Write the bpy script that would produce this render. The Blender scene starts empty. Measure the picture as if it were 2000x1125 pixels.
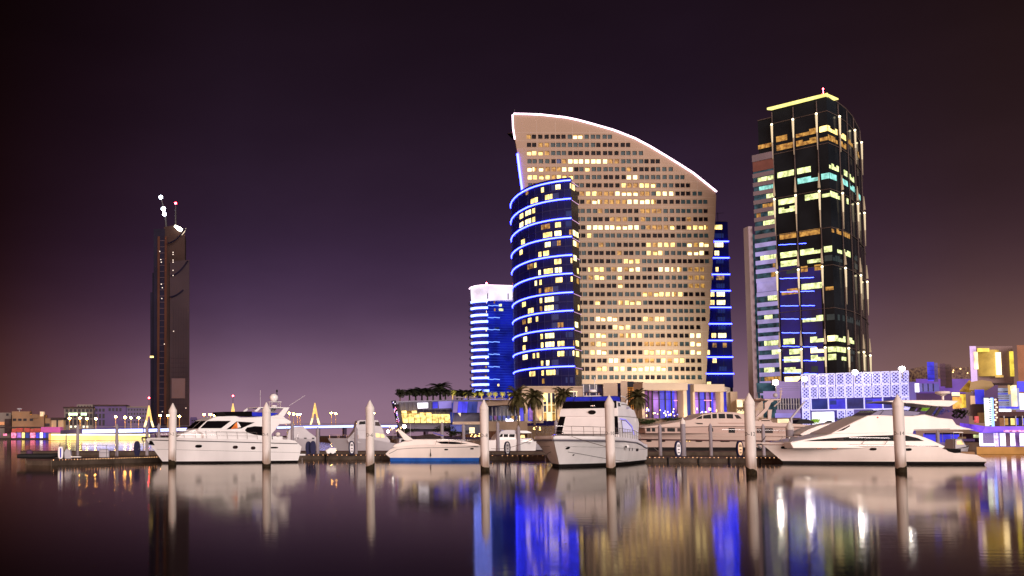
import bpy, bmesh, math, random
from mathutils import Vector, Matrix
R = random.Random(11)
sc = bpy.context.scene
COL = sc.collection
# ---------------------------------------------------------------- camera numbers (photo is 2000 x 1125)
F, CX, HZ, H = 2000.0, 450.0, 851.0, 2.8
TP = 0.066
CY = HZ - F*TP
PA = math.atan(TP); SP, CP = math.sin(PA), math.cos(PA)

def ray(u, v):
    a = (u-CX)/F; b = (CY-v)/F
    return Vector((a, CP - b*SP, SP + b*CP))
def W(u, v, Y):
    r = ray(u, v); t = Y/r.y
    return Vector((r.x*t, Y, H + r.z*t))
def GX(u, Y, z=0.0):
    return (u-CX)/F*(Y*CP+(z-H)*SP)
def ZV(v, Y):
    t = (CY-v)/F
    return H + Y*(t*CP+SP)/(CP-t*SP)
def S(Y): return Y/F        # metres per photo pixel

# ---------------------------------------------------------------- objects
class MB:
    def __init__(s): s.v=[]; s.f=[]; s.mi=[]
    def add(s, vs, fs, mi=0):
        n=len(s.v); s.v += [tuple(p) for p in vs]
        for q in fs: s.f.append([n+i for i in q]); s.mi.append(mi)
        return s
    def quad(s,a,b,c,d,mi=0): return s.add([a,b,c,d],[[0,1,2,3]],mi)
    def box(s,x0,x1,y0,y1,z0,z1,mi=0):
        vs=[(x0,y0,z0),(x1,y0,z0),(x1,y1,z0),(x0,y1,z0),(x0,y0,z1),(x1,y0,z1),(x1,y1,z1),(x0,y1,z1)]
        return s.add(vs,[[3,2,1,0],[4,5,6,7],[0,1,5,4],[1,2,6,5],[2,3,7,6],[3,0,4,7]],mi)
    def hexa(s,b,t,mi=0):     # bottom 4, top 4 counter-clockwise from above
        return s.add(list(b)+list(t),[[3,2,1,0],[4,5,6,7],[0,1,5,4],[1,2,6,5],[2,3,7,6],[3,0,4,7]],mi)
    def obox(s,p,ax,ay,z0,z1,mi=0):  # p corner (xy), ax, ay vectors in plan
        p=Vector((p[0],p[1],0)); ax=Vector((ax[0],ax[1],0)); ay=Vector((ay[0],ay[1],0))
        q=[p,p+ax,p+ax+ay,p+ay]
        return s.hexa([(k.x,k.y,z0) for k in q],[(k.x,k.y,z1) for k in q],mi)
    def prism(s,pts,off,mi=0):  # polygon swept by off
        n=len(pts); o=Vector(off); a=[Vector(p) for p in pts]; b=[p+o for p in a]
        fs=[list(range(n))[::-1], [n+i for i in range(n)]]+[[i,(i+1)%n,n+(i+1)%n,n+i] for i in range(n)]
        return s.add(a+b,fs,mi)
    def rings(s,rs,closed=True,caps=True,mi=0):
        m=len(rs[0]); vs=[p for r in rs for p in r]; fs=[]
        for i in range(len(rs)-1):
            for j in range(m if closed else m-1):
                k=(j+1)%m; fs.append([i*m+j,i*m+k,(i+1)*m+k,(i+1)*m+j])
        if caps and closed: fs.append(list(range(m))[::-1]); fs.append([(len(rs)-1)*m+j for j in range(m)])
        return s.add(vs,fs,mi)
    def tube(s,pts,r,n=6,mi=0,caps=True):
        pts=[Vector(p) for p in pts]; rs=[]; rr=r if isinstance(r,(list,tuple)) else [r]*len(pts)
        for i,p in enumerate(pts):
            a=pts[max(i-1,0)]; b=pts[min(i+1,len(pts)-1)]; d=(b-a).normalized()
            up=Vector((0,0,1)) if abs(d.z)<.95 else Vector((1,0,0))
            e=d.cross(up).normalized(); g=e.cross(d)
            rs.append([p+(e*math.cos(k*2*math.pi/n)+g*math.sin(k*2*math.pi/n))*rr[i] for k in range(n)])
        return s.rings(rs,True,caps,mi)
    def lathe(s,prof,n=16,c=(0,0,0),mi=0):
        c=Vector(c); return s.rings([[c+Vector((r*math.cos(k*2*math.pi/n),r*math.sin(k*2*math.pi/n),z)) for k in range(n)] for r,z in prof],True,True,mi)
    def ball(s,c,r,n=10,sz=1.0,mi=0):
        return s.lathe([(max(r*math.sin(math.pi*i/8),.001),-r*sz*math.cos(math.pi*i/8)) for i in range(9)],n,c,mi)
    def build(s,name,mats,parent=None,w=True,smooth=0,bevel=0,fixn=False):
        if not isinstance(mats,(list,tuple)): mats=[mats]
        me=bpy.data.meshes.new(name)
        o=Vector((0,0,0))
        if parent and w:
            q=parent
            while q: o+=Vector(q.location); q=q.parent
        elif not parent and w and s.v:
            xs=[p[0] for p in s.v]; ys=[p[1] for p in s.v]; zs=[p[2] for p in s.v]
            o=Vector(((min(xs)+max(xs))/2,(min(ys)+max(ys))/2,min(zs)))
        me.from_pydata([(p[0]-o.x,p[1]-o.y,p[2]-o.z) for p in s.v],[],s.f)
        for m in mats: me.materials.append(m)
        for i,pl in enumerate(me.polygons): pl.material_index=min(s.mi[i],len(mats)-1)
        me.update()
        if fixn:
            bm=bmesh.new(); bm.from_mesh(me); bmesh.ops.remove_doubles(bm,verts=bm.verts,dist=1e-4)
            bmesh.ops.recalc_face_normals(bm,faces=bm.faces); bm.to_mesh(me); bm.free()
        if smooth:
            me.polygons.foreach_set('use_smooth',[True]*len(me.polygons)); me.set_sharp_from_angle(angle=math.radians(smooth))
        ob=bpy.data.objects.new(name,me); COL.objects.link(ob)
        if parent: ob.parent=parent
        elif w: ob.location=o
        if bevel:
            b=ob.modifiers.new('bevel','BEVEL'); b.width=bevel; b.segments=2; b.limit_method='ANGLE'; b.angle_limit=.6
        return ob
def tag(o,label=None,cat=None,group=None,kind=None):
    if label: o['label']=label
    if cat: o['category']=cat
    if group: o['group']=group
    if kind: o['kind']=kind
    return o
def thing(name,label,cat,loc=(0,0,0),rz=0,group=None):
    o=bpy.data.objects.new(name,None); COL.objects.link(o); o.location=loc; o.rotation_euler=(0,0,rz)
    o.empty_display_size=.3
    return tag(o,label,cat,group)
def copy_tree(o,parent=None):
    c=o.copy(); COL.objects.link(c)
    if parent: c.parent=parent
    for ch in [k for k in bpy.data.objects if k.parent==o]: copy_tree(ch,c)
    return c

# ---------------------------------------------------------------- materials
MT={}
def mat(name,col,rough=.6,metal=0.,emi=None,es=0.,var=.12,vs=3.0,spec=.12,sample=False,bump=0.,stretch=None,coat=0.,evar=0.,evs=1.0):
    if name in MT: return MT[name]
    m=bpy.data.materials.new(name); m.use_nodes=True; nt=m.node_tree; b=nt.nodes['Principled BSDF']
    b.inputs['Roughness'].default_value=rough; b.inputs['Metallic'].default_value=metal
    b.inputs['Specular IOR Level'].default_value=spec; b.inputs['Coat Weight'].default_value=coat
    tc=nt.nodes.new('ShaderNodeNewGeometry'); mp=nt.nodes.new('ShaderNodeMapping')
    nt.links.new(tc.outputs['Position'],mp.inputs['Vector'])
    mp.inputs['Scale'].default_value=stretch or (1,1,1)
    if var>0:
        n=nt.nodes.new('ShaderNodeTexNoise'); n.inputs['Scale'].default_value=1.0/vs; n.inputs['Detail'].default_value=5
        nt.links.new(mp.outputs[0],n.inputs['Vector'])
        r=nt.nodes.new('ShaderNodeValToRGB'); r.color_ramp.elements[0].position=.3; r.color_ramp.elements[1].position=.7
        lo=[c*(1-var) for c in col]; hi=[min(1,c*(1+var)) for c in col]
        r.color_ramp.elements[0].color=(*lo,1); r.color_ramp.elements[1].color=(*hi,1)
        nt.links.new(n.outputs['Fac'],r.inputs['Fac']); nt.links.new(r.outputs[0],b.inputs['Base Color'])
        if bump:
            bp=nt.nodes.new('ShaderNodeBump'); bp.inputs['Strength'].default_value=bump; bp.inputs['Distance'].default_value=.05
            nt.links.new(n.outputs['Fac'],bp.inputs['Height']); nt.links.new(bp.outputs[0],b.inputs['Normal'])
    else: b.inputs['Base Color'].default_value=(*col,1)
    if emi:
        b.inputs['Emission Color'].default_value=(*emi,1); b.inputs['Emission Strength'].default_value=es
        if evar>0:
            n2=nt.nodes.new('ShaderNodeTexNoise'); n2.inputs['Scale'].default_value=1.0/evs; n2.inputs['Detail'].default_value=3
            nt.links.new(tc.outputs['Position'],n2.inputs['Vector'])
            mr=nt.nodes.new('ShaderNodeMapRange'); mr.inputs['From Min'].default_value=.35; mr.inputs['From Max'].default_value=.65
            mr.inputs['To Min'].default_value=es*(1-evar); mr.inputs['To Max'].default_value=es*(1+evar)
            nt.links.new(n2.outputs['Fac'],mr.inputs['Value']); nt.links.new(mr.outputs[0],b.inputs['Emission Strength'])
    m.cycles.emission_sampling='FRONT_BACK' if sample else 'NONE'
    MT[name]=m; return m
def L(r,g,b): # sRGB 0-255 -> linear
    return tuple(((c/255)/12.92 if c/255<=.04045 else ((c/255+.055)/1.055)**2.4) for c in (r,g,b))

# boats
WHITE=mat('gelcoat white',(.80,.775,.775),.30,spec=.4,var=.07,vs=1.6,stretch=(1,1,.12),coat=.1)  # faint vertical bands put reflections of the surroundings into the colour
CREAM=mat('gelcoat cream',(.82,.735,.685),.34,spec=.4,var=.07,vs=1.6,stretch=(1,1,.12),coat=.1)  # same painted reflection bands as the white gelcoat
GREYW=mat('gelcoat grey white',(.40,.375,.41),.35,spec=.4,var=.1,vs=2.5)
DECK=mat('deck nonskid',(.36,.32,.31),.7,var=.15,vs=1.2)
TEAK=mat('teak',(.26,.15,.08),.6,var=.25,vs=.6,stretch=(1,8,1))
BLACKG=mat('tinted glass',(.005,.004,.005),.15,var=0,spec=.035)
BROWNG=mat('brown tinted glass',(.03,.017,.017),.2,var=.3,vs=2,spec=.05)
RUBBER=mat('black rubber',(.015,.014,.015),.6,var=.2)
ANTI=mat('black antifouling',(.012,.010,.010),.7,var=.3,vs=.8)
BLUEB=mat('blue antifouling',(.02,.10,.42),.5,var=.2,vs=1)
CHROME=mat('stainless steel',spec=.5,col=(.62,.60,.60),rough=.22,metal=1.,var=0)
CANVASB=mat('blue canvas',(.02,.03,.50),.8,var=.2,vs=.5)
CANVASN=mat('navy canvas',(.02,.02,.12),.8,var=.2,vs=.5)
BROWNC=mat('brown canvas',(.06,.035,.025),.9,var=.2)
STRIPE=mat('grey stripe',(.05,.045,.05),.4,var=.1)
AMBER=mat('amber curtain glow',(.3,.08,.02),.5,emi=(1,.22,.03),es=.55,var=.1,evar=.5,evs=.6)
WARMP=mat('warm cabin light',(.3,.2,.1),.5,emi=(1,.62,.25),es=1.2,var=.1,evar=.5,evs=.8)
ROPE=mat('mooring rope',(.25,.21,.19),.9,var=.2)
NAVY=mat('navy plastic',(.008,.007,.045),.5,var=.1,spec=.15)
# marina
PILE=mat('pile sleeve',(.68,.63,.60),.45,var=.10,vs=.5,stretch=(1,1,.2))
def stain(m,c2,z0,z1):
    nt=m.node_tree; b=nt.nodes['Principled BSDF']; src=b.inputs['Base Color'].links[0].from_socket
    g=nt.nodes.new('ShaderNodeNewGeometry'); sp=nt.nodes.new('ShaderNodeSeparateXYZ'); nt.links.new(g.outputs['Position'],sp.inputs[0])
    n=nt.nodes.new('ShaderNodeTexNoise'); n.inputs['Scale'].default_value=2.5; n.inputs['Detail'].default_value=6
    a=nt.nodes.new('ShaderNodeMath'); a.operation='MULTIPLY_ADD'; nt.links.new(n.outputs['Fac'],a.inputs[0]); a.inputs[1].default_value=-(z1-z0)*1.2; nt.links.new(sp.outputs['Z'],a.inputs[2])
    r=nt.nodes.new('ShaderNodeMapRange'); nt.links.new(a.outputs[0],r.inputs['Value']); r.inputs['From Min'].default_value=z1-(z1-z0)*.6; r.inputs['From Max'].default_value=z0-(z1-z0)*.6; r.inputs['To Max'].default_value=.8
    x=nt.nodes.new('ShaderNodeMix'); x.data_type='RGBA'; nt.links.new(r.outputs[0],x.inputs[0]); nt.links.new(src,x.inputs[6]); x.inputs[7].default_value=(*c2,1); nt.links.new(x.outputs[2],b.inputs['Base Color'])
stain(PILE,(.20,.12,.07),.35,1.5)
PILEG=mat('grey pile sleeve',(.27,.24,.27),.5,var=.12,vs=.8,stretch=(1,1,.35))
ALGAE=mat('algae',(.022,.016,.008),.85,var=.5,vs=.15,bump=.6)
LETTER=mat('black lettering',(.02,.02,.02),.6,var=0)
CONC=mat('pontoon concrete',(.075,.055,.042),.85,var=.35,vs=.9,bump=.5)
CONCT=mat('pontoon deck',(.06,.036,.032),.85,var=.25,vs=1.2)
STUD=mat('dock light',(.5,.4,.3),.5,emi=(1,.50,.22),es=5,var=0)
METAL=mat('galvanised metal',(.30,.28,.29),.45,.6,var=.15)
DARKM=mat('dark metal',(.03,.028,.03),.5,.3,var=.2)
# architecture
STONE=mat('sail stone cladding',(.25,.175,.13),.85,spec=.15,var=.06,vs=25)
STONE2=mat('warm stone',(.42,.32,.24),.8,var=.10,vs=6)
STONED=mat('tan stone',(.24,.17,.12),.8,var=.2,vs=5)
PANED=mat('dark window',(.008,.006,.008),.2,var=.5,vs=6,spec=.02)
PANET=mat('teal window',(.016,.024,.026),.2,spec=.08,emi=(.02,.035,.038),es=.55,var=.3,vs=5)
PANEL=mat('lit window',(.25,.2,.1),.4,emi=(1,.70,.21),es=2.1,var=.1,evar=.55,evs=2.2)
PANEW=mat('bright lit window',(.25,.2,.12),.4,emi=(1,.82,.36),es=2.5,var=.1,evar=.35,evs=2.)
PANEM=mat('dim lit window',(.2,.1,.03),.4,emi=(.75,.42,.09),es=.42,var=.2,evar=.9,evs=1.3)
PANEG=mat('green lit window',(.2,.3,.1),.4,emi=(.85,.92,.42),es=1.15,var=.1,evar=.6,evs=1.6)
PANEC=mat('cyan lit window',(.1,.3,.3),.4,emi=(.35,.92,.80),es=.8,var=.1,evar=.5,evs=2)
PANEB=mat('bluish window',(.01,.015,.05),.15,emi=(.03,.05,.2),es=.4,var=.3,vs=4)
NAVYF=mat('navy glass facade',(.010,.010,.040),.35,var=.25,vs=9,spec=.03,emi=(.002,.002,.06),es=.35)
DARKF=mat('dark glass facade',(.010,.009,.014),.25,var=.3,vs=9,spec=.03)
OFFG=mat('office tower glass',(.008,.010,.013),.10,var=.4,vs=12,spec=.02)
TEALG=mat('teal curtain wall',(.015,.03,.04),.2,spec=.03,var=.6,vs=2.5,emi=(.03,.07,.09),es=.5,evar=.9,evs=2.5)
BANDL=mat('balcony band lilac glow',(.15,.14,.18),.8,emi=(.42,.36,.9),es=.5,var=.08,vs=6,evar=.3,evs=6)  # lilac light on the lower bands put into the material as glow
BANDC=mat('pale concrete band',(.15,.12,.14),.8,var=.08,vs=6)
NEONB=mat('blue neon',(.1,.1,.8),.5,emi=(.022,.030,1.),es=32,var=0,sample=True)
NEONW=mat('white violet neon',(.8,.7,.8),.5,emi=(1,.70,.92),es=3.2,var=0,sample=True)
NEONP=mat('lilac light strip',(.6,.4,.7),.5,emi=(.75,.42,.62),es=.5,var=0)
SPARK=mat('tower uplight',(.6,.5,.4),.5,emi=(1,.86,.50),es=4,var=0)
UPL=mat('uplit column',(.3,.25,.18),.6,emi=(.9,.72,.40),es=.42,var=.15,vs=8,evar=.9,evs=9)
WASH=mat('mullion light wash',(.3,.25,.18),.6,emi=(1,.82,.50),es=.62,var=.1,vs=8)  # light running along the mullions, made as glowing tubes
WASHD=mat('dim mullion light wash',(.2,.16,.12),.6,emi=(1,.72,.42),es=.22,var=.1,vs=8)
COLM=mat('bronze mullion',(.075,.055,.05),.6,.1,var=.2,vs=6)
COVE=mat('yellow roof cove',(.2,.17,.05),.5,emi=(1,.88,.26),es=1.4,var=.1,evar=.25,evs=6)
REDL=mat('red beacon',(.8,.1,.1),.5,emi=(1,.03,.05),es=70,var=0)
FLOOD=mat('white floodlight',(.8,.8,.8),.5,emi=(1,.97,.9),es=75,var=0)
FLOODB=mat('bluish floodlight',(.8,.8,.8),.5,emi=(.75,.85,1),es=26,var=0)
SODIUM=mat('sodium lamp',(.8,.5,.2),.5,emi=(1,.45,.09),es=240,var=0)
# ================================================================= camera, world, sun
cam=bpy.data.cameras.new('camera'); co=bpy.data.objects.new('camera',cam); COL.objects.link(co); sc.camera=co
cam.sensor_width=36; cam.lens=36*F/2000; cam.clip_start=.5; cam.clip_end=20000
cam.shift_x=(1000-CX)/2000; cam.shift_y=(CY-562.5)/2000
co.location=(0,0,H); co.rotation_euler=(math.pi/2+PA,0,0)

wd=bpy.data.worlds.new('World'); sc.world=wd; wd.use_nodes=True
nt=wd.node_tree; nt.nodes.clear(); N=nt.nodes.new; K=nt.links.new
out=N('ShaderNodeOutputWorld'); bg=N('ShaderNodeBackground'); K(bg.outputs[0],out.inputs[0]); bg.inputs[1].default_value=1.0
tc=N('ShaderNodeTexCoord'); sx=N('ShaderNodeSeparateXYZ'); K(tc.outputs['Generated'],sx.inputs[0])
rp=N('ShaderNodeValToRGB'); K(sx.outputs['Z'],rp.inputs['Fac']); cr=rp.color_ramp; cr.interpolation='B_SPLINE'
for i,(p_,c_) in enumerate([(0,L(156,122,140)),(.055,L(130,100,124)),(.12,L(68,47,77)),(.21,L(45,30,48)),(.32,L(30,18,30)),(.45,L(22,12,18)),(1,L(12,7,11))]):
    e=cr.elements[i] if i<2 else cr.elements.new(p_)
    e.position=p_; e.color=(*c_,1)
cr.elements[1].position=.05
# warmer and redder to the left and right ends of the sky glow
rx=N('ShaderNodeValToRGB'); mr=N('ShaderNodeMapRange'); K(sx.outputs['X'],mr.inputs['Value'])
mr.inputs['From Min'].default_value=-.4; mr.inputs['From Max'].default_value=.8; K(mr.outputs[0],rx.inputs['Fac'])
cx=rx.color_ramp
for i,(p_,c_) in enumerate([(0,(.32,.24,.14)),(.15,(.38,.24,.15)),(.24,(.70,.58,.54)),(.34,(1,1,1)),(.66,(1,1,1)),(.82,(1.0,.93,.50)),(1,(1.0,.9,.42))]):
    e=cx.elements[i] if i<2 else cx.elements.new(p_)
    e.position=p_; e.color=(*c_,1)
mx=N('ShaderNodeMix'); mx.data_type='RGBA'; mx.blend_type='MULTIPLY'; mx.inputs[0].default_value=1
K(rp.outputs[0],mx.inputs[6]); K(rx.outputs[0],mx.inputs[7])
# unseen city glow added behind the camera to light the boats
my=N('ShaderNodeMapRange'); K(sx.outputs['Y'],my.inputs['Value']); my.inputs['From Min'].default_value=.0; my.inputs['From Max'].default_value=-.6
mz=N('ShaderNodeMapRange'); K(sx.outputs['Z'],mz.inputs['Value']); mz.inputs['From Min'].default_value=.55; mz.inputs['From Max'].default_value=.05
mm=N('ShaderNodeMath'); mm.operation='MULTIPLY'; K(my.outputs[0],mm.inputs[0]); K(mz.outputs[0],mm.inputs[1])
ad=N('ShaderNodeMix'); ad.data_type='RGBA'; ad.blend_type='ADD'; K(mm.outputs[0],ad.inputs[0]); K(mx.outputs[2],ad.inputs[6]); ad.inputs[7].default_value=(.22,.135,.12,1)
ml=N('ShaderNodeMapRange'); K(sx.outputs['X'],ml.inputs['Value']); ml.inputs['From Min'].default_value=-.15; ml.inputs['From Max'].default_value=-.8
ml2=N('ShaderNodeMapRange'); K(sx.outputs['Y'],ml2.inputs['Value']); ml2.inputs['From Min'].default_value=.35; ml2.inputs['From Max'].default_value=-.35
mm2=N('ShaderNodeMath'); mm2.operation='MULTIPLY'; K(ml.outputs[0],mm2.inputs[0]); K(mz.outputs[0],mm2.inputs[1])
mm3=N('ShaderNodeMath'); mm3.operation='MULTIPLY'; K(mm2.outputs[0],mm3.inputs[0]); K(ml2.outputs[0],mm3.inputs[1])
ae=N('ShaderNodeMix'); ae.data_type='RGBA'; ae.blend_type='ADD'; K(mm3.outputs[0],ae.inputs[0]); K(ad.outputs[2],ae.inputs[6]); ae.inputs[7].default_value=(3.8,2.0,1.4,1)  # extra warm glow added at the left to brighten bow and pile sides
nz=N('ShaderNodeTexNoise'); nz.inputs['Scale'].default_value=5; nz.inputs['Detail'].default_value=4; vm=N('ShaderNodeMapping'); vm.inputs['Scale'].default_value=(1,1,2.6); K(tc.outputs['Generated'],vm.inputs[0]); K(vm.outputs[0],nz.inputs[0])
nr=N('ShaderNodeMapRange'); K(nz.outputs['Fac'],nr.inputs['Value']); nr.inputs['From Min'].default_value=.3; nr.inputs['From Max'].default_value=.7; nr.inputs['To Min'].default_value=.90; nr.inputs['To Max'].default_value=1.10; K(nr.outputs[0],bg.inputs[1])
K(ae.outputs[2],bg.inputs[0])

sd=bpy.data.lights.new('quay_glow_sun','SUN'); sd.energy=4.75; sd.angle=math.radians(42); sd.color=(1,.85,.79)
so=bpy.data.objects.new('sun',sd); COL.objects.link(so)
so.rotation_euler=(math.radians(81),0,math.radians(13))
def lamp(name,typ,loc,energy,color,size=.5,target=None,spot=60,blend=.6):
    l=bpy.data.lights.new(name,typ); l.energy=energy; l.color=color
    if typ=='AREA': l.size=size
    else: l.shadow_soft_size=size
    if typ=='SPOT': l.spot_size=math.radians(spot); l.spot_blend=blend
    o=bpy.data.objects.new(name,l); COL.objects.link(o); o.location=loc
    if target is not None:
        o.rotation_euler=(Vector(target)-Vector(loc)).to_track_quat('-Z','Y').to_euler()
    return o

sc.view_settings.view_transform='Standard'; sc.view_settings.look='None'; sc.view_settings.exposure=0
cy=sc.cycles; cy.use_denoising=True; cy.max_bounces=6; cy.diffuse_bounces=2; cy.glossy_bounces=4; cy.transmission_bounces=3
cy.sample_clamp_indirect=80; cy.caustics_reflective=False; cy.caustics_refractive=False; cy.use_light_tree=True

# ================================================================= setting
def water():
    m=bpy.data.materials.new('harbour water'); m.use_nodes=True; nt=m.node_tree; nt.nodes.clear(); N=nt.nodes.new; K=nt.links.new
    out=N('ShaderNodeOutputMaterial'); mix=N('ShaderNodeMixShader'); df=N('ShaderNodeBsdfDiffuse'); gl=N('ShaderNodeBsdfGlossy')
    df.inputs['Color'].default_value=(.006,.003,.003,1); gl.inputs['Color'].default_value=(1,.93,.86,1)
    lw=N('ShaderNodeLayerWeight'); lw.inputs['Blend'].default_value=.5; pw=N('ShaderNodeMath'); pw.operation='POWER'; pw.inputs[1].default_value=12.6
    K(lw.outputs['Facing'],pw.inputs[0]); ml=N('ShaderNodeMath'); ml.operation='MULTIPLY_ADD'; ml.inputs[1].default_value=.97; ml.inputs[2].default_value=.02; K(pw.outputs[0],ml.inputs[0]); K(ml.outputs[0],mix.inputs[0]); K(df.outputs[0],mix.inputs[1]); K(gl.outputs[0],mix.inputs[2]); K(mix.outputs[0],out.inputs[0])
    g=N('ShaderNodeNewGeometry'); mp=N('ShaderNodeMapping'); mp.inputs['Scale'].default_value=(.55,2.1,1)
    n=N('ShaderNodeTexNoise'); n.inputs['Scale'].default_value=1.3; n.inputs['Detail'].default_value=4
    n2=N('ShaderNodeTexNoise'); n2.inputs['Scale'].default_value=.09; n2.inputs['Detail'].default_value=2
    bp=N('ShaderNodeBump'); bp.inputs['Strength'].default_value=.34; bp.inputs['Distance'].default_value=.006
    K(g.outputs['Position'],mp.inputs[0]); K(mp.outputs[0],n.inputs[0]); K(n.outputs['Fac'],bp.inputs['Height']); K(bp.outputs[0],gl.inputs['Normal'])
    K(g.outputs['Position'],n2.inputs[0])
    mr=N('ShaderNodeMapRange'); mr.inputs['From Min'].default_value=.35; mr.inputs['From Max'].default_value=.65
    mr.inputs['To Min'].default_value=.052; mr.inputs['To Max'].default_value=.085
    K(n2.outputs['Fac'],mr.inputs['Value']); K(mr.outputs[0],gl.inputs['Roughness'])
    o=MB().quad((-3000,-200,0),(3000,-200,0),(3000,9000,0),(-3000,9000,0)).build('water',m,w=False)
    tag(o,kind='structure')
water()
GROUND=mat('dark ground',(.035,.026,.022),.9,var=.3,vs=12)
# far bank and the promenade the buildings stand on
g=MB(); g.prism([(-2600,690,-1),(GX(97,690),690,-1),(GX(97,690),745,-1),(GX(470,745),745,-1),(GX(470,745),980,-1),(GX(1000,980),980,-1),(2600,980,-1),(4000,9000,-1),(-4000,9000,-1)],(0,0,2.3)); g=g.build('ground',GROUND,fixn=True); tag(g,kind='structure')
PROM=MB()
PROM.prism([(GX(770,262),300,-1),(GX(800,232),232,-1),(GX(1240,218),218,-1),(GX(1900,205),205,-1),(420,205,-1),(900,640,-1),(900,2500,-1),(GX(770,640),2500,-1),(GX(770,300),640,-1)],(0,0,3.0))
g=PROM.build('promenade',mat('promenade paving',(.12,.08,.06),.85,var=.25,vs=4),fixn=True); tag(g,kind='structure')
T2=MB()
T2.prism([(GX(1030,262),262,1.9),(GX(1250,240),240,1.9),(GX(1640,230),230,1.9),(GX(1640,620),620,1.9),(GX(900,620),620,1.9),(GX(1000,330),330,1.9)],(0,0,3.4))
g=T2.build('terrace',mat('terrace stone',(.28,.19,.12),.85,var=.2,vs=4),fixn=True); tag(g,kind='structure')
# ================================================================= towers
def yrow(v,Y): return ZV(v,Y)
def lerp(a,b,t): return a+(b-a)*t
def interp(tab,x):
    if x<=tab[0][0]: return tab[0][1]
    for (a,b),(c,d) in zip(tab,tab[1:]):
        if x<=c: return lerp(b,d,(x-a)/(c-a))
    return tab[-1][1]

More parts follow.
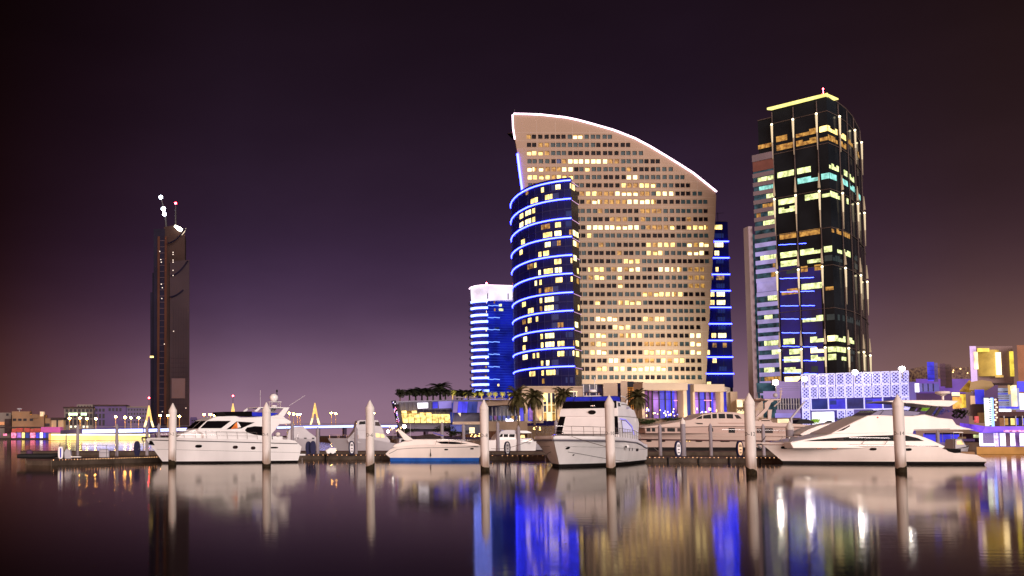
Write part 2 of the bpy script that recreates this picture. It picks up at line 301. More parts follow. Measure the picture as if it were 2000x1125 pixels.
# ---- the curved sail tower
def sail_tower():
    Y=460.0
    root=thing('hotel_tower','tall pale stone sail-shaped hotel tower with curved roof edge and a grid of square windows','tower',(GX(1190,Y,5),Y,5.3))
    LEFT=[(224,1001),(250,1003),(272,1006),(300,1011),(378,1021),(748,1024)]
    ARC=[(224,1003),(224.6,1030),(225.6,1055),(231,1104),(236,1128),(243,1154),(256,1199),(272,1240),(288,1270),(306,1300),(322,1326),(340,1354),(376,1399),(430,1397),(560,1389),(752,1378.5)]
    def P(u,v,Yd=Y): return W(u,v,Yd)
    xl=lambda v: interp(LEFT,v); xr=lambda v: interp(ARC,v)
    rows=[267,283,299,315,330.5,346,362,378,394,412,428,444,460,478,494,510,526,542,558,574.5,591,607,623,639,655.4,671.8,688,704.3,720.4,736.8]
    zz=[40,50,50,48,42,42,50,43,40,49,49,41,51,41,49,51,42,49,50,41,49]
    cols=[1036.7]; i=0
    while cols[-1]<1400: cols.append(cols[-1]+zz[i%len(zz)]/4.02*1.0); i+=1
    wall=MB(); D=.55
    def strip(v0,v1):   # full width band, subdivided
        n=max(1,int((v1-v0)/2.5)) if v0<380 else 1
        for k in range(n):
            a=lerp(v0,v1,k/n); b=lerp(v0,v1,(k+1)/n)
            p=[P(xl(b),b),P(xr(b),b),P(xr(a),a),P(xl(a),a)]
            wall.prism(p,(0,D,0))
    wh=4.15
    edges=[]; prev=224.0
    panes=[]
    for rv in rows:
        strip(prev,rv-wh); prev=rv+wh
        off=(rv-400)*.029
        r0,r1=rv-wh,rv+wh
        cs=[c+off for c in cols if c+off-4.3>xl(rv)+9 and c+off+4.3<min(xr(r0),xr(r1))-(18 if rv<380 else 6)]
        x=None
        for j,c in enumerate(cs):
            a=x if x is not None else None
            c0,c1=c-4.25,c+4.25
            if a is None: wall.prism([P(xl(r1),r1),P(c0,r1),P(c0,r0),P(xl(r0),r0)],(0,D,0))
            else: wall.prism([P(a,r1),P(c0,r1),P(c0,r0),P(a,r0)],(0,D,0))
            x=c1
            panes.append((c,rv,c0,c1,r0,r1))
        wall.prism([P(x,r1),P(xr(r1),r1),P(xr(r0),r0),P(x,r0)],(0,D,0))
    strip(prev,752)
    # body behind, tapering away from the face
    body=[]
    for Yd,ins in ((Y+D+.25,2.0),(Y+26,9.0)):
        ring=[]
        vs=[226,232,240,250,262,276,292,310,330,352,376,430,560,752]
        for v in vs: q=P(xr(v),v); ring.append(Vector((q.x-ins,Yd,q.z-.6)))
        for v in (752,378,300,250,226): q=P(xl(v),v); ring.append(Vector((q.x+ins*1.0,Yd,q.z-.6)))
        body.append(ring)
    wall.rings(body,True,True)
    wl=wall.build('wall',STONE,root)
    q0=P(1030,752); q1=P(1374,752); MB().box(q0.x,q1.x,Y+1.2,Y+24,5.3,q0.z-.4).build('base',DARKF,root)
    # joints in the cladding
    jt=MB()
    for rv in rows[:]:
        v=rv-8.1
        if xr(v)-xl(v)>30: a=P(xl(v)+2,v); b=P(xr(v)-3,v); jt.box(a.x,b.x,Y-.02,Y+.1,a.z-.09,a.z+.09)
    for k,c in enumerate(cols):
        if k%3==1:
            v0=max([v for v,u in ARC[:13] if u<=c+8] or [224])+10; a=P(c+5.6+(v0-400)*.029,v0); b=P(c+5.6+(745-400)*.029,745)
            if b.x<P(1378,745).x: jt.prism([(a.x-.08,Y-.015,a.z),(a.x+.08,Y-.015,a.z),(b.x+.08,Y-.015,b.z),(b.x-.08,Y-.015,b.z)],(0,.1,0))
    jt.build('cladding_joint',mat('joint',(.30,.23,.19),.9,var=0),root)
    lit={267:[(1031,1042,'m'),(1120,1138,'w')],283:[(1066,1076,'m')],299:[(1033,1076,'l')],315:[(1096,1104,'m'),(1106,1186,'w'),(1188,1210,'m')],
     330:[(1030,1066,'w'),(1068,1098,'m'),(1098,1120,'w'),(1144,1156,'l')],346:[(1030,1122,'l'),(1226,1250,'w')],362:[(1214,1226,'l'),(1228,1250,'m'),(1252,1286,'l')],
     378:[(1145,1176,'l'),(1178,1204,'m'),(1204,1250,'w'),(1252,1276,'m'),(1282,1290,'l'),(1296,1322,'w')],394:[(1145,1182,'w'),(1184,1226,'m'),(1227,1276,'w'),(1276,1286,'l')],
     412:[(1252,1288,'m')],428:[(1194,1230,'m'),(1250,1262,'m'),(1344,1358,'m')],444:[(1148,1256,'w'),(1258,1302,'m'),(1304,1322,'l'),(1344,1396,'l')],460:[(1148,1158,'l')],
     478:[(1262,1326,'l'),(1346,1392,'w')],494:[(1263,1290,'l'),(1346,1372,'w')],510:[(1219,1246,'l')],526:[(1148,1184,'l'),(1196,1256,'w'),(1290,1328,'w'),(1348,1386,'m')],
     542:[(1148,1186,'l'),(1208,1220,'l'),(1348,1386,'m')],558:[(1208,1222,'l'),(1348,1386,'m')],574:[(1256,1330,'l')],591:[(1164,1176,'l'),(1208,1258,'l')],
     623:[(1160,1206,'w'),(1258,1298,'l')],639:[(1198,1234,'l')],655:[(1150,1162,'l'),(1168,1192,'w'),(1210,1262,'l'),(1350,1378,'w')],671:[(1166,1192,'l'),(1260,1330,'m'),(1350,1378,'w')],
     688:[(1150,1164,'l'),(1166,1192,'w'),(1262,1330,'l'),(1350,1392,'w')],704:[(1188,1212,'w'),(1222,1238,'m'),(1260,1286,'m'),(1296,1334,'l')],
     720:[(1164,1194,'l'),(1198,1226,'l'),(1238,1298,'w'),(1298,1314,'t')],736:[(1206,1218,'t'),(1296,1314,'t'),(1322,1332,'l'),(1358,1376,'t')]}
    MM={'l':PANEL,'w':PANEW,'m':PANEM,'t':PANET,'d':PANED,'b':PANEB}
    order=['l','w','m','t','d','b']
    rest={}; nm=0; singles=[]
    rr=random.Random(5)
    for (c,rv,c0,c1,r0,r1) in panes:
        k=None
        for a,b,t in lit.get(int(rv),[]):
            if a<=c<=b: k=t
        if k in('l','w') and rr.random()<.10: k='m'
        if k is None:
            k='t' if (math.sin(c*.035+rv*.09)+rr.random()*1.2)>.45 else 'd'
            if rr.random()<.02: k='m'
            if 1085<c<1110 and 300<rv<350: k='b'
        q=[P(c0-.2,r1+.2,Y+.5),P(c1+.2,r1+.2,Y+.5),P(c1+.2,r0-.2,Y+.5),P(c0-.2,r0-.2,Y+.5)]
        singles.append((k,q,rr.random()))
    # the hundred largest are parts, the others one mass of windows
    idx=sorted(range(len(singles)),key=lambda i:(singles[i][0] not in 'wl',singles[i][2]))[:99]
    ids=set(idx); mass=MB()
    def pane(mb,k,q,rn,mi):
        if k in('l','w','m') and rn<.55:   # blind or curtain across part of the pane
            t=.25+.5*rn; z=lerp(q[0].z,q[3].z,1-t)
            if rn<.3:
                mb.quad(q[0],q[1],Vector((q[1].x,q[1].y,z)),Vector((q[0].x,q[0].y,z)),mi)
                mb.quad(Vector((q[0].x,q[0].y,z)),Vector((q[1].x,q[1].y,z)),q[2],q[3],order.index('m'))
            else:
                x=lerp(q[0].x,q[1].x,.25+rn*.4)
                A=Vector((x,q[0].y,q[0].z)); B=Vector((x,q[0].y,q[2].z))
                mb.quad(q[0],A,B,q[3],mi); mb.quad(A,q[1],q[2],B,order.index('m') if rn<.42 else mi)
        else: mb.quad(*q,mi)
    for i,(k,q,rn) in enumerate(singles):
        if i in ids:
            mb=MB(); pane(mb,k,q,rn,order.index(k)); mb.build('window',[MM[o] for o in order],root)
        else: pane(mass,k,q,rn,order.index(k))
    tag(mass.build('window',[MM[o] for o in order],root),kind='stuff')
    # roof edge light and left edge lights
    pts=[P(interp([(a,b) for b,a in [(v,u) for v,u in ARC[:13]]],0),0)] if 0 else []
    us=[ (u,v) for v,u in ARC[:13] ]
    for u,v in us: q=P(u,v-1); pts.append((q.x,Y-.35,q.z+.1))
    MB().tube(pts,.42,8).build('roof_neon_strip',NEONW,root)
    MB().tube([P(1001,224,Y-.3),P(1002,250,Y-.3),P(1005.5,272,Y-.3)],.35,8).build('edge_neon_strip',NEONW,root)
    MB().tube([P(1010.5,300,Y-.3),P(1015,336,Y-.3),P(1021,380,Y-.3)],.5,8).build('edge_neon_strip',NEONB,root)
    am=MB()
    for u,v,hh in ((1005,222,9),(1045,223,5),(1057,224,6)): q=P(u,v,Y+4); am.tube([(q.x,Y+4,q.z-1.5),(q.x,Y+4,q.z+hh*.23)],.09,5)
    am.build('antenna',DARKM,root)
    return root
sail_tower()

def ring_tube(mb,pts,r,n=6): mb.tube(pts,r,n)
# ---- rounded blue tower in front of it
def round_tower():
    plan=[(136.5,405),(134.2,405.8),(131.8,407.3),(129.4,409.4),(127.2,412.2),(125.3,415.6),(123.8,420),(123,425),(122.6,430),(122.7,436),(123.3,442),(124.6,449),(126.4,455)]
    root=thing('hotel_tower','rounded dark glass hotel tower ringed with eleven curving blue neon lines','tower',(133,425,5.3))
    e=(142.2,413.5)  # right end of the side face
    zt=ZV(346,405); zb=5.3
    ring=plan+[(150,462),(150,430),e]
    body=MB(); body.rings([[Vector((x,y,z)) for x,y in ring] for z in (zb,zt)],True,True)
    # side wing stops lower than the curved face
    body=MB(); body.rings([[Vector((x,y,z)) for x,y in plan+[(147,462),(147,430),(137.4,406.8)]] for z in (zb,zt)],True,True)
    body.build('curved_facade',NAVYF,root,fixn=True)
    zs=ZV(366,406)
    side=MB(); side.obox((136.7,405.35),(e[0]-136.7,e[1]-405.35),(6,18),zb,zs); side.build('side_facade',DARKF,root)
    rv=[352,388,426,462,498,534,570.8,606.5,642,679,715.3]
    def off(i,d):
        a=Vector(plan[max(i-1,0)]); b=Vector(plan[min(i+1,len(plan)-1)]); t=(b-a).normalized()
        n=Vector((t.y,-t.x))
        if n.x>0 and i>3: n=-n
        if i<=3 and n.y>0: n=-n
        return Vector(plan[i])+n*d
    zl=[ZV(v,405) for v in rv]
    for k,z in enumerate(zl):
        mb=MB()
        pts=[(*off(i,.2),z) for i in range(len(plan))]
        mb.tube(pts,.29,6); mb.build('neon_strip',NEONB,root)
        q=MB(); a=Vector((136.9,405.1,z-.6)); b=Vector((e[0]+.2,e[1]-.2,z-.6)); q.tube([a,b],.13,5); q.build('light_ledge',NEONP,root)
    # spandrels: thin ledges at each floor
    sp=MB()
    fl=[]
    for k in range(len(zl)):
        z0=zl[k]; z1=zl[k+1] if k+1<len(zl) else zl[k]-7.2
        fl+= [(z0+z1)/2+ (z0-z1)*.22,(z0+z1)/2-(z0-z1)*.26]
        zz=(z0+z1)/2
        sp.rings([[(*off(i,d),zz+dz) for d,dz in ((-.1,-.12),(.12,-.12),(.12,.12),(-.1,.12))] for i in range(len(plan))],True,True)
    sp.build('floor_band',mat('navy spandrel',(.02,.02,.08),.4,var=.2,vs=6),root)
    # mullions up the curve
    mu=MB()
    for i in (1,2,3,4,5,6,8,10):
        a=off(i,.1); mu.tube([(a.x,a.y,zb),(a.x,a.y,zt-.5)],.07,4)
    mu.build('mullion',mat('navy mullion',(.03,.03,.09),.5,var=0),root)
    def cpt(t,d=.14):  # t along the curve in index units
        i=min(int(t),len(plan)-2); return off(i,d).lerp(off(i+1,d),t-i)
    def u2t(u,z):
        best=0;bd=9e9
        for j in range(0,241):
            t=j/20*.5*2*.999
            if t>len(plan)-1.01: break
            q=cpt(t); uu=CX+F*q.x/((q.y)*CP+(z-H)*SP)
            if abs(uu-u)<bd: bd=abs(uu-u); best=t
        return best
    lits=[(1,2,1044,14,'l'),(1,1,1060,6,'l'),(1,1,1116,5,'w'),(1,0,1030,6,'m'),(1,1,1090,10,'w'),(1,2,1072,15,'l'),
          (2,1,1043,6,'l'),(2,1,1032,12,'w'),(2,1,1019,8,'l'),(2,2,1043,6,'l'),(2,2,1032,12,'w'),(2,2,1019,8,'w'),
          (3,1,1090,12,'l'),(3,2,1090,14,'w'),(3,2,1070,18,'l'),(3,2,1115,7,'m'),(3,1,1066,18,'m'),(3,2,1022,8,'l'),
          (4,1,1070,12,'w'),(4,2,1055,6,'l'),(4,2,1067,12,'l'),(4,1,1092,8,'m'),(4,1,1018,6,'l'),
          (5,1,1046,5,'l'),(5,1,1036,12,'m'),(5,1,1090,14,'l'),(5,1,1118,6,'l'),(5,2,1071,18,'l'),(5,2,1054,5,'w'),(5,2,1091,14,'w'),
          (6,1,1092,14,'l'),(6,1,1118,6,'l'),(6,1,1056,5,'l'),(6,1,1047,5,'w'),(6,2,1072,16,'m'),(6,2,1055,5,'m'),
          (7,1,1073,18,'w'),(7,1,1057,5,'l'),(7,1,1024,8,'l'),(7,2,1073,18,'w'),(7,2,1057,5,'m'),(7,2,1037,12,'l'),
          (8,1,1035,8,'l'),(8,1,1024,8,'m'),(8,1,1049,5,'l'),(8,2,1095,12,'m'),(8,2,1028,4,'l'),
          (9,1,1074,18,'w'),(9,1,1058,5,'l'),(9,1,1026,8,'w'),(9,2,1074,18,'w'),(9,2,1059,5,'l'),(9,2,1096,14,'l'),(9,2,1024,6,'l'),(9,2,1122,5,'m'),
          (10,1,1096,14,'l'),(10,1,1122,7,'w'),(10,1,1043,5,'l'),(10,1,1051,5,'l'),(10,1,1026,10,'w'),(10,2,1070,7,'w'),(10,2,1059,5,'l'),
          (11,1,1076,18,'l'),(11,1,1060,5,'l'),(11,1,1040,12,'l'),(11,2,1061,5,'m')]
    MM={'l':PANEL,'w':PANEW,'m':PANEM}
    for k,row,u,wd_,t in lits:
        z0=zl[k-1]; z1=zl[k] if k<len(zl) else zl[-1]-7.2
        zc=z0-(z0-z1)*(.30 if row==1 else .76 if row==2 else .15); hh=1.0
        ta=u2t(u-wd_/2,zc); tb=u2t(u+wd_/2,zc)
        n=max(1,int(wd_/5)); mb=MB()
        for j in range(n):
            A=cpt(lerp(ta,tb,j/n)); B=cpt(lerp(ta,tb,(j+.88)/n))
            mb.quad((*A,zc-hh),(*B,zc-hh),(*B,zc+hh),(*A,zc+hh))
        mb.build('window',MM[t],root)
    # dull windows
    rr=random.Random(8)
    for k in range(11):
        for row in (0,1):
            for u in (1112,1084):
                if rr.random()<.6: continue
                z0=zl[k]; z1=zl[k+1] if k<10 else zl[-1]-7.2
                zc=z0-(z0-z1)*(.30 if row==0 else .76); ta=u2t(u-7,zc); tb=u2t(u+7,zc); A=cpt(ta,.1); B=cpt(tb,.1)
                MB().quad((*A,zc-1.1),(*B,zc-1.1),(*B,zc+1.1),(*A,zc+1.1)).build('window',PANEB,root)
    # windows of the side face
    for k,f0,f1,row,t in ((1,.05,.5,1,'l'),(4,.1,.55,1,'w'),(4,.6,.9,1,'m'),(5,.1,.55,0,'w'),(5,.6,.8,2,'l'),(7,.6,.8,2,'l'),(8,.1,.55,2,'w'),(9,.15,.6,2,'l'),(10,.15,.6,1,'l'),(3,.1,.5,2,'w'),(3,.6,.9,2,'w'),(11,.1,.4,1,'m'),(6,.5,.8,1,'m')):
        z0=zl[k-1]; z1=zl[k] if k<len(zl) else zl[-1]-7.2
        zc=z0-(z0-z1)*(.30 if row==1 else .74 if row==2 else .1)
        a=Vector((136.7,405.35)); b=Vector(e); nn=Vector((b.y-a.y,-(b.x-a.x))).normalized()*.12
        A=a.lerp(b,f0)+nn; B=a.lerp(b,f1)+nn
        MB().quad((*A,zc-1.1),(*B,zc-1.1),(*B,zc+1.1),(*A,zc+1.1)).build('window',MM[t],root)
round_tower()

# ---- narrow wing to the right of the sail
def wing_tower():
    Y=466.0
    root=thing('hotel_tower','narrow dark glass wing with level blue neon lines right of pale sail tower','tower',(GX(1405,Y,5),Y,5.3))
    P=lambda u,v,Yd=Y: W(u,v,Yd)
    b=MB(); b.prism([P(1372,757),P(1432.5,757),P(1421,433),P(1385,433)],(0,8,0)); b.build('facade',NAVYF,root,fixn=True)
    q0=P(1374,757); q1=P(1432,757); MB().box(q0.x,q1.x,Y+.3,Y+7.7,5.3,q0.z+.5).build('base',DARKF,root)
    rim=MB(); rim.prism([P(1385,434),P(1421.5,434),P(1421.3,431.8),P(1385,431.8)],(0,8,0)); rim.build('parapet',BANDC,root)
    for v in (471.5,503.6,535.8,568,600.3,632.5,665,697.3,730):
        xr_=1422+(v-471)*.0385; MB().tube([P(1376,v,Y-.4),P(xr_+1,v,Y-.4)],.30,6).build('neon_strip',NEONB,root)
    MM={'l':PANEL,'w':PANEW,'m':PANEM,'b':PANEB}
    for v,u0,u1,t in ((443.5,1394,1411,'l'),(478,1396,1413,'w'),(494,1396,1405,'w'),(526,1398,1404,'l'),(542,1388,1394,'m'),(542,1399,1415,'m'),(574.5,1388,1396,'l'),(574.5,1400,1416,'w'),(590.5,1387,1396,'l'),(590.5,1400,1417,'w'),
        (655,1390,1399,'l'),(655,1403,1419,'w'),(674,1392,1400,'m'),(674,1412,1420,'m'),(688,1382,1387,'l'),(704,1392,1400,'l'),(750,1381,1389,'l'),(460,1396,1414,'b'),(510,1399,1414,'b'),(558,1399,1416,'b'),(607,1402,1417,'b'),(623,1402,1417,'b'),(639,1403,1418,'b'),(720,1405,1420,'b')):
        n=max(1,int((u1-u0)/4)); mb=MB()
        for j in range(n):
            a=lerp(u0,u1,j/n); c=lerp(u0,u1,(j+.86)/n); mb.prism([P(a,v+4.5,Y-.1),P(c,v+4.5,Y-.1),P(c,v-4.2,Y-.1),P(a,v-4.2,Y-.1)],(0,.08,0))
        mb.build('window',MM[t],root)
    mm=MB()
    for u in (1385,1397,1409):
        a=P(u+ (755-433)*.017,755,Y-.06); c=P(u,434,Y-.06); mm.tube([a,c],.07,4)
    mm.build('mullion',DARKM,root)
    a=MB(); q=P(1402,424,Y+3); a.tube([(q.x,q.y,q.z-2),(q.x,q.y,q.z+2.2)],.1,5); a.tube([(q.x-1.5,q.y,q.z+1.6),(q.x+3,q.y,q.z+2.0)],.08,5); a.build('roof_crane',DARKM,root)
wing_tower()

# ---- blue tower further left with a white crown
def blue_tower():
    Y=520.0; P=lambda u,v,Yd=Y: W(u,v,Yd)
    root=thing('apartment_tower','shorter blue-lit apartment tower with glowing white crown and stacked curved balconies','tower',(GX(970,Y,5),Y,3))
    side=MB(); a=P(952,583); b=P(1018,588,Y+4); a2=P(954,768); 
    x0=a2.x-.3; z1=a.z
    BLU=mat('blue lit facade',(.02,.03,.25),.3,var=.3,vs=6,emi=(.003,.008,.24),es=1.1,evar=.55,evs=7)
    side.hexa([(x0,Y,2),(b.x+3,Y+4,2),(b.x+3,Y+24,2),(x0,Y+24,2)],[(x0,Y,z1),(b.x+3,Y+4,z1),(b.x+3,Y+24,z1),(x0,Y+24,z1)]); side.build('side_facade',BLU,root)
    # louvre lines on the side
    lv=MB(); z=8.
    while z<z1-1.5:
        lv.hexa([(x0,Y-.15,z),(b.x+3,Y+3.85,z),(b.x+3,Y+4,z),(x0,Y,z)],[(x0,Y-.15,z+.16),(b.x+3,Y+3.85,z+.16),(b.x+3,Y+4,z+.16),(x0,Y,z+.16)]); z+=1.32
    lv.build('louvres',mat('blue louvre',(.03,.06,.4),.4,var=.3,vs=8,emi=(.03,.07,.55),es=.5,evar=.8,evs=9),root)
    # bullnose front on the left
    nose=MB(); c=[(x0,Y),(x0-2.8,Y+.6),(x0-5,Y+2.4),(x0-5.6,Y+5.4),(x0-5.2,Y+9),(x0,Y+24),(x0+3,Y+24)]
    nose.rings([[Vector((x,y,z)) for x,y in c] for z in (2,z1)],True,True); nose.build('curved_facade',mat('deep blue facade',(.02,.02,.12),.3,var=.2,emi=(.004,.008,.12),es=.8),root,fixn=True)
    nx=MT['gelcoat white']
    BAL=mat('balcony underlight',(.5,.5,.7),.5,emi=(.16,.24,1.),es=6,var=0,evar=.2,evs=6)
    SLB=mat('balcony slab',(.10,.10,.2),.6,var=.2)
    for v in (588,601,615,628,642,655,669,683,697,710,724,738,751,763):
        z=ZV(v,Y)
        mb=MB(); pr=[(x0+.2,Y-.5),(x0-2.9,Y-.1),(x0-5.6,Y+1.9),(x0-6.9,Y+5)]
        rs=[]
        for i,(x,y) in enumerate(pr): rs.append([(x,y,z-.55),(x,y,z+.55),(x+.5,y+.4,z+.55),(x+.5,y+.4,z-.55)])
        mb.rings(rs,True,True); mb.build('balcony_light',BAL,root)
        sb=MB(); sb.lathe([(2.6,-.25),(3.0,.25),(3.0,1.1),(2.9,1.1),(2.6,.25)],14,(x0-4.3,Y+8,z-.9)); sb.build('balcony',SLB,root)
    ng=MB()
    CRM=mat('white crown',(.25,.22,.3),.5,emi=(.95,.84,1.0),es=1.05,var=.05,evar=.3,evs=8)
    crn=MB(); q=[P(928,575+0),P(930,571),P(936,565),P(945,558.5),P(1014,562.5,Y+4)]
    zt=P(945,558.5).z; zb2=z1+.3
    base=[(x0,Y),(x0-2.8,Y+.6),(x0-4.8,Y+2.4),(x0-5.7,Y+5.4),(x0-5.3,Y+9)]
    rs=[]
    for z,s_ in ((zb2-1.5,0.0),(zb2,.4),(zt-.2,.8)):
        rs.append([Vector((x-(s_ if x<x0-1 else 0),y-s_,z)) for x,y in base[::-1]]+[Vector((b.x+3,Y+4,z)),Vector((b.x+3,Y+24,z)),Vector((x0,Y+24,z))])
    crn.rings(rs,True,True); crn.build('crown',CRM,root,fixn=True)
    rim=MB(); rim.tube([(x0-6.2,Y+10,zt),(x0-6.5,Y+5.2,zt),(x0-5.3,Y+1.4,zt+.1),(x0-3,Y-.6,zt+.2),(x0,Y-1.2,zt+.2),(b.x+3,Y+2.8,zt+.2)],.33,6); rim.build('crown_neon_strip',NEONW,root)
    for fx in (.02,.60): x=lerp(x0,b.x,fx); cd=MB(); cd.box(x,x+.5,Y-.5+fx*3.4,Y+.5+fx*3.4,z1-.2,zt-3.6); cd.build('crown_column',mat('crown shadow',(.2,.2,.4),.5,var=0),root)
    bz=MB(); bz.ball((x0,Y-1,zt+1.2),.55,8); bz.build('beacon',REDL,root)
    for v,u0,u1,t in ((590,964,967,PANEM),(596,974,980,PANEG),(605,974,983,PANEG),(605,965,968,PANEM),(591,995,998,PANEM),(713,997,1004,PANEL),(726,997,1004,PANEL),(741,998,1003,PANEM),(752,970,975,PANEL),(661,992,996,PANEG),(641,966,975,PANEB),(720,985,990,PANEB)):
        yy=Y-.25+(u0-952)/60*4; MB().quad(P(u0,v+2.5,yy),P(u1,v+2.5,yy),P(u1,v-2.5,yy),P(u0,v-2.5,yy)).build('window',t,root)
    for v in (596.5,620,643.5,667.5,691.5,716,740.5):
        yy=Y-.3; MB().tube([P(953.5,v,yy),P(962,v+.8,yy+.5),P(966,v-.2,yy+.8),P(976,v+.8,yy+1.4)],.17,5).build('light_strip',mat('cool blue strip',(.2,.3,.8),.5,emi=(.2,.38,1),es=1.8,var=0),root)
    for v in range(590,765,9):
        if R.random()<.75: MB().quad(P(947,v+3,Y-.02+.3),P(950.5,v+3,Y-.05),P(950.5,v-1.5,Y-.05),P(947,v-1.5,Y-.02+.3)).build('window',R.choice([PANEB,PANEB,PANEM,PANEL]),root)
blue_tower()
# ---- the dark office tower on the right
def office_tower():
    root=thing('office_tower','tall black glass office tower with yellow lit roof line and uplit mullions','tower',(240,420,3))
    zc=120.
    def pt(u,Y,z=zc): return Vector((GX(u,Y,z),Y))
    L0=pt(1511,417); C=pt(1617,400); R1=pt(1637,406.5); R1b=pt(1654,415); R2=pt(1667,425); R3=pt(1680,443); R4=pt(1684,462)
    zt=ZV(215,417); zb=3.0
    ring=[L0,C,R1,R1b,R2,R3,R4,Vector((272,500)),Vector((264,500))]
    b=MB(); b.rings([[Vector((q.x,q.y,z)) for q in ring] for z in (zb,zt)],True,True); b.build('glass_body',OFFG,root,fixn=True)
    def nrm(a,b_):
        d=(b_-a).normalized(); return Vector((d.y,-d.x))
    faces=[(L0,C),(C,R1),(R1,R1b),(R1b,R2),(R2,R3),(R3,R4)]
    # transom rings
    lv=[ZV(v,417) for v in (242,302,388,460,530.5,611,683)]
    for z in lv:
        mb=MB(); pts=[]
        path=[L0,C,R1,R1b,R2,R3,R4]
        for i,q in enumerate(path):
            n=nrm(path[max(i-1,0)],path[max(i-1,0)+1]) if i<len(path)-1 else nrm(path[-2],path[-1])
            if 0<i<len(path)-1: n=(n+nrm(path[i],path[i+1])).normalized()
            pts.append((q.x+n.x*.25,q.y+n.y*.25,z))
        mb.tube(pts,.16,5); mb.build('transom',COLM,root)
    # vertical mullions with lamps; tapering glow tubes stand for the light on them
    cols=[(L0,nrm(L0,C),1),(L0.lerp(C,.40),nrm(L0,C),1),(L0.lerp(C,.83),nrm(L0,C),1),(R1,nrm(C,R1b),1),(R1b,nrm(R1,R2),0),(R2,nrm(R1b,R2),1),(R3,nrm(R2,R3),1)]
    lit_levels=[0,2,4,6]
    for q,n,on in cols:
        p=q+n*.45; mb=MB(); mb.tube([(p.x,p.y,zb),(p.x,p.y,zt-1)],.20,6); col=mb.build('mullion',COLM,root)
        if not on: continue
        for li in lit_levels:
            z=lv[li]; p2=q+n*.9
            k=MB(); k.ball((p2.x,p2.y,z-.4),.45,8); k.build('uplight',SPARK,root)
            g=MB(); g.tube([(p2.x,p2.y,z-1),(p2.x,p2.y,z-8)],[.45,.26],6); g.build('mullion_wash',WASH,root)
            g=MB(); g.tube([(p2.x,p2.y,z-8),(p2.x,p2.y,z-15)],[.26,.10],6); g.build('mullion_wash',WASHD,root)
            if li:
                g=MB(); g.tube([(p2.x,p2.y,z+1),(p2.x,p2.y,z+7)],[.5,.12],6); g.build('mullion_wash',WASHD,root)
    # roof cove
    cv=MB(); n=nrm(L0,C)
    a=L0+n*1.2; c=C+n*1.2+nrm(C,R1)*1.0; d=R1+nrm(C,R1)*.8
    a2=L0-n*2; c2=C-n*2; d2=R1-nrm(C,R1)*1
    zr=zt+.2
    cv.prism([(a.x-1,a.y+1,zr),(c.x,c.y,zr),(c2.x,c2.y,zr),(a2.x,a2.y,zr)],(0,0,.85)); cv.prism([(c.x,c.y,zr),(d.x,d.y,zr+0.5),(d2.x,d2.y,zr+.5),(c2.x,c2.y,zr)],(0,0,.5))
    cv.build('roof_cove',COVE,root,fixn=True)
    bc=MB(); bc.ball((c.x-.5,c.y+2,zt+3.4),.28,8); bc.tube([(c.x-.5,c.y+2,zt+1),(c.x-.5,c.y+2,zt+3.4)],.1,5); bc.build('beacon',REDL,root)
    rf=MB(); rf.tube([(R1.x,R1.y,zt+.2),(R1b.x,R1b.y,zt+.2),(R2.x,R2.y,zt+.2),(R3.x,R3.y,zt+.2),(R4.x,R4.y,zt+.2)],.3,5); rf.build('roof_rail',COLM,root)
    # window strips; v is the height of the row seen at the left end of the main face
    MM={'l':PANEL,'w':PANEW,'m':PANEM,'g':PANEG,'c':PANEC,'b':PANEB,'t':PANET}
    bays=[(0,.06,.37),(0,.43,.80),(0,.86,1.0),(1,0,.95),(2,.1,.92),(3,.1,.9),(4,.1,.9),(5,0,.8)]
    table={274:'mmlllmm.',291:'mmmmm...',344:'gggggg..',363:'.cccccc.',397:'ggggg...',413:'g.......',464:'mm.mm...',
      500:'gggggt..',517:'ggtt.t..',532:'tm......',566:'.g......',572:'m.m.....',628:'.gtttt..',668:'ggwgg...',688:'gwggt...',703:'ggggt...',724:'gt......',742:'ww......',760:'gg.g....'}
    rr=random.Random(4); nw=0
    for v,row in table.items():
        z=ZV(v,417)
        for (fi,t0,t1),k in zip(bays,row):
            if k=='.': continue
            A,B=faces[fi]; n=nrm(A,B)*.12; L_=(B-A).length*(t1-t0); m=max(1,int(L_/2.0))
            mb=MB(); drop=rr.random() if v>400 else 1
            s0=0 if drop>.4 else int(m*rr.random()*.6)
            for j in range(s0,m):
                if rr.random()<.07: continue
                a=A.lerp(B,lerp(t0,t1,j/m))+n; c=A.lerp(B,lerp(t0,t1,(j+(.93 if m>3 else 1))/m))+n
                hz=1.15 if rr.random()<.75 else .7
                mb.quad((*a,z-1.15),(*c,z-1.15),(*c,z-1.15+2*hz),(*a,z-1.15+2*hz))
            if mb.v: mb.build('window',MM[k],root)
    BG=mat('blue glow glass',(.008,.008,.03),.1,spec=.1,emi=(.004,.004,.14),es=.5,var=.2,evar=.7,evs=8)  # blue glow put into the panels in place of a reflection
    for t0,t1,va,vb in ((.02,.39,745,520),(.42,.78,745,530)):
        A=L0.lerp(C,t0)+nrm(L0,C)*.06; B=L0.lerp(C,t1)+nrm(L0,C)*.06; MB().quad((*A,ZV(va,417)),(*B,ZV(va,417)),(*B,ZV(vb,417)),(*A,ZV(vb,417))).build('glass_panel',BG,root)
    # glowing strips added low on the left face for the hotel's blue reflections
    LB=mat('blue reflection glow',(.1,.1,.6),.5,emi=(.05,.08,1.),es=14,var=0)
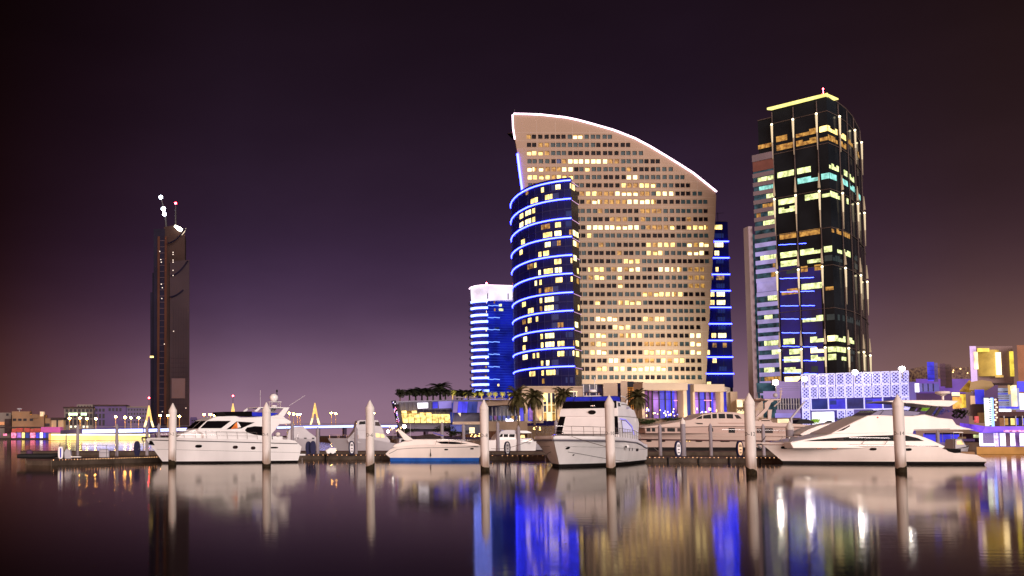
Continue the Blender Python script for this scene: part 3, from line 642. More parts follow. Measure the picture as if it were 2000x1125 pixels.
    for v in (477,543,569,596.5,622,649,675.5,702,727):
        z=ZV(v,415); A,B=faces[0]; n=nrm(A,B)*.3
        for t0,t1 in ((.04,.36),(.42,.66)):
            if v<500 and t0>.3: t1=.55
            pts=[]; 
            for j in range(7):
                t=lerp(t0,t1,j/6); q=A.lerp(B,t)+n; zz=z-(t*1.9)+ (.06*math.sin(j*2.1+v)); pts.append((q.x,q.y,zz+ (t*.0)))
            MB().tube(pts,.11,5).build('reflection_line',LB,root)
    # left stepped wing with pale balcony bands
    n=nrm(L0,C); d=(L0-C).normalized()
    def ext(u,z): # point on the face line prolonged to the left at photo column u
        lo,hi=-3.,16.
        for _ in range(40):
            m_=(lo+hi)/2; q=L0+d*m_; uu=CX+F*q.x/(q.y*CP+(z-H)*SP)
            if uu>u: lo=m_
            else: hi=m_
        return L0+d*lo
    e1=ext(1482,118); e2=ext(1475,95)
    wg=MB(); z1=ZV(233,420); z2=ZV(306,422)
    bk=Vector((6,9))
    wg.prism([(*(L0-n*.3),zb),(*(e1-n*.3),zb),(*(e1+bk*3),zb),(*(L0+bk*3),zb)],(0,0,z1-zb)); wg.build('upper_wing',OFFG,root,fixn=True)
    wl=MB(); wl.prism([(*(L0+n*.4),zb),(*(e2+n*.4),zb),(*(e2+bk*1.5),zb),(*(L0+bk*1.5),zb)],(0,0,z2-zb)); wl.build('lower_wing',TEALG,root,fixn=True)
    tp=MB(); tp.tube([(L0.x,L0.y,z1),(e1.x,e1.y,z1)],.2,5); tp.build('roof_rail',COLM,root)
    for z in (ZV(v,420) for v in (250,)): pass
    MB().quad((*(L0+n*.2),ZV(287,418)),(*(e1+n*.2),ZV(287,418)),(*(e1+n*.2),ZV(279,418)),(*(L0+n*.2),ZV(279,418))).build('window',PANEM,root)
    k=0
    vs=[310]+[344,361.5,378.5,396,413,430,447,463,480,497,514,531,549,576,596,612,629,646,662,681,698,714.5,732,749,768]
    for v in vs:
        z=ZV(v,423); hgt=.85 if v!=310 else 1.4
        sb=MB(); o=n*1.1
        sb.prism([(*(L0+o),z-hgt),(*(e2+o),z-hgt),(*(e2-n*.2),z-hgt),(*(L0-n*.2),z-hgt)],(0,0,2*hgt)); sb.build('balcony_band',BANDL if v>470 else BANDC,root,fixn=True)
    BR=mat('brown wall',(.14,.06,.05),.8,var=.1)
    for v0,v1 in ((316,336),(553,571)):
        z0=ZV(v1,423);z3=ZV(v0,423); q=n*.7
        MB().prism([(*(L0+q),z0),(*(e2+q),z0),(*(e2),z0),(*(L0),z0)],(0,0,z3-z0)).build('wall_panel',BR if v0<400 else BANDL,root,fixn=True)
    for v,t,a,c in ((352.5,'g',.0,.8),(370,'c',.0,.75),(387,'g',0,.4),(405,'m',0,.6),(421,'g',.0,.35),(421,'m',.7,.9),(438,'g',0,.6),(505,'g',0,.8),(522,'m',.1,.2),(539,'m',.1,.3),(584,'g',.05,.5),(621,'g',.3,.7),(671,'g',0,.75),(689,'g',0,.4),(706,'t',.2,.9),(723,'g',.3,.8),(741,'m',0,.8),(760,'g',.0,.9)):
        z=ZV(v,422); A=L0.lerp(e2,a)+n*.55; B=L0.lerp(e2,c)+n*.55; m=5; mb=MB()
        for j in range(m): a_=A.lerp(B,j/m); b_=A.lerp(B,(j+.9)/m); mb.quad((*b_,z-1.0),(*a_,z-1.0),(*a_,z+1.0),(*b_,z+1.0))
        mb.build('window',MM[t],root)
    # concrete fin on the far left with glass beside it
    z3=ZV(443,426); fin=MB(); fx0=GX(1460.5,426,80); fx1=GX(1468.5,426,80)
    fin.box(fx0,fx1,425,429,zb,z3); fin.build('concrete_fin',mat('grey fin',(.22,.17,.19),.8,var=.1,vs=20),root)
    gl=MB(); gl.box(fx1,e2.x+1.2,427,432,zb,z3-3); gl.build('side_glass',TEALG,root)
office_tower()

# ---- far dark tower with cranes of light on the left
def spiral_tower():
    Y=800.; P=lambda u,v,Yd=Y: W(u,v,Yd)
    root=thing('skyscraper','dark unfinished skyscraper far across the water with spiral ledges and bright lights on top','tower',(GX(332,Y,2),Y,1.2))
    BW=mat('brown tower wall',spec=.05,col=(.030,.018,.016),rough=.85,var=.25,vs=22); DK=mat('dark tower side',spec=.05,col=(.008,.006,.016),rough=.6,var=.3,vs=20)
    BW2=mat('purple tower wall',spec=.05,col=(.034,.023,.028),rough=.85,var=.15,vs=22)
    def slab(u0,u1,vt,y0,y1,m,name,vt2=None,vb=838):
        p=[P(u0,vb),P(u1,vb),P(u1,vt2 or vt),P(u0,vt)]
        for q in p: q.y=y0
        mb=MB(); mb.prism(p,(0,y1-y0,0)); return mb.build(name,m,root,fixn=True)
    slab(300,322,447,Y,Y+20,DK,'core')
    slab(293,308,570,Y+3,Y+20,DK,'side_wing'); slab(297,308,532,Y+2.4,Y+20,DK,'side_wing'); slab(301,308,464,Y+1.8,Y+20,DK,'side_wing')
    slab(320,344,443,Y+.6,Y+22,BW,'wall',439); slab(344,361,439,Y+.6,Y+22,BW,'wall',458)
    slab(332,370,512,Y-2.0,Y+.2,BW2,'wall',508); slab(332,364,545+2,Y-3.4,Y-2.1,BW2,'wall',447+95) if 0 else None
    for (u0,v0,u1,v1) in ((327,475,362,447),(334,538,367,509),(332,580,358,566)):
        pts=[]; 
        for k in range(9):
            t=k/8; pts.append(P(lerp(u0,u1,t),v0-(v0-v1)*t**1.8,Y-3.2))
        MB().tube(pts,[.6]*9,5).build('spiral_ledge',DK,root)
    fl=MB()
    for v in range(470,825,12):
        a=P(311,v,Y-.25); b=P(321.5,v,Y-.25); fl.box(a.x,b.x,Y-.4,Y-.1,a.z-.25,a.z+.15)
    fl.build('floor_slabs',mat('far floor slab',spec=.05,col=(.06,.04,.05),rough=.8,var=.3,vs=30),root)
    for u in (308.5,322.5): a=P(u,828); b=P(u,462); mb=MB(); mb.box(a.x-.9,a.x+.9,Y-.8,Y-.1,a.z,b.z); mb.build('pier',mat('reddish pier',spec=.05,col=(.05,.02,.014),rough=.8,var=.2,vs=20),root)
    st=MB()
    for v in range(700,822,9): a=P(334,v,Y-2.3); b=P(366,v,Y-2.3); st.box(a.x,b.x,Y-2.25,Y-2.1,a.z-.12,a.z+.12)
    for u in range(338,366,5): a=P(u,822,Y-2.3); b=P(u,600,Y-2.3); st.box(a.x-.1,a.x+.1,Y-2.24,Y-2.12,a.z,b.z)
    st.build('facade_joints',mat('facade joint',spec=.05,col=(.02,.012,.018),rough=.8,var=0),root)
    a=P(335,778,Y-2.6); b=P(361.5,739,Y-2.6); MB().box(a.x,b.x,Y-2.9,Y-2.3,a.z,b.z).build('hoarding',mat('pale hoarding',(.10,.062,.066),.8,var=.06,vs=10),root)
    for u,v in ((339,647),(321,672),(338,493),(338,497),(338,508),(338,512),(338,528),(338,538),(314,507),(315,512),(315,555),(317,562),(317,804),(363,797),(316,583),(312,491)):
        c=P(u,v,Y-3.6); MB().ball(c,.42,6).build('work_light',mat('work light',(.8,.7,.6),.5,emi=(.9,.8,.7),es=.9,var=0),root)
    a=P(293,698.6,Y+2.2); b=P(306.5,695,Y+2.2); MB().box(a.x,b.x,Y+2.0,Y+2.3,a.z,b.z).build('window',PANEL,root)
    # masts on the roof
    ms=MB(); ms.tube([P(325,447,Y+5),P(323,420,Y+5),P(314,384,Y+5)],[1.1,.8,.5],5); ms.build('crane_mast',DARKM,root)
    for u,v,r in ((314,385,1.5),(319,408,1.7),(321,418,1.5)): MB().ball(P(u,v,Y+3.5),r,10).build('floodlight',FLOODB,root)
    MB().tube([P(343,440,Y+5),P(343,398,Y+5)],[.9,.4],5).build('antenna_mast',DARKM,root)
    MB().ball(P(343,397,Y+5),.9,8).build('beacon',REDL,root)
    h_=MB(); h_.tube([P(341,441,Y-1),P(350,447,Y-1),P(355,450,Y-1)],[.8,1.7,1.2],8); h_.build('floodlight',mat('warm floodlight',(.8,.8,.7),.5,emi=(1,.95,.75),es=9,var=0),root)
    MB().tube([P(355,459,Y-1),P(360,453,Y-1),P(363,446,Y-1)],[.3,.4,.2],5).build('ledge_light',mat('ledge glow',(.6,.5,.4),.5,emi=(1,.85,.6),es=.8,var=0),root)
spiral_tower()
# ================================================================= waterfront buildings
def UB(mb,u0,u1,v0,v1,Y,d,mi=0,z0=None,z1=None):   # box facing the water, seen between photo columns and rows
    a=W(u0,v1,Y); b=W(u1,v0,Y); za=a.z if z0 is None else z0; zb=b.z if z1 is None else z1
    k=max(0,(u0-CX)/F)*d if d>.6 else 0; pl=[(a.x,Y),(b.x,Y),(b.x+k,Y+d),(a.x+k,Y+d)]   # side walls slant back along the line of sight, which hides them
    return mb.hexa([(x,y,za) for x,y in pl],[(x,y,zb) for x,y in pl],mi)
def ub(name,m,root,u0,u1,v0,v1,Y,d=.2,z0=None): return UB(MB(),u0,u1,v0,v1,Y,d,z0=z0).build(name,m,root)
CREAMW=mat('cream floodlit frame',(.50,.41,.32),.7,var=.06,vs=3)
PURG=mat('purple interior glow',(.05,.02,.08),.3,emi=(.38,.16,.62),es=.75,var=.1,evar=.85,evs=3.5)
PURD=mat('dark purple glow',(.05,.02,.08),.3,emi=(.20,.05,.20),es=.6,var=.1,evar=.8,evs=2)
BLUG=mat('blue lit glass',(.02,.02,.1),.25,emi=(.07,.06,.85),es=.9,var=.1,evar=.5,evs=4)
BLUD=mat('blue glass dim',(.02,.03,.1),.2,emi=(.04,.05,.30),es=.6,var=.1,evar=.6,evs=4)
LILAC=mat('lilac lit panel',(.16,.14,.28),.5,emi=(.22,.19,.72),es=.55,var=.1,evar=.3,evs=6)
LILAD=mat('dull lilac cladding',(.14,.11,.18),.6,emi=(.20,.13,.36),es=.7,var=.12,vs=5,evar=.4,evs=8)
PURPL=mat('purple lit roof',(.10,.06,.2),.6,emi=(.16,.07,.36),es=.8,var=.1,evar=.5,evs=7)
ORANG=mat('orange lattice glow',(.3,.1,.02),.5,emi=(.95,.36,.05),es=.6,var=.2,evar=.7,evs=1.2)
WARMW=mat('warm white lit pane',(.5,.4,.3),.5,emi=(1,.80,.42),es=1.25,var=.05,evar=.45,evs=1.6)
WHITEL=mat('white lit pane',(.6,.6,.7),.5,emi=(.90,.88,1),es=1.5,var=.05,evar=.3,evs=2)
CANDLE=mat('table lamps',(.5,.3,.1),.5,emi=(1,.62,.22),es=4,var=0)
CLAD=mat('grey metal cladding',(.15,.14,.19),.4,.2,var=.12,vs=4)
DGL=mat('dark shop glass',(.02,.018,.03),.12,var=.4,vs=3,emi=(.03,.02,.05),es=.5,evar=.9,evs=2)
SHRUB=mat('hedge leaves',(.035,.05,.018),.8,var=.5,vs=.3)

# --- podium of the hotel, left block
def podium():
    Y=262.; P=lambda u,v,Yd=Y: W(u,v,Yd)
    root=thing('hotel_podium','sandstone hotel podium with tall lit windows behind the palms','building',(GX(1080,Y,5),Y,5.3))
    w=MB()
    for a,b in ((1020,1060),(1086,1092),(1092,1138)): UB(w,a,b,756 if a!=1092 else 757,826,Y,8)
    UB(w,1060,1086,756,767,Y,8); w.build('wall',STONE2,root)
    cp=MB(); UB(cp,1018,1139,754,757,Y-.5,9); cp.build('cornice',STONE2,root)
    pl=MB()
    for u in (1046,1053,1091,): a=P(u,822,Y-.8); b=P(u,762,Y-.8); pl.tube([a,b],.75,8)
    pl.build('column',STONE2,root,smooth=40)
    WB=Y+1.2
    for i in range(3):
        for j in range(3):
            u0=1060+i*8.7; v0=767+j*18.5
            t=[[PANEL,DGL,DGL],[DGL,PANEM,PANEM],[PANEM,WARMW,PANEM]][j][i]
            fr=MB(); a=P(u0+.9,v0+17.5,WB); b=P(u0+8,v0+.6,WB); fr.box(a.x,b.x,WB,WB+.2,a.z,b.z); fr.build('window',t,root)
    fr=MB()
    for u in (1060.2,1068.9,1077.3,1085.8): UB(fr,u-.7,u+.7,766,822,WB-.3,.25)
    for v in (767,791,805): UB(fr,1060,1086,v-.6,v+.6,WB-.32,.2)
    fr.build('window_frame',mat('glowing frame',(.6,.5,.3),.5,emi=(1,.80,.42),es=1.0,var=0),root)
    for i in range(3): ub('window',[PANEM,DGL,DGL][i],root,1106+i*7.3,1112+i*7.3,766,776,Y-.1,.1)
    ub('light_strip',WARMW,root,1105,1128,764,765.5,Y-.3,.3); ub('light_strip',WARMW,root,1125.6,1127,764,777,Y-.3,.3)
    ub('uplit_recess',BLUG,root,1032,1045,790,822,Y-.2,.2); ub('uplit_recess',PURG,root,1034,1040,792,820,Y-.3,.1)
    # link with dark glass and columns between the podium and the pavilion
    r2=thing('hotel_podium','dark glass link with tan columns and an orange lattice panel beside the pavilion','building',(GX(1200,Y,5),Y+4,5.3))
    ub('glass_wall',DGL,r2,1138,1180,750,826,Y+3,6)
    mu=MB()
    for u in (1140,1152,1165,1178): UB(mu,u-.3,u+.3,751,790,Y+2.8,.2)
    mu.build('mullion',METAL,r2)
    ub('wall',STONE2,r2,1180,1206,748,826,Y+1,8); ub('wall',STONE2,r2,1214,1225,744,826,Y,8)
    ub('wall',DGL,r2,1206,1214,748,826,Y+4,3); ub('lattice_panel',ORANG,r2,1225,1238,756,780,Y+2,.3); ub('lattice_panel',ORANG,r2,1225,1238,782,822,Y+2,.3)
    ub('wall',mat('shadowed stone',(.14,.09,.06),.8,var=.2,vs=3),r2,1236,1256,746,826,Y+2.4,6); ub('wall',DARKF,r2,1225,1238,745,756,Y+1,6)  # shadowed stone is a darker copy with shade put into the colour
    gr=MB()
    for k in range(9): UB(gr,1225,1238,758+k*7,758.8+k*7,Y+1.8,.1)
    for u in (1228,1231.5,1235): UB(gr,u-.2,u+.2,757,822,Y+1.75,.1)
    gr.build('lattice_bars',mat('brown bars',(.10,.03,.01),.7,var=0),r2)
podium()

# --- lit entrance pavilion with portal frames
def pavilion():
    Y=240.; P=lambda u,v,Yd=Y: W(u,v,Yd)
    root=thing('pavilion','cream floodlit pavilion with two portal frames around purple and blue glass','building',(GX(1340,Y,5),Y,5.3))
    def frame(u0,u1,vt,vh,cw0,cw1,Yf):
        f_=MB()
        a=W(u0,vt,Yf); b=W(u1,vt,Yf); zb=5.3; zh=W(u0,vh,Yf).z
        l0=GX(u0,Yf,10); l1=GX(u0+cw0,Yf,10); r0=GX(u1-cw1,Yf,10); r1=GX(u1,Yf,10)
        f_.box(l0,l1,Yf,Yf+5,zb,zh); f_.box(r0,r1,Yf,Yf+5,zb,zh)
        # sloping soffit header
        f_.prism([(l0,Yf-.6,zh),(l0,Yf-.6,a.z),(l0,Yf+5,a.z),(l0,Yf+5,zh-0.0)],(r1-l0,0,0))
        return f_.build('portal_frame',CREAMW,root,bevel=.05,fixn=True)
    frame(1254,1342,748,762,5.5,7,Y); frame(1354,1414,750.5,765,4,6.5,Y+1)
    c=MB(); c.rings([[Vector((GX(1414,Y+1),Y+1,z)),Vector((GX(1422,Y+2),Y+2.0,z)),Vector((GX(1429,Y+5),Y+5,z)),Vector((GX(1430,Y+9),Y+9,z)),Vector((GX(1414,Y+9),Y+9,z))] for z in (ZV(764,Y),ZV(755,Y))],True,True)
    c.build('curved_header',CREAMW,root,fixn=True)
    ub('column',CREAMW,root,1420,1426,764,818,Y+3,1.2)
    g0=Y+3.5
    for u0,u1,m in ((1259,1275,PURD),(1275,1288,PURG),(1288,1300,BLUG),(1300,1307,BLUG),(1307,1318,BLUG),(1318,1335,PURG),
                    (1358,1366,PURG),(1366,1378,BLUG),(1378,1388,PURG),(1388,1394,BLUG),(1394,1408,PURG),(1414,1421,BLUG)):
        ub('glass_pane',m,root,u0,u1,763,818,g0,.2)
    ub('glass_pane',BLUD,root,1342,1355,750,818,Y+2.5,.2)
    mu=MB()
    for u in (1267,1275,1288,1300,1312,1324,1366,1378,1388): UB(mu,u-.35,u+.35,763,818,g0-.3,.2)
    for v in (766,780): UB(mu,1259,1335,v-.3,v+.3,g0-.3,.15); UB(mu,1358,1408,v-.3,v+.3,g0-.3,.15)
    mu.build('mullions',DARKM,root)
    # the tree seen through the glass, and strings of table lamps
    for k in range(34):
        u=R.choice([R.uniform(1262,1334),R.uniform(1262,1334),R.uniform(1360,1406)]); v=R.uniform(798,812)
        hgt=R.uniform(.08,.3); c0=P(u,v,g0-.5)
        MB().box(c0.x-.09,c0.x+.09,g0-.55,g0-.4,c0.z-hgt,c0.z+hgt).build('interior_lamp',R.choice([CANDLE,CANDLE,CANDLE,BLSP,WHSP]),root)
    for u0 in (1317,1376):
        for k in range(6): c0=P(u0+k*2.6,782,g0-.4); MB().ball(c0,.12,6).build('string_light',mat('pink string light',(.5,.2,.3),.5,emi=(1,.35,.45),es=1.6,var=0),root)
    ub('side_wall',STONE2,root,1428,1440,765,822,Y+2,7)
    lamp('portal_uplight','AREA',(P(1300,1,Y).x,Y-3.2,5.6),1100,(1,.74,.42),4,(P(1300,1,Y).x,Y-.5,17))
    lamp('portal_uplight','AREA',(GX(1385,Y),Y-3,5.6),800,(1,.76,.46),3,(GX(1385,Y),Y-.5,16))
    for u,yy in ((1257,Y-1.0),(1338,Y-1.0),(1411,Y-.2)):
        lamp('column_uplight','SPOT',(GX(u,yy),yy,5.4),900,(1,.78,.48),.15,(GX(u,yy),yy+.9,14),45)
    for u in (1031,1058,1097): lamp('column_uplight','SPOT',(GX(u,260),259.6,5.5),1500,(1,.72,.30),.15,(GX(u,262),262,18),60)
    for uu,zz in ((1180,70),(1235,60),(1290,62),(1345,60)): lamp('facade_floodlight','SPOT',(GX(uu,436),436,6.5),75000,(1,.94,.74),1.5,(GX(uu,460),460,zz),120,1.)
    lamp('facade_floodlight','SPOT',(GX(1312,447),447,7),60000,(.95,1,.62),2.5,(GX(1312,460),460,36),100,1.)
BLSP=mat('blue lamp',(.2,.2,.6),.5,emi=(.25,.25,1),es=3.5,var=0); WHSP=mat('white lamp',(.6,.6,.6),.5,emi=(1,.9,.85),es=3,var=0)
pavilion()

# --- low lit block between pavilion and the lattice mall
def link_shops():
    root=thing('shop_building','low shop building with warm lit openings left of the lattice mall','building',(GX(1480,236,5),236,5.3))
    ub('wall',STONE2,root,1438,1482,779,789,236,6); ub('wall',STONE2,root,1438,1482,789,830,240,1)
    for u0,u1 in ((1440,1450),(1453,1460)): ub('window',WARMW,root,u0,u1,781,795,235.8,.1)
    ub('window',PANEM,root,1464,1480,796,806,239.8,.1); ub('window',WARMW,root,1440,1462,800,808,239.8,.1)
    r=thing('shop_building','purple metal block with dark glass under the leftmost white floodlight','building',(GX(1535,232,5),232,5.3))
    ub('wall',LILAD,r,1491,1563,764,778,232,8); ub('wall',LILAD,r,1516,1563,745,764,232.4,8); ub('green_glass',TEALG,r,1478,1516,748,766,236,6)
    ub('glass_wall',DGL,r,1518,1563,778,800,231.8,6); ub('canopy',LILAC,r,1514,1564,807,816,230.5,3); ub('wall',LILAD,r,1516,1563,800,807,232,6)
    ub('wall',STONED,r,1478,1563,816,836,231.5,2); ub('window',WARMW,r,1519,1541,818,826,231.3,.1); ub('column',STONE2,r,1478,1490,778,830,233,4)
    mu=MB()
    for k in range(9): UB(mu,1519+k*5.2,1519.5+k*5.2,778,800,231.6,.1)
    UB(mu,1518,1563,789,789.6,231.55,.1); mu.build('mullions',METAL,r)
    for k in range(5): UB(MB(),1516,1563,748+k*3.4,748.6+k*3.4,232.3,.1).build('cladding_joint',CLAD,r)
link_shops()

# --- mall with lattice screens
def lattice_mall():
    A=Vector((GX(1564,250,18),250)); B=Vector((GX(1776,235,18),235)); d=(B-A); Ln=d.length; d.normalize(); n=Vector((d.y,-d.x))
    root=thing('mall_building','shopping mall with glowing white lattice screens over blue glass','building',(A.x,A.y,5))
    ZT=ZV(732,250); 
    body=MB(); q=A-n*1.2; body.prism([(*q,3),(*(q+d*Ln),3),(*(q+d*Ln+Vector((14,20))),3),(*(q+Vector((12,24))),3)],(0,0,ZT-3.4)); body.build('wall',mat('violet wall behind screens',(.04,.035,.12),.6,emi=(.12,.07,.62),es=.30,var=.2,vs=5),root,fixn=True)  # lit look of the backing wall put in as a faint glow
    SCR=mat('white lattice screen',(.26,.25,.34),.5,emi=(.50,.48,1),es=1.15,var=.05,evar=.35,evs=14)  # lavender lighting put into the screens and frames as glow
    FRM=mat('white panel frame',(.28,.27,.34),.5,emi=(.64,.60,1.),es=1.1,var=.05)
    def panel(s0,s1,z0,z1,nb=2):
        mb=MB(); w=s1-s0; hh=z1-z0; t=.10; step=w/nb
        def bar(p0,p1):
            (a,b),(c,e)=p0,p1; v=Vector((c-a,e-b)); L_=v.length
            if L_<.1: return
            v/=L_; m=Vector((-v.y,v.x))*t
            pts=[]
            for (x,z) in ((a+m.x,b+m.y),(a-m.x,b-m.y),(c-m.x,e-m.y),(c+m.x,e+m.y)):
                g=A+d*x+n*.0; pts.append((g.x,g.y,z))
            mb.prism(pts,(n.x*.12,n.y*.12,0))
        k=-int(hh/step)-1
        while k*step<w:
            # rising and falling diagonals clipped to the panel
            for sg in (1,-1):
                pts=[]
                x=k*step; 
                t0=max(0,-x); t1=min(hh,w-x)
                if t1>t0+.05:
                    if sg==1: bar((s0+x+t0,z0+t0),(s0+x+t1,z0+t1))
                    else: bar((s0+x+t0,z1-t0),(s0+x+t1,z1-t1))
            k+=1
        o=mb.build('lattice_screen',SCR,root)
        fr=MB()
        for (x0,x1,za,zb) in ((s0-.07,s0+.13,z0,z1),(s1-.13,s1+.07,z0,z1),(s0,s1,z0-.1,z0+.14),(s0,s1,z1-.14,z1+.1)):
            g=A+d*x0; fr.obox((g.x+n.x*.0,g.y+n.y*.0),d*(x1-x0),n*.22,za,zb)
        fr.build('screen_frame',FRM,o)
    N_=12; w=Ln/N_
    zA=ZT; zm=ZV(755,250); zl=ZV(779,250); zg=ZV(800,250); zb=5.0
    for i in range(N_):
        g=.12 if i%2 else .0
        panel(i*w+.1,(i+1)*w-.1-g,zm+.1,zA); panel(i*w+.1,(i+1)*w-.1-g,zl+.1,zm-.1)
    for i in (0,11): panel(i*w+.1,(i+1)*w-.2,zg,zl-.1); panel(i*w+.1,(i+1)*w-.2,zb,zg-.2)
    for i in (4,5,8,9): panel(i*w+.1,(i+1)*w-.2,zb+1.5,zg-.3)
    def band(name,m,s0,s1,z0,z1,o=.1,dep=.3):
        g=A+d*s0+n*o; mb=MB(); mb.obox((g.x,g.y),d*(s1-s0),n*dep,z0,z1); return mb.build(name,m,root)
    for i in range(5):
        s0=w*1.05+i*w*2; band('glass_band',BLUG if i%2 else BLUD,s0+.1,s0+2*w-.2,zg,zl-.3,-.6,.3)
        band('glass_pane',BLUD,s0+.3,s0+w*.9,zg+1.1,zl-.5,-.25,.1)
    band('band_frame',FRM,w,w*11,zg-.25,zg,-.3,.4)
    for i in range(6): band('band_frame',FRM,w*(1.05+2*i)-.1,w*(1.05+2*i)+.1,zg,zl,-.3,.45)
    band('light_box',WHITEL,w*1.2,w*3.7,zb,zg-.6,.2,.5); band('light_box',LILAC,w*6.1,w*8,zb+2.4,zg-.2,1.5,.8); band('light_box',LILAC,w*9.9,w*10.9,zb,zg-1,.2,.5)
    # small floodlights on the roof edge
    return A,d,n,w,ZT
MA,Md,Mn,Mw,MZ=lattice_mall()

# --- the four roof floodlights
for i,(u,v,Y,lb) in enumerate([(1515,747,229,'white floodlight on the purple metal block, leftmost of the four'),(1571,740,246,'white floodlight on a short post at the left end of the lattice roof'),
      (1670,727,240,'white floodlight over the middle of the lattice roof'),(1762,720,233,'white floodlight at the right end of the lattice roof')]):
    c=W(u,v,Y); root=thing('floodlight',lb,'floodlight',(c.x,c.y,c.z-1.5),group='floodlights above the mall')
    m=MB(); m.tube([(c.x,c.y,c.z-2.2),(c.x,c.y,c.z-.5)],.12,6); m.build('post',METAL,root)
    m=MB(); m.box(c.x-.75,c.x+.75,c.y,c.y+.5,c.z-.6,c.z+.6); m.build('housing',METAL,root,bevel=.08)
    m=MB(); m.ball((c.x,c.y-.1,c.z),.5,12); m.build('bulb',FLOOD,root)
    lamp('flood_lamp','POINT',(c.x,c.y-1.6,c.z-.3),160,(.93,.92,1),.6)

# --- restaurant building with slanted glass
def restaurant():
    root=thing('restaurant_building','boat-shaped restaurant building with slanted glass walls and warm lit floor','building',(GX(850,240,3),240,3))
    def P(u,v,Y): return W(u,v,Y)
    Yt=236.
    # slanted front: top edge leans out
    def face(u0,u1,vt0,vt1,ub0,ub1,vb0,vb1,m,name,Yt0,Yt1,lean=2.2,off=0.):
        a=P(ub0,vb0,Yt0+lean-off); b=P(ub1,vb1,Yt1+lean-off); c=P(u1,vt1,Yt1-off); d=P(u0,vt0,Yt0-off)
        return MB().quad(a,b,c,d).build(name,m,root)
    body=MB(); body.prism([P(767,784,239.5),P(884,780.5,238.5),P(962,780.5,250),P(962,780.5,262),P(775,784,262)],(0,0,-.7)); body.build('roof',CLAD,root,fixn=True)
    bb=MB(); bb.hexa([P(780,838,242),P(880,838,241),P(940,838,252),P(780,838,262)],[P(768,787,241),P(884,784,240),P(960,784,251),P(775,787,262)]); bb.build('wall',CLAD,root,fixn=True)
    face(778,884,786,781,782,879,803,801,CLAD,'cladding_panel',238.5,237.5,1.,.15)
    GOLD=mat('gold lit floor',(.5,.35,.1),.4,emi=(1,.74,.24),es=1.25,var=.1,evar=.75,evs=.9)
    for i in range(8):
        u0=784+i*11.8; face(u0,u0+11.2,808 if i<3 else 802+ (4 if i<5 else 7),808 if i<3 else 802+(4 if i<5 else 7),u0+3.2,u0+13.5,826,825.6,GOLD,'lit_window',238.3,238.2,1.3,.4)
    for i in range(3): u0=784+i*10; face(u0,u0+9.5,802.5,802,u0+1,u0+10.4,807,807,PANEM if i%2 else PANEL,'lit_window',238.3,238.2,.5,.4)
    for i in range(6): u0=815+i*11.5; face(u0,u0+11,800,799.5,u0+1,u0+11.5,805,805,DGL,'window',238.1,238.,.5,.3)
    for k in (0,1,2): face([815,845,856][k],[836,855,882][k],[787,785,784][k],[786.5,784.6,783][k],[816,845,857][k],[836,855,882][k],798,797,[WHITEL,BLUG,LILAC][k],'facade_screen',238.,237.8,.6,.4)
    mu=MB()
    for i in range(13): 
        u=782+i*8.3; mu.tube([P(u,786,237.8),P(u+4,827,239.6)],.06,4)
    mu.build('mullions',METAL,root)
    # prow edge with moving coloured lights
    pr=MB(); pr.quad(P(774,826,240.5),P(780,826,240),P(773,782,238),P(764,783,238.5)); pr.build('prow',DARKF,root)
    cc=[mat('pink pixel',(.5,.2,.3),.5,emi=(1,.25,.45),es=1.6,var=0),mat('violet pixel',(.3,.2,.5),.5,emi=(.45,.25,1),es=1.8,var=0),WHITEL]
    for k in range(26):
        t=R.random(); u=lerp(768,777,t)+R.uniform(-2.5,2.5); v=784+t*41; a=P(u,v+1.8,237.7); b=P(u+1.4,v,237.7)
        MB().quad(a,Vector((b.x,a.y,a.z)),b,Vector((a.x,b.y,b.z))).build('pixel_light',R.choice(cc),root)
    # right part: blue violet slanted glass
    for i in range(6):
        u0=886+i*9.5; face(u0,u0+9,784,784.5,u0-2,u0+7,806,806,R.choice([BLUD,LILAD,BLUG]),'glass_panel',238+i*1.9,240+i*1.9,.3,2.6)
    face(884,892,784,784,876,884,826,826,BLUD,'glass_panel',238.5,239,1.5)
    for i,(u0,m) in enumerate(((892,WARMW),(901,PANEM),(912,mat('red lit shop',(.4,.1,.1),.5,emi=(.85,.12,.12),es=.8,var=.1,evar=.8,evs=.8)),(924,PANEM),(932,PANEM))):
        face(u0,u0+(8 if i!=2 else 11),806.5,806.5,u0-1,u0+(7 if i!=2 else 10),822,822,m,'window',242+i*2,243+i*2,.5,.2)
    ub('canopy',STONE2,root,884,940,823.5,829,236,8); ub('glass_wall',BLUD,root,880,906,829,845,238,4); ub('shop_window',WARMW,root,917,927,835,846,237.9,.3); ub('shop_wall',DGL,root,906,940,829,848,238.2,4)
    ub('base_wall',mat('dark base',(.05,.04,.07),.7,var=.2),root,776,884,827,843,243,6)
restaurant()
def deck_building():
    root=thing('restaurant_building','flat roofed terrace building with a long tan slab and dark glass front','building',(GX(960,246,3),246,3))
    m=MB(); m.prism([W(905,781,252),W(1020,781,244),W(1022,790,243),W(940,793,246),W(905,785,252)],(0,14,0)); m.build('roof_slab',STONE2,root,fixn=True)
    ub('glass_wall',DGL,root,940,1024,793,823,248,8); ub('base',STONED,root,938,1030,823,842,246,8)
    ub('parapet_light',LILAC,root,906,1000,778,781.5,251,.4)
    mu=MB()
    for k in range(10): UB(mu,946+k*7.6,946.5+k*7.6,795,823,247.8,.1)
    mu.build('mullions',METAL,root)
    ub('window',WHITEL,root,988,1003,817,823,247.6,.2); ub('window',BLUG,root,1016,1022,796,822,247.5,.2); ub('window',WARMW,root,1010,1016,812,822,247.6,.1)
    for k in range(8): ub('window',R.choice([PANEM,PURD,BLUD]),root,948+k*8.5,953+k*8.5,812,820,247.6,.1)
deck_building()

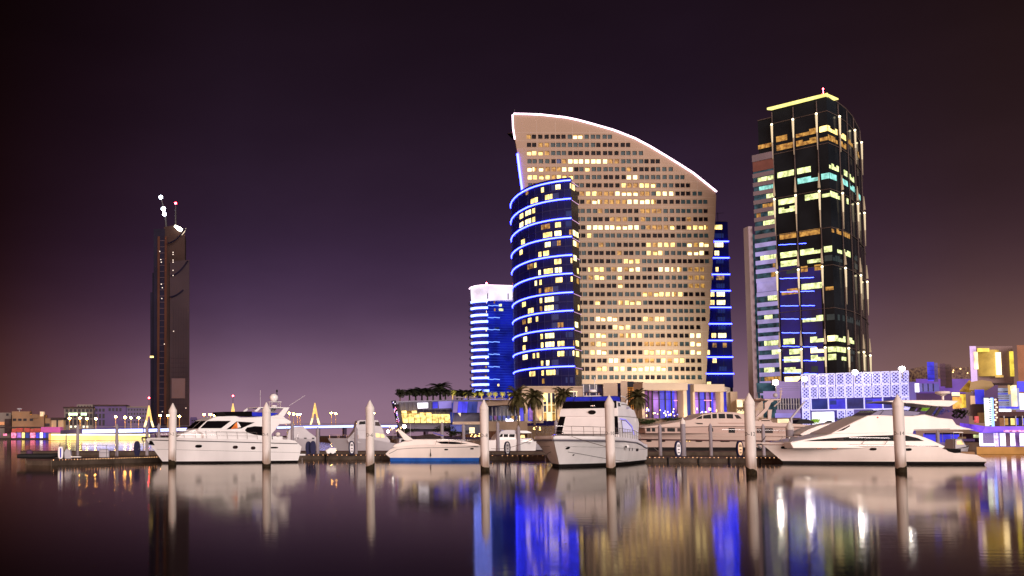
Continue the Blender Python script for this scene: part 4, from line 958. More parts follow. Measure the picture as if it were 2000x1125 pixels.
# --- quay walls and hedges
def wallthing(label,u0,u1,v0,v1,Y,d,m,cat='wall'):
    r=UB(MB(),u0,u1,v0,v1,Y,d).build('quay_wall',m); tag(r,label,cat); return r
wallthing('tan planter wall below the cream pavilion',1250,1440,817,834,222,2,STONED)
wallthing('golden lit quay wall at the right edge of the harbour',1908,2030,873,887,155,3,mat('golden quay stone',(.32,.17,.06),.8,var=.35,vs=3,emi=(.5,.22,.04),es=.25,evar=.8,evs=5))
# ================================================================= boats
class Boat:
    def __init__(s,name,label,Sp,Bp,hb,cat='boat',group=None):
        S_=Vector(Sp); B_=Vector(Bp); s.d=(B_-S_).normalized(); s.hb=hb
        s.left=Vector((-s.d.y,s.d.x)); s.sg=1 if s.left.dot(S_+B_)<0 else -1
        s.C=S_-s.left*s.sg*hb; s.L=(B_-S_).length
        s.root=thing(name,label,cat,(s.C.x,s.C.y,0),math.atan2(s.d.y,s.d.x),group)
    def q(s,u,v,y=None):
        y=s.sg*s.hb if y is None else s.sg*y
        r=ray(u,v); o=s.C+s.left*y; n=s.left
        t=(o.x*n.x+o.y*n.y)/(r.x*n.x+r.y*n.y); p=r*t
        return ((Vector((p.x,p.y))-s.C).dot(s.d), H+p.z)
    def fq(s,u,v,x):
        r=ray(u,v); o=s.C+s.d*x; n=s.d; t=(o.x*n.x+o.y*n.y)/(r.x*n.x+r.y*n.y); p=r*t
        return ((Vector((p.x,p.y))-s.C).dot(s.left), H+p.z)
    def part(s,mb,name,m,smooth=0,bevel=0,parent=None): return mb.build(name,m,parent or s.root,w=False,smooth=smooth,bevel=bevel,fixn=True)
    def hull(s,sheer,Lb,Lw,xs0,xw0,m,mb_,zboot=.22,wfun=None,wwfun=None,flare=1.3,knuckle=None,deckm=None,draft=-.5,rail=None,boot_h=None):
        hb=s.hb; n=26; s.sheer=sheer
        wf=wfun or (lambda t: .93+.07*min(1,t/.3) if t<.45 else max(0,1-((t-.45)/.55)**2.3))
        ww=wwfun or (lambda t: .86 if t<.35 else max(0,.86*(1-((t-.35)/.65)**1.7)))
        K=[1,.8,.6,.4,.2,0]
        s.hw=[]; rs=[]; rb=[]
        for i in range(n+1):
            t=i/n; t=1-(1-t)**1.25
            xs=lerp(xs0,Lb,t); zs=interp(sheer,xs); xw=lerp(xw0,Lw,t)
            ys=max(hb*wf(t),.015); yw=max(hb*ww(t),.01); row=[]
            for k in K:
                kk=k**flare if t>.4 else k**.6
                f_=lerp(k**.6,k**flare,min(1,max(0,(t-.3)/.5)))
                row.append((lerp(xw,xs,k),lerp(yw,ys,f_),lerp(zboot,zs,k)))
            s.hw.append(row)
            rs.append([(x,y,z) for x,y,z in row]+[(x,-y,z) for x,y,z in row[::-1]])
            b=row[-1]; xk=b[0]-(.35*(t**6)); 
            rb.append([(b[0],b[1],b[2]),(b[0]-.05*t,b[1]*.93,0.0),(xk,b[1]*.55,draft*.7),(xk,0.0,draft),(xk,-b[1]*.55,draft*.7),(b[0]-.05*t,-b[1]*.93,0.0),(b[0],-b[1],b[2])])
        h_=MB()
        h_.rings(rs,False,False)
        m0=len(rs[0]); h_.add(rs[0],[list(range(m0))])
        hull=s.part(h_,'hull',m,smooth=35)
        b_=MB(); b_.rings(rb,False,False); b_.add(rb[0],[list(range(7))]); s.part(b_,'keel',mb_,smooth=40)
        dk=MB(); dk.rings([[(r[0][0],r[0][1]-.04,r[0][2]-.06),(r[0][0],-r[0][1]+.04,r[0][2]-.06)] for r in s.hw],False,False)
        s.part(dk,'deck',deckm or DECK)
        return hull
    def ypt(s,x,z):   # half width of the hull at x, z
        best=(9e9,0)
        for r in s.hw:
            for p in r:
                e=(p[0]-x)**2+4*(p[2]-z)**2
                if e<best[0]: best=(e,p[1])
        # refine: blend nearest two rows linearly by x
        zc=z; vals=[]
        for r in s.hw:
            for a,b in zip(r,r[1:]):
                if (a[2]-zc)*(b[2]-zc)<=0 and a[2]!=b[2]:
                    t=(a[2]-zc)/(a[2]-b[2]); vals.append((lerp(a[0],b[0],t),lerp(a[1],b[1],t))); break
        vals.sort()
        return interp(vals,x) if vals else best[1]
    def stripe(s,z_of_x,x0,x1,r,name,m,n=24,both=True):
        for sd in ((1,-1) if both else (s.sg,)):
            mb=MB(); mb.tube([(lerp(x0,x1,i/n),sd*(s.ypt(lerp(x0,x1,i/n),z_of_x(lerp(x0,x1,i/n)))+.01),z_of_x(lerp(x0,x1,i/n))) for i in range(n+1)],r,6)
            s.part(mb,name,m,smooth=60)
    def rub(s,r,m,dz=-.1,x1=None):
        for sd in (1,-1):
            mb=MB(); pts=[(p[0][0],sd*(p[0][1]+.02),p[0][2]+dz) for p in s.hw if x1 is None or p[0][0]<x1]
            mb.tube(pts,r,6); s.part(mb,'rub_rail',m,smooth=60)
    def port(s,x,z,a,b,m,rim=CHROME,both=False):
        y=s.ypt(x,z); y2=s.ypt(x+.3,z); yl=s.ypt(x,z-.2)
        tx=Vector((.3,(y2-y)*s.sg,0)).normalized(); tz=Vector((0,(y-yl)*s.sg,.2)).normalized(); n=tx.cross(tz); 
        if n.y*s.sg<0: n=-n
        c=Vector((x,y*s.sg,z))
        def ell(A,B,o): return [c+n*o+tx*(A*math.copysign(abs(math.cos(k*math.pi/8))**.75,math.cos(k*math.pi/8)))+tz*(B*math.copysign(abs(math.sin(k*math.pi/8))**.75,math.sin(k*math.pi/8))) for k in range(16)]
        mb=MB(); mb.rings([ell(a+.05,b+.04,-.05),ell(a+.05,b+.04,.03)],True,True); fr=s.part(mb,'porthole',rim)
        mb=MB(); mb.rings([ell(a,b,0),ell(a,b,.045)],True,True); s.part(mb,'pane',m,parent=fr)
    def cab(s,name,poly,w,m,bevel=.05,parent=None):
        w0,z0,k,kx=w; f=lambda x,z: max(.05,w0-k*(z-z0)-kx*x)
        n=len(poly); A=[(x,f(x,z),z) for x,z in poly]; B=[(x,-f(x,z),z) for x,z in poly]
        mb=MB(); mb.add(A+B,[list(range(n)),[n+i for i in range(n)][::-1]]+[[i,n+i,n+(i+1)%n,(i+1)%n] for i in range(n)])
        return s.part(mb,name,m,smooth=32,bevel=bevel,parent=parent)
    def win(s,name,poly,w,m,off=.02,parent=None,both=True,th=.03):
        w0,z0,k,kx=w; f=lambda x,z: w0-k*(z-z0)-kx*x+off
        for sd in ((1,-1) if both else (s.sg,)):
            mb=MB(); mb.prism([(x,sd*(f(x,z)-th-.02),z) for x,z in poly],(0,sd*(th+.02),0)); s.part(mb,name,m,parent=parent)
    def across(s,name,A,B,f0,f1,w,m,off=.03,parent=None):  # panel on the slope between profile points A and B
        w0,z0,k,kx=w; f=lambda p: w0-k*(p[1]-z0)-kx*p[0]
        dx,dz=B[0]-A[0],B[1]-A[1]; l=math.hypot(dx,dz); nx,nz=dz/l*off,-dx/l*off
        if nz<0: nx,nz=-nx,-nz
        wa,wb=f(A),f(B); mb=MB()
        mb.prism([(A[0]-nx*.5,wa*f0,A[1]-nz*.5),(A[0]-nx*.5,wa*f1,A[1]-nz*.5),(B[0]-nx*.5,wb*f1,B[1]-nz*.5),(B[0]-nx*.5,wb*f0,B[1]-nz*.5)],(nx*1.5,0,nz*1.5)); s.part(mb,name,m,parent=parent)
    def rail(s,x0,x1,hgt,step,r=.018,inset=.08,mid=True,lean=.0,dz=0,m=CHROME,bow=False):
        sides=[]
        for sd in (1,-1):
            pts=[]; n=max(2,int((x1-x0)/step))
            for i in range(n+1):
                x=lerp(x0,x1,i/n); z=interp(s.sheer,x)+dz; y=sd*max(.05,s.ypt(x,z-.03-dz)-inset); pts.append((x,y,z))
            sides.append(pts)
            for (x,y,z) in pts:
                mb=MB(); mb.tube([(x,y,z-.05),(x+lean,y,z+hgt)],r,5); s.part(mb,'stanchion',m)
            if mid:
                mb=MB(); mb.tube([(x+lean*.5,y,z+hgt*.5) for x,y,z in pts],r*.7,5); s.part(mb,'guard_wire',m)
        top=[(x+lean,y,z+hgt) for x,y,z in sides[0]]+([(x+lean,y,z+hgt) for x,y,z in sides[1]][::-1] if bow else [])
        mb=MB(); mb.tube(top,r*1.15,6); s.part(mb,'guard_rail',m,smooth=60)
        if not bow: mb=MB(); mb.tube([(x+lean,y,z+hgt) for x,y,z in sides[1]],r*1.15,6); s.part(mb,'guard_rail',m,smooth=60)
def rod(bt,name,pts,r,m,n=6,parent=None):
    mb=MB(); mb.tube(pts,r,n); return bt.part(mb,name,m,smooth=50,parent=parent)
def dome(bt,name,c,r,m,sz=1.1):
    mb=MB(); mb.ball(c,r,14,sz); return bt.part(mb,name,m,smooth=60)
def rocks(): pass
def gpt(u,Y): return (GX(u,Y,0),Y)

# ---------------- 1 left flybridge yacht
def left_yacht():
    Yb,Ys=102.,108.
    b=Boat('motor_yacht','white flybridge motor yacht with satellite dome and amber curtain, between two piles at left',gpt(596,Ys),gpt(318,Yb),2.3,'yacht')
    Z=lambda x,y,w=None: b.q(270+x/5.556,740+y/5.556,w)
    Lb=Z(75,655,0)[0]; Lw=Z(262,860,0)[0]
    sh=[(Z(1775,735)[0],Z(1775,735)[1]),(Z(1730,675)[0],Z(1730,675)[1]),(Z(1650,658)[0],Z(1650,658)[1]),(Z(1300,655)[0],Z(1300,657)[1]),(Z(900,655)[0],Z(900,650)[1]),(Z(450,643)[0],Z(450,638)[1]),(Lb,Z(80,640,0)[1])]
    x0=Z(1780,760)[0]; xw0=Z(1750,870)[0]
    b.hull(sh,Lb,Lw,x0,xw0,WHITE,ANTI,zboot=.20)
    zst=lambda x: interp([(0,Z(1735,706)[1]),(Z(1000,685)[0],Z(1000,684)[1]),(Lb,Z(80,662,0)[1])],x)
    b.stripe(zst,x0+.5,Lb-.5,.045,'rub_rail',STRIPE)
    b.stripe(lambda x: interp([(0,Z(1700,803)[1]),(Lb,Z(200,765,0)[1]+.05)],x),x0+.2,Lb*.93,.012,'hull_line',STRIPE)
    for (px,py,a,c,m) in ((680,730,.30,.13,BLACKG),(1058,741,.23,.13,BROWNG),(1250,750,.21,.13,BROWNG)):
        x,z=Z(px,py); b.port(x,z,a,c,m)
    x,z=Z(1480,746); b.port(x,z,.42,.05,BLACKG)
    # anchor pocket
    mb=MB(); 
    ax,az=Z(140,690,.5); y=b.ypt(ax-.2,az)+.03
    x1,z1=Z(80,665,.1); x2,z2=Z(160,668,.5); x3,z3=Z(190,720,.5); x4,z4=Z(125,715,.3)
    for sd in (1,-1):
        mb=MB(); mb.add([(x,sd*(b.ypt(x,z)+.025),z) for x,z in ((x1-.4,z1-.05),(x2,z2-.05),(x3,z3),(x4,z4))],[[0,1,2,3]]); b.part(mb,'anchor_pocket',BLACKG)
    rod(b,'bow_roller',[(Lb-.5,0,sh[-1][1]-.02),(Lb+.35,0,sh[-1][1]+.02)],[.12,.09],CHROME)
    rod(b,'anchor',[(Lb+.35,0,sh[-1][1]-.02),(Lb+.15,0,sh[-1][1]-.45)],[.1,.05],METAL)
    # swim platform
    mb=MB(); xp=Z(1835,815)[0]; zp=Z(1800,815)[1]; mb.box(xp,x0+.4,-1.9,1.9,zp-.18,zp); b.part(mb,'swim_platform',WHITE,bevel=.04)
    # trunk and cabin
    P=lambda *a: [Z(a[i],a[i+1],1.7) for i in range(0,len(a),2)]
    w=(2.0,2.4,.16,.0)
    tw=(1.9,2.0,.30,.035)
    b.cab('foredeck_trunk',P(430,640,500,592,640,545,900,540,1000,600,1000,660),tw,WHITE,.08)
    b.cab('cabin',P(640,548,745,452,850,408,1060,402,1110,418,1430,412,1600,426,1660,458,1655,486,1530,494,1480,560,1440,600,1440,668,700,668,700,600),w,WHITE,.06)
    b.win('windshield_side',P(668,536,752,456,1006,455,895,536),w,BLACKG)
    A,B=Z(648,540,1.7),Z(744,456,1.7)
    b.across('windshield',A,B,-.92,-.05,w,BLACKG); b.across('windshield',A,B,.05,.92,w,BLACKG)
    b.win('side_window',P(952,548,1066,462,1262,472,1112,538),w,BLACKG)
    b.win('curtain',P(1000,544,1060,474,1076,470,1076,536),w,AMBER,off=.035)
    b.win('window_frame',P(1074,530,1070,470,1080,468,1110,520,1104,526),w,WHITE,off=.045)
    b.win('side_window',P(1150,556,1180,527,1262,513,1350,518,1420,545,1430,590,1350,618,1250,605,1172,580),w,BLACKG)
    # aft gap between overhang and deck stays open; cockpit seat and stairs
    mb=MB(); xa,za=Z(1620,655); xb,zb=Z(1510,600); mb.box(xa,xb,-1.2,1.2,1.6,2.75); b.part(mb,'cockpit_seat',WHITE,bevel=.08)
    mb=MB(); xa,za=Z(1560,600); mb.ball((xa,1.3*b.sg,2.95),.28,10,.8); b.part(mb,'deck_cushion',CREAM,smooth=60)
    for px in (1650,): xa,za=Z(px,480); rod(b,'deck_post',[(xa,1.6,2.2),(xa+.1,1.6,za)],.03,CHROME); rod(b,'deck_post',[(xa,-1.6,2.2),(xa+.1,-1.6,za)],.03,CHROME)
    # flybridge coaming and dark screen
    fw=(1.62,Z(1000,405)[1],.05,0)
    b.cab('flybridge_screen',P(930,356,1240,352,1240,404,962,402),fw,BLACKG,.03)
    b.cab('flybridge_cover',P(1240,360,1530,372,1440,408,1240,406),fw,CANVASB,.03)
    b.cab('flybridge_side',P(1150,420,1440,404,1560,385,1600,428),(1.7,Z(1000,405)[1],.05,0),WHITE,.05)
    mb=MB(); x,z=Z(957,392,1.0); mb.ball((x,.6*b.sg,z),.12,10); b.part(mb,'searchlight',CHROME,smooth=60)
    # radar arch
    for sd in (1,-1):
        for poly in (P(1588,312,1640,320,1592,400,1540,418,1440,430,1520,395),P(1308,312,1338,318,1292,356,1262,352)):
            mb=MB(); mb.prism([(x,sd*1.62,z) for x,z in poly],(0,-sd*.14,0)); b.part(mb,'arch_leg',WHITE,bevel=.03)
    xa,za=Z(1308,312,1.6); xb,zb=Z(1640,318,1.6); mb=MB(); mb.box(xb,xa,-1.62,1.62,(za+zb)/2-.03,(za+zb)/2+.07); b.part(mb,'arch_top',WHITE,bevel=.03)
    zt=(za+zb)/2+.1
    for px in (1438,1530):
        x,_=Z(px,300,0); rod(b,'mast_post',[(x,.3,zt),(x,.3,zt+.55)],.03,CHROME); rod(b,'mast_post',[(x,-.3,zt),(x,-.3,zt+.55)],.03,CHROME)
    x1,_=Z(1415,250,0); x2,_=Z(1540,250,0); mb=MB(); mb.box(x2,x1,-.4,.4,zt+.55,zt+.61); b.part(mb,'mast_shelf',WHITE,bevel=.02)
    xc,_=Z(1472,210,0); dome(b,'satellite_dome',(xc,0,zt+1.03),.46,WHITE,.95)
    mb=MB(); mb.lathe([(.30,0),(.33,.06),(.28,.17),(.001,.19)],14,(xc,0,zt+.05)); b.part(mb,'radar',WHITE,smooth=40)
    x,_=Z(1505,160,0); rod(b,'mast_light',[(x,0,zt+.6),(x,0,zt+1.9)],[.05,.04],DARKM); mb=MB(); mb.ball((x,0,zt+1.75),.1,8,1.6); b.part(mb,'horn',RUBBER,smooth=60)
    xa,za=Z(1325,300,1.4); rod(b,'whip_antenna',[(xa,1.4*b.sg,za),(xa,1.4*b.sg,za+1.7)],.014,WHITE)
    xa,za=Z(1640,290,1.4); xb,zb=Z(1810,180,1.4); rod(b,'whip_antenna',[(xa,1.4*b.sg,za),(xb,1.4*b.sg,zb)],.014,WHITE)
    b.rail(Z(1300,600)[0],Lb-.35,.72,1.05,bow=True,lean=.12)
    rod(b,'flag_staff',[(x0+.2,1.2*b.sg,2.3),(x0-.1,1.2*b.sg,3.1)],.02,CHROME)
    return b
left_yacht()

# ---------------- 2 big centre yacht, bow towards the camera
def centre_yacht():
    a=Vector((.53,.848)); bb=Vector((.848,-.53)); bow=Vector((27.6,88.6)); L_=25.; hb=3.55
    St=bow+a*L_+bb*hb; Bp=bow+bb*hb
    b=Boat('motor_yacht','large white motor yacht seen bow first with a blue canvas band round its flybridge',St,Bp,hb,'yacht')
    s=b.sg
    sh=[(0,1.65),(1.2,1.75),(3,2.0),(6,2.25),(12,2.42),(18,2.50),(24,2.58)]
    wf=lambda t: .95+.05*min(1,t/.3) if t<.5 else max(0,1-((t-.5)/.5)**3.8)
    ww=lambda t: .93 if t<.4 else max(0,.93*(1-((t-.4)/.6)**2.1))
    b.hull(sh,24,22.2,-.9,-.9,WHITE,ANTI,zboot=.28,wfun=wf,wwfun=ww,flare=1.12)
    b.rub(.07,mat('grey rub rail',(.12,.11,.14),.4,var=0),dz=-.16)
    b.stripe(lambda x: 1.35+x*.022,.3,22.6,.013,'hull_line',STRIPE)
    b.stripe(lambda x: max(.34,.30+.02*(x-9)**1.55) if x>9 else .34,9.4,22.0,.022,'chine_line',STRIPE)
    # bow moulding: pale bulwark above the rub rail
    rs=[]
    for r in b.hw: rs.append([(r[0][0],r[0][1]+.01,r[0][2]-.02),(r[0][0]-.02,r[0][1]-.04,r[0][2]+.22),(r[0][0]-.02,max(.0,r[0][1]-.14),r[0][2]+.22),(r[0][0],max(0,r[0][1]-.12),r[0][2]-.02)])
    for sd in (1,-1):
        mb=MB(); mb.rings([[(x,sd*y,z) for x,y,z in r] for r in rs],True,True); b.part(mb,'bulwark',WHITE,smooth=40)
    for x,z,A,B_ in ((16.2,1.86,.42,.14),): b.port(x,z,A,B_,BLACKG)
    for k,x in enumerate((9.3,7.9)): b.port(x,1.45,.05,.12,BLACKG,rim=STRIPE)
    for k in range(5): b.port(5.9-.26*k-.0,1.38,.04,.10,BLACKG,rim=STRIPE)
    b.port(22.3,1.72,.16,.1,BLACKG) ; b.port(21.2,1.1,.05,.05,BLACKG)
    # raised foredeck
    b.cab('foredeck_trunk',[(9,2.2),(10,3.02),(14.5,2.98),(18.6,2.62),(19.2,2.4)],(2.5,2.4,.3,.0),WHITE,.1) if 0 else None
    tr=MB(); rs=[]
    for x,hw,z in ((8.5,2.75,2.95),(12,2.7,2.98),(15,2.35,2.94),(17.5,1.75,2.86),(19.5,1.0,2.76),(20.6,.3,2.62)):
        rs.append([(x,hw+.12,2.2),(x,hw,z-.06),(x,hw-.15,z),(x,-hw+.15,z),(x,-hw,z-.06),(x,-hw-.12,2.2)])
    tr.rings(rs,True,True); b.part(tr,'foredeck_trunk',DECK,smooth=40)
    # superstructure: lower cabin, white brow, black screen, blue canvas band
    zf=lambda v,x: b.fq(1150,v,x)[1]
    xA=11.6                        # foot of the front face
    z0=zf(846,xA); z1=zf(812.8,xA-.9); z2=zf(798,xA-1.2); z3=zf(784.6,xA-1.7); z4=zf(782,xA-1.8); z5=zf(775,xA-2.1)
    w=(2.98,z0,.13,0)
    b.cab('cabin',[(2.6,1.9),(2.0,z1-1.0),(1.2,z1),(xA-.9,z1),(xA,z0-.15),(xA,2.3)],w,WHITE,.06)
    b.cab('brow',[(1.6,z1-.02),(2.4,z2),(xA-1.2,z2),(xA-.75,z1-.02)],(3.05,z0,.13,0),WHITE,.04)
    w2=(3.0,z0,.13,0)
    b.cab('flybridge',[(2.6,z2-.05),(4.2,z4-.55),(6.2,z3),(xA-1.7,z3),(xA-1.25,z2-.02)],(2.98,z0,.13,0),WHITE,.05)
    b.across('flybridge_screen',(xA-1.25,z2+.04),(xA-1.7,z3+.02),-.97,.97,w2,BLACKG,off=.05)
    b.cab('canvas_band',[(7.6,z3),(7.6,z5-.02),(xA-2.1,z5),(xA-1.68,z3)],(2.72,z0,.10,0),CANVASB,.03)
    rod(b,'band_trim',[(xA-1.66,-2.45,z3+.05),(xA-1.66,2.45,z3+.05)],.03,CHROME)
    for f_ in (-.65,.05): rod(b,'canvas_seam',[(xA-1.66,f_*2.4,z3+.1),(xA-2.08,f_*2.35,z5)],.025,CANVASN)
    b.cab('canvas_top',[(7.6,z5-.03),(7.7,z5+.05),(xA-2.4,z5+.05),(xA-2.1,z5-.01)],(2.72,z0,.10,0),CANVASN,.02)
    # black corner windows left and right, white covers over the front screen
    A=(xA,z0-.1); B_=(xA-.9,z1-.06)
    b.across('corner_window',A,B_,-.995,-.80,w,BLACKG,off=.05); b.across('corner_window',A,B_,.80,.995,w,BLACKG,off=.05)
    b.across('corner_window',(lerp(A[0],B_[0],.62),lerp(A[1],B_[1],.62)),B_,-.8,-.60,w,BLACKG,off=.045); b.across('screen_cover',A,B_,-.79,.79,w,WHITE,off=.06)
    b.across('lower_vent',(xA,z0-.4),(xA,z0-.14),.25,.78,w,BLACKG,off=.05)
    # badge: black oval on the brow, horn lights above it
    mb=MB(); yy=.35*s; zc=(z1+z2)/2+.0; xo=xA-.93
    mb.rings([[Vector((xo+dx-(.10 if k<8 else 0)*0,yy+.36*math.cos(k*math.pi/8),zc+.22*math.sin(k*math.pi/8))) for k in range(16)] for dx in (-.2,.09)],True,True); b.part(mb,'oval_port',BLACKG)
    yy=.35*s; mb=MB(); mb.box(xA-1.35,xA-1.2,yy-.22,yy+.22,z2+.20,z2+.34); b.part(mb,'searchlight_bracket',CHROME,bevel=.02)
    for o in (-.14,.14): mb=MB(); mb.ball((xA-1.15,yy+o,z2+.27),.085,8); b.part(mb,'searchlight',CHROME,smooth=60)
    # side openings of the cabin
    b.win('side_window',[(xA-1.9,z0+.05),(xA-2.2,z1-.35),(xA-4.4,z1-.42),(xA-6.6,z0+.7),(xA-7.1,z0+.1)],w,BLACKG)
    b.win('window_trim',[(xA-1.6,z1-.22),(xA-4.3,z1-.26),(xA-7.0,z0+.75),(xA-7.5,z0-.2),(xA-7.3,z0-.2),(xA-6.8,z0+.62),(xA-4.3,z1-.36),(xA-1.6,z1-.32)],w,mat('violet lit trim',(.2,.2,.6),.5,emi=(.22,.18,.9),es=.8,var=0),off=.035)
    b.win('side_glow',[(xA-2.1,z0+.1),(xA-2.35,z1-.42),(xA-4.3,z1-.5),(xA-6.4,z0+.62),(xA-6.9,z0+.15)],w,mat('pale side glow',(.6,.58,.75),.5,emi=(.5,.48,.9),es=.35,var=.1),off=.03)  # glowing panel added in place of the bright light on the yacht side
    # aft buttress, arch
    for sd in (1,-1):
        mb=MB(); mb.prism([(x,sd*2.85,z) for x,z in ((2.4,z1-.2),(1.2,z1-.1),(.6,z0+1.0),(1.2,z0-.2),(2.4,1.9),(2.9,1.9))],(0,-sd*.12,0)); b.part(mb,'buttress',WHITE)
        rod(b,'arch_leg',[(4.2,sd*2.3,z2+.2),(3.6,sd*2.3,z3+.3),(4.4,sd*2.2,z4+.45),(6.0,sd*2.2,z4+.5)],.06,WHITE,parent=None)
    mb=MB(); mb.box(8.2,9.0,-.75,.75,z5+.05,z5+.13); rp=b.part(mb,'radar_plinth',WHITE,bevel=.02)
    for o in (-.6,.6): rod(b,'radar_post',[(8.6,o,z5+.1),(8.6,o,z5+.42)],.03,CHROME)
    mb=MB(); mb.box(8.35,8.85,-.85,.85,z5+.4,z5+.46); b.part(mb,'radar_shelf',BROWNG,bevel=.01)
    mb=MB(); mb.lathe([(.36,0),(.40,.1),(.34,.24),(.001,.3)],14,(8.6,0,z5+.48)); b.part(mb,'radar',WHITE,smooth=40)
    rod(b,'mast_light',[(8.3,.15,z5+.5),(8.3,.15,z5+2.0)],.03,WHITE); mb=MB(); mb.ball((8.3,.15,z5+1.7),.09,8); b.part(mb,'mast_lamp',WHITE,smooth=60)
    rod(b,'whip_antenna',[(8.0,-2.0,z5),(8.0,-2.0,z5+.75)],.03,WHITE)
    mb=MB(); mb.ball((xA-2.6,-1.6*s,z5+.2),.13,8); b.part(mb,'horn',CHROME,smooth=60)
    rod(b,'cabin_seam',[(1.3,s*(3.0-.13*(z1-z0)),z1-.02),(xA-.95,s*(3.0-.13*(z1-z0)),z1-.02)],.03,STRIPE)
    rod(b,'side_handrail',[(3.2,s*2.72,z2+.25),(6.2,s*2.66,z3-.25),(9.0,s*2.62,z3-.25)],.025,CHROME)
    b.win('flybridge_window',[(xA-2.0,z3-.14),(xA-1.75,z2+.2),(xA-2.7,z2+.2),(xA-2.9,z3-.14)],w2,BLACKG,off=.03)
    b.win('louvre',[(4.2,z2+.25),(5.9,z3-.45),(6.1,z3-.75),(4.6,z2+.1)],w2,mat('pale louvre',(.35,.33,.45),.5,var=.2),off=.02)
    b.rail(2.2,23.6,.85,1.15,r=.02,inset=.18,dz=.22,bow=True,lean=.12)
    # anchor and roller
    rod(b,'bow_roller',[(23.2,0,2.8),(24.35,0,2.72)],[.14,.10],CHROME)
    mb=MB(); mb.ball((22.2,.35*s,2.98),.13,8); b.part(mb,'windlass',CHROME,smooth=60)
    # fender on the visible side
    x=11.4; y=s*(b.ypt(x,1.8)+.2); mb=MB(); mb.tube([(x-.45,y,1.75),(x-.32,y,1.75),(x+.3,y,1.75),(x+.45,y,1.75)],[.10,.24,.24,.10],10); b.part(mb,'fender',WHITE,smooth=60)
    mb=MB(); mb.tube([(x+.44,y,1.75),(x+.52,y,1.75)],[.11,.09],8); b.part(mb,'fender_cap',RUBBER)
    return b
cyb=centre_yacht()

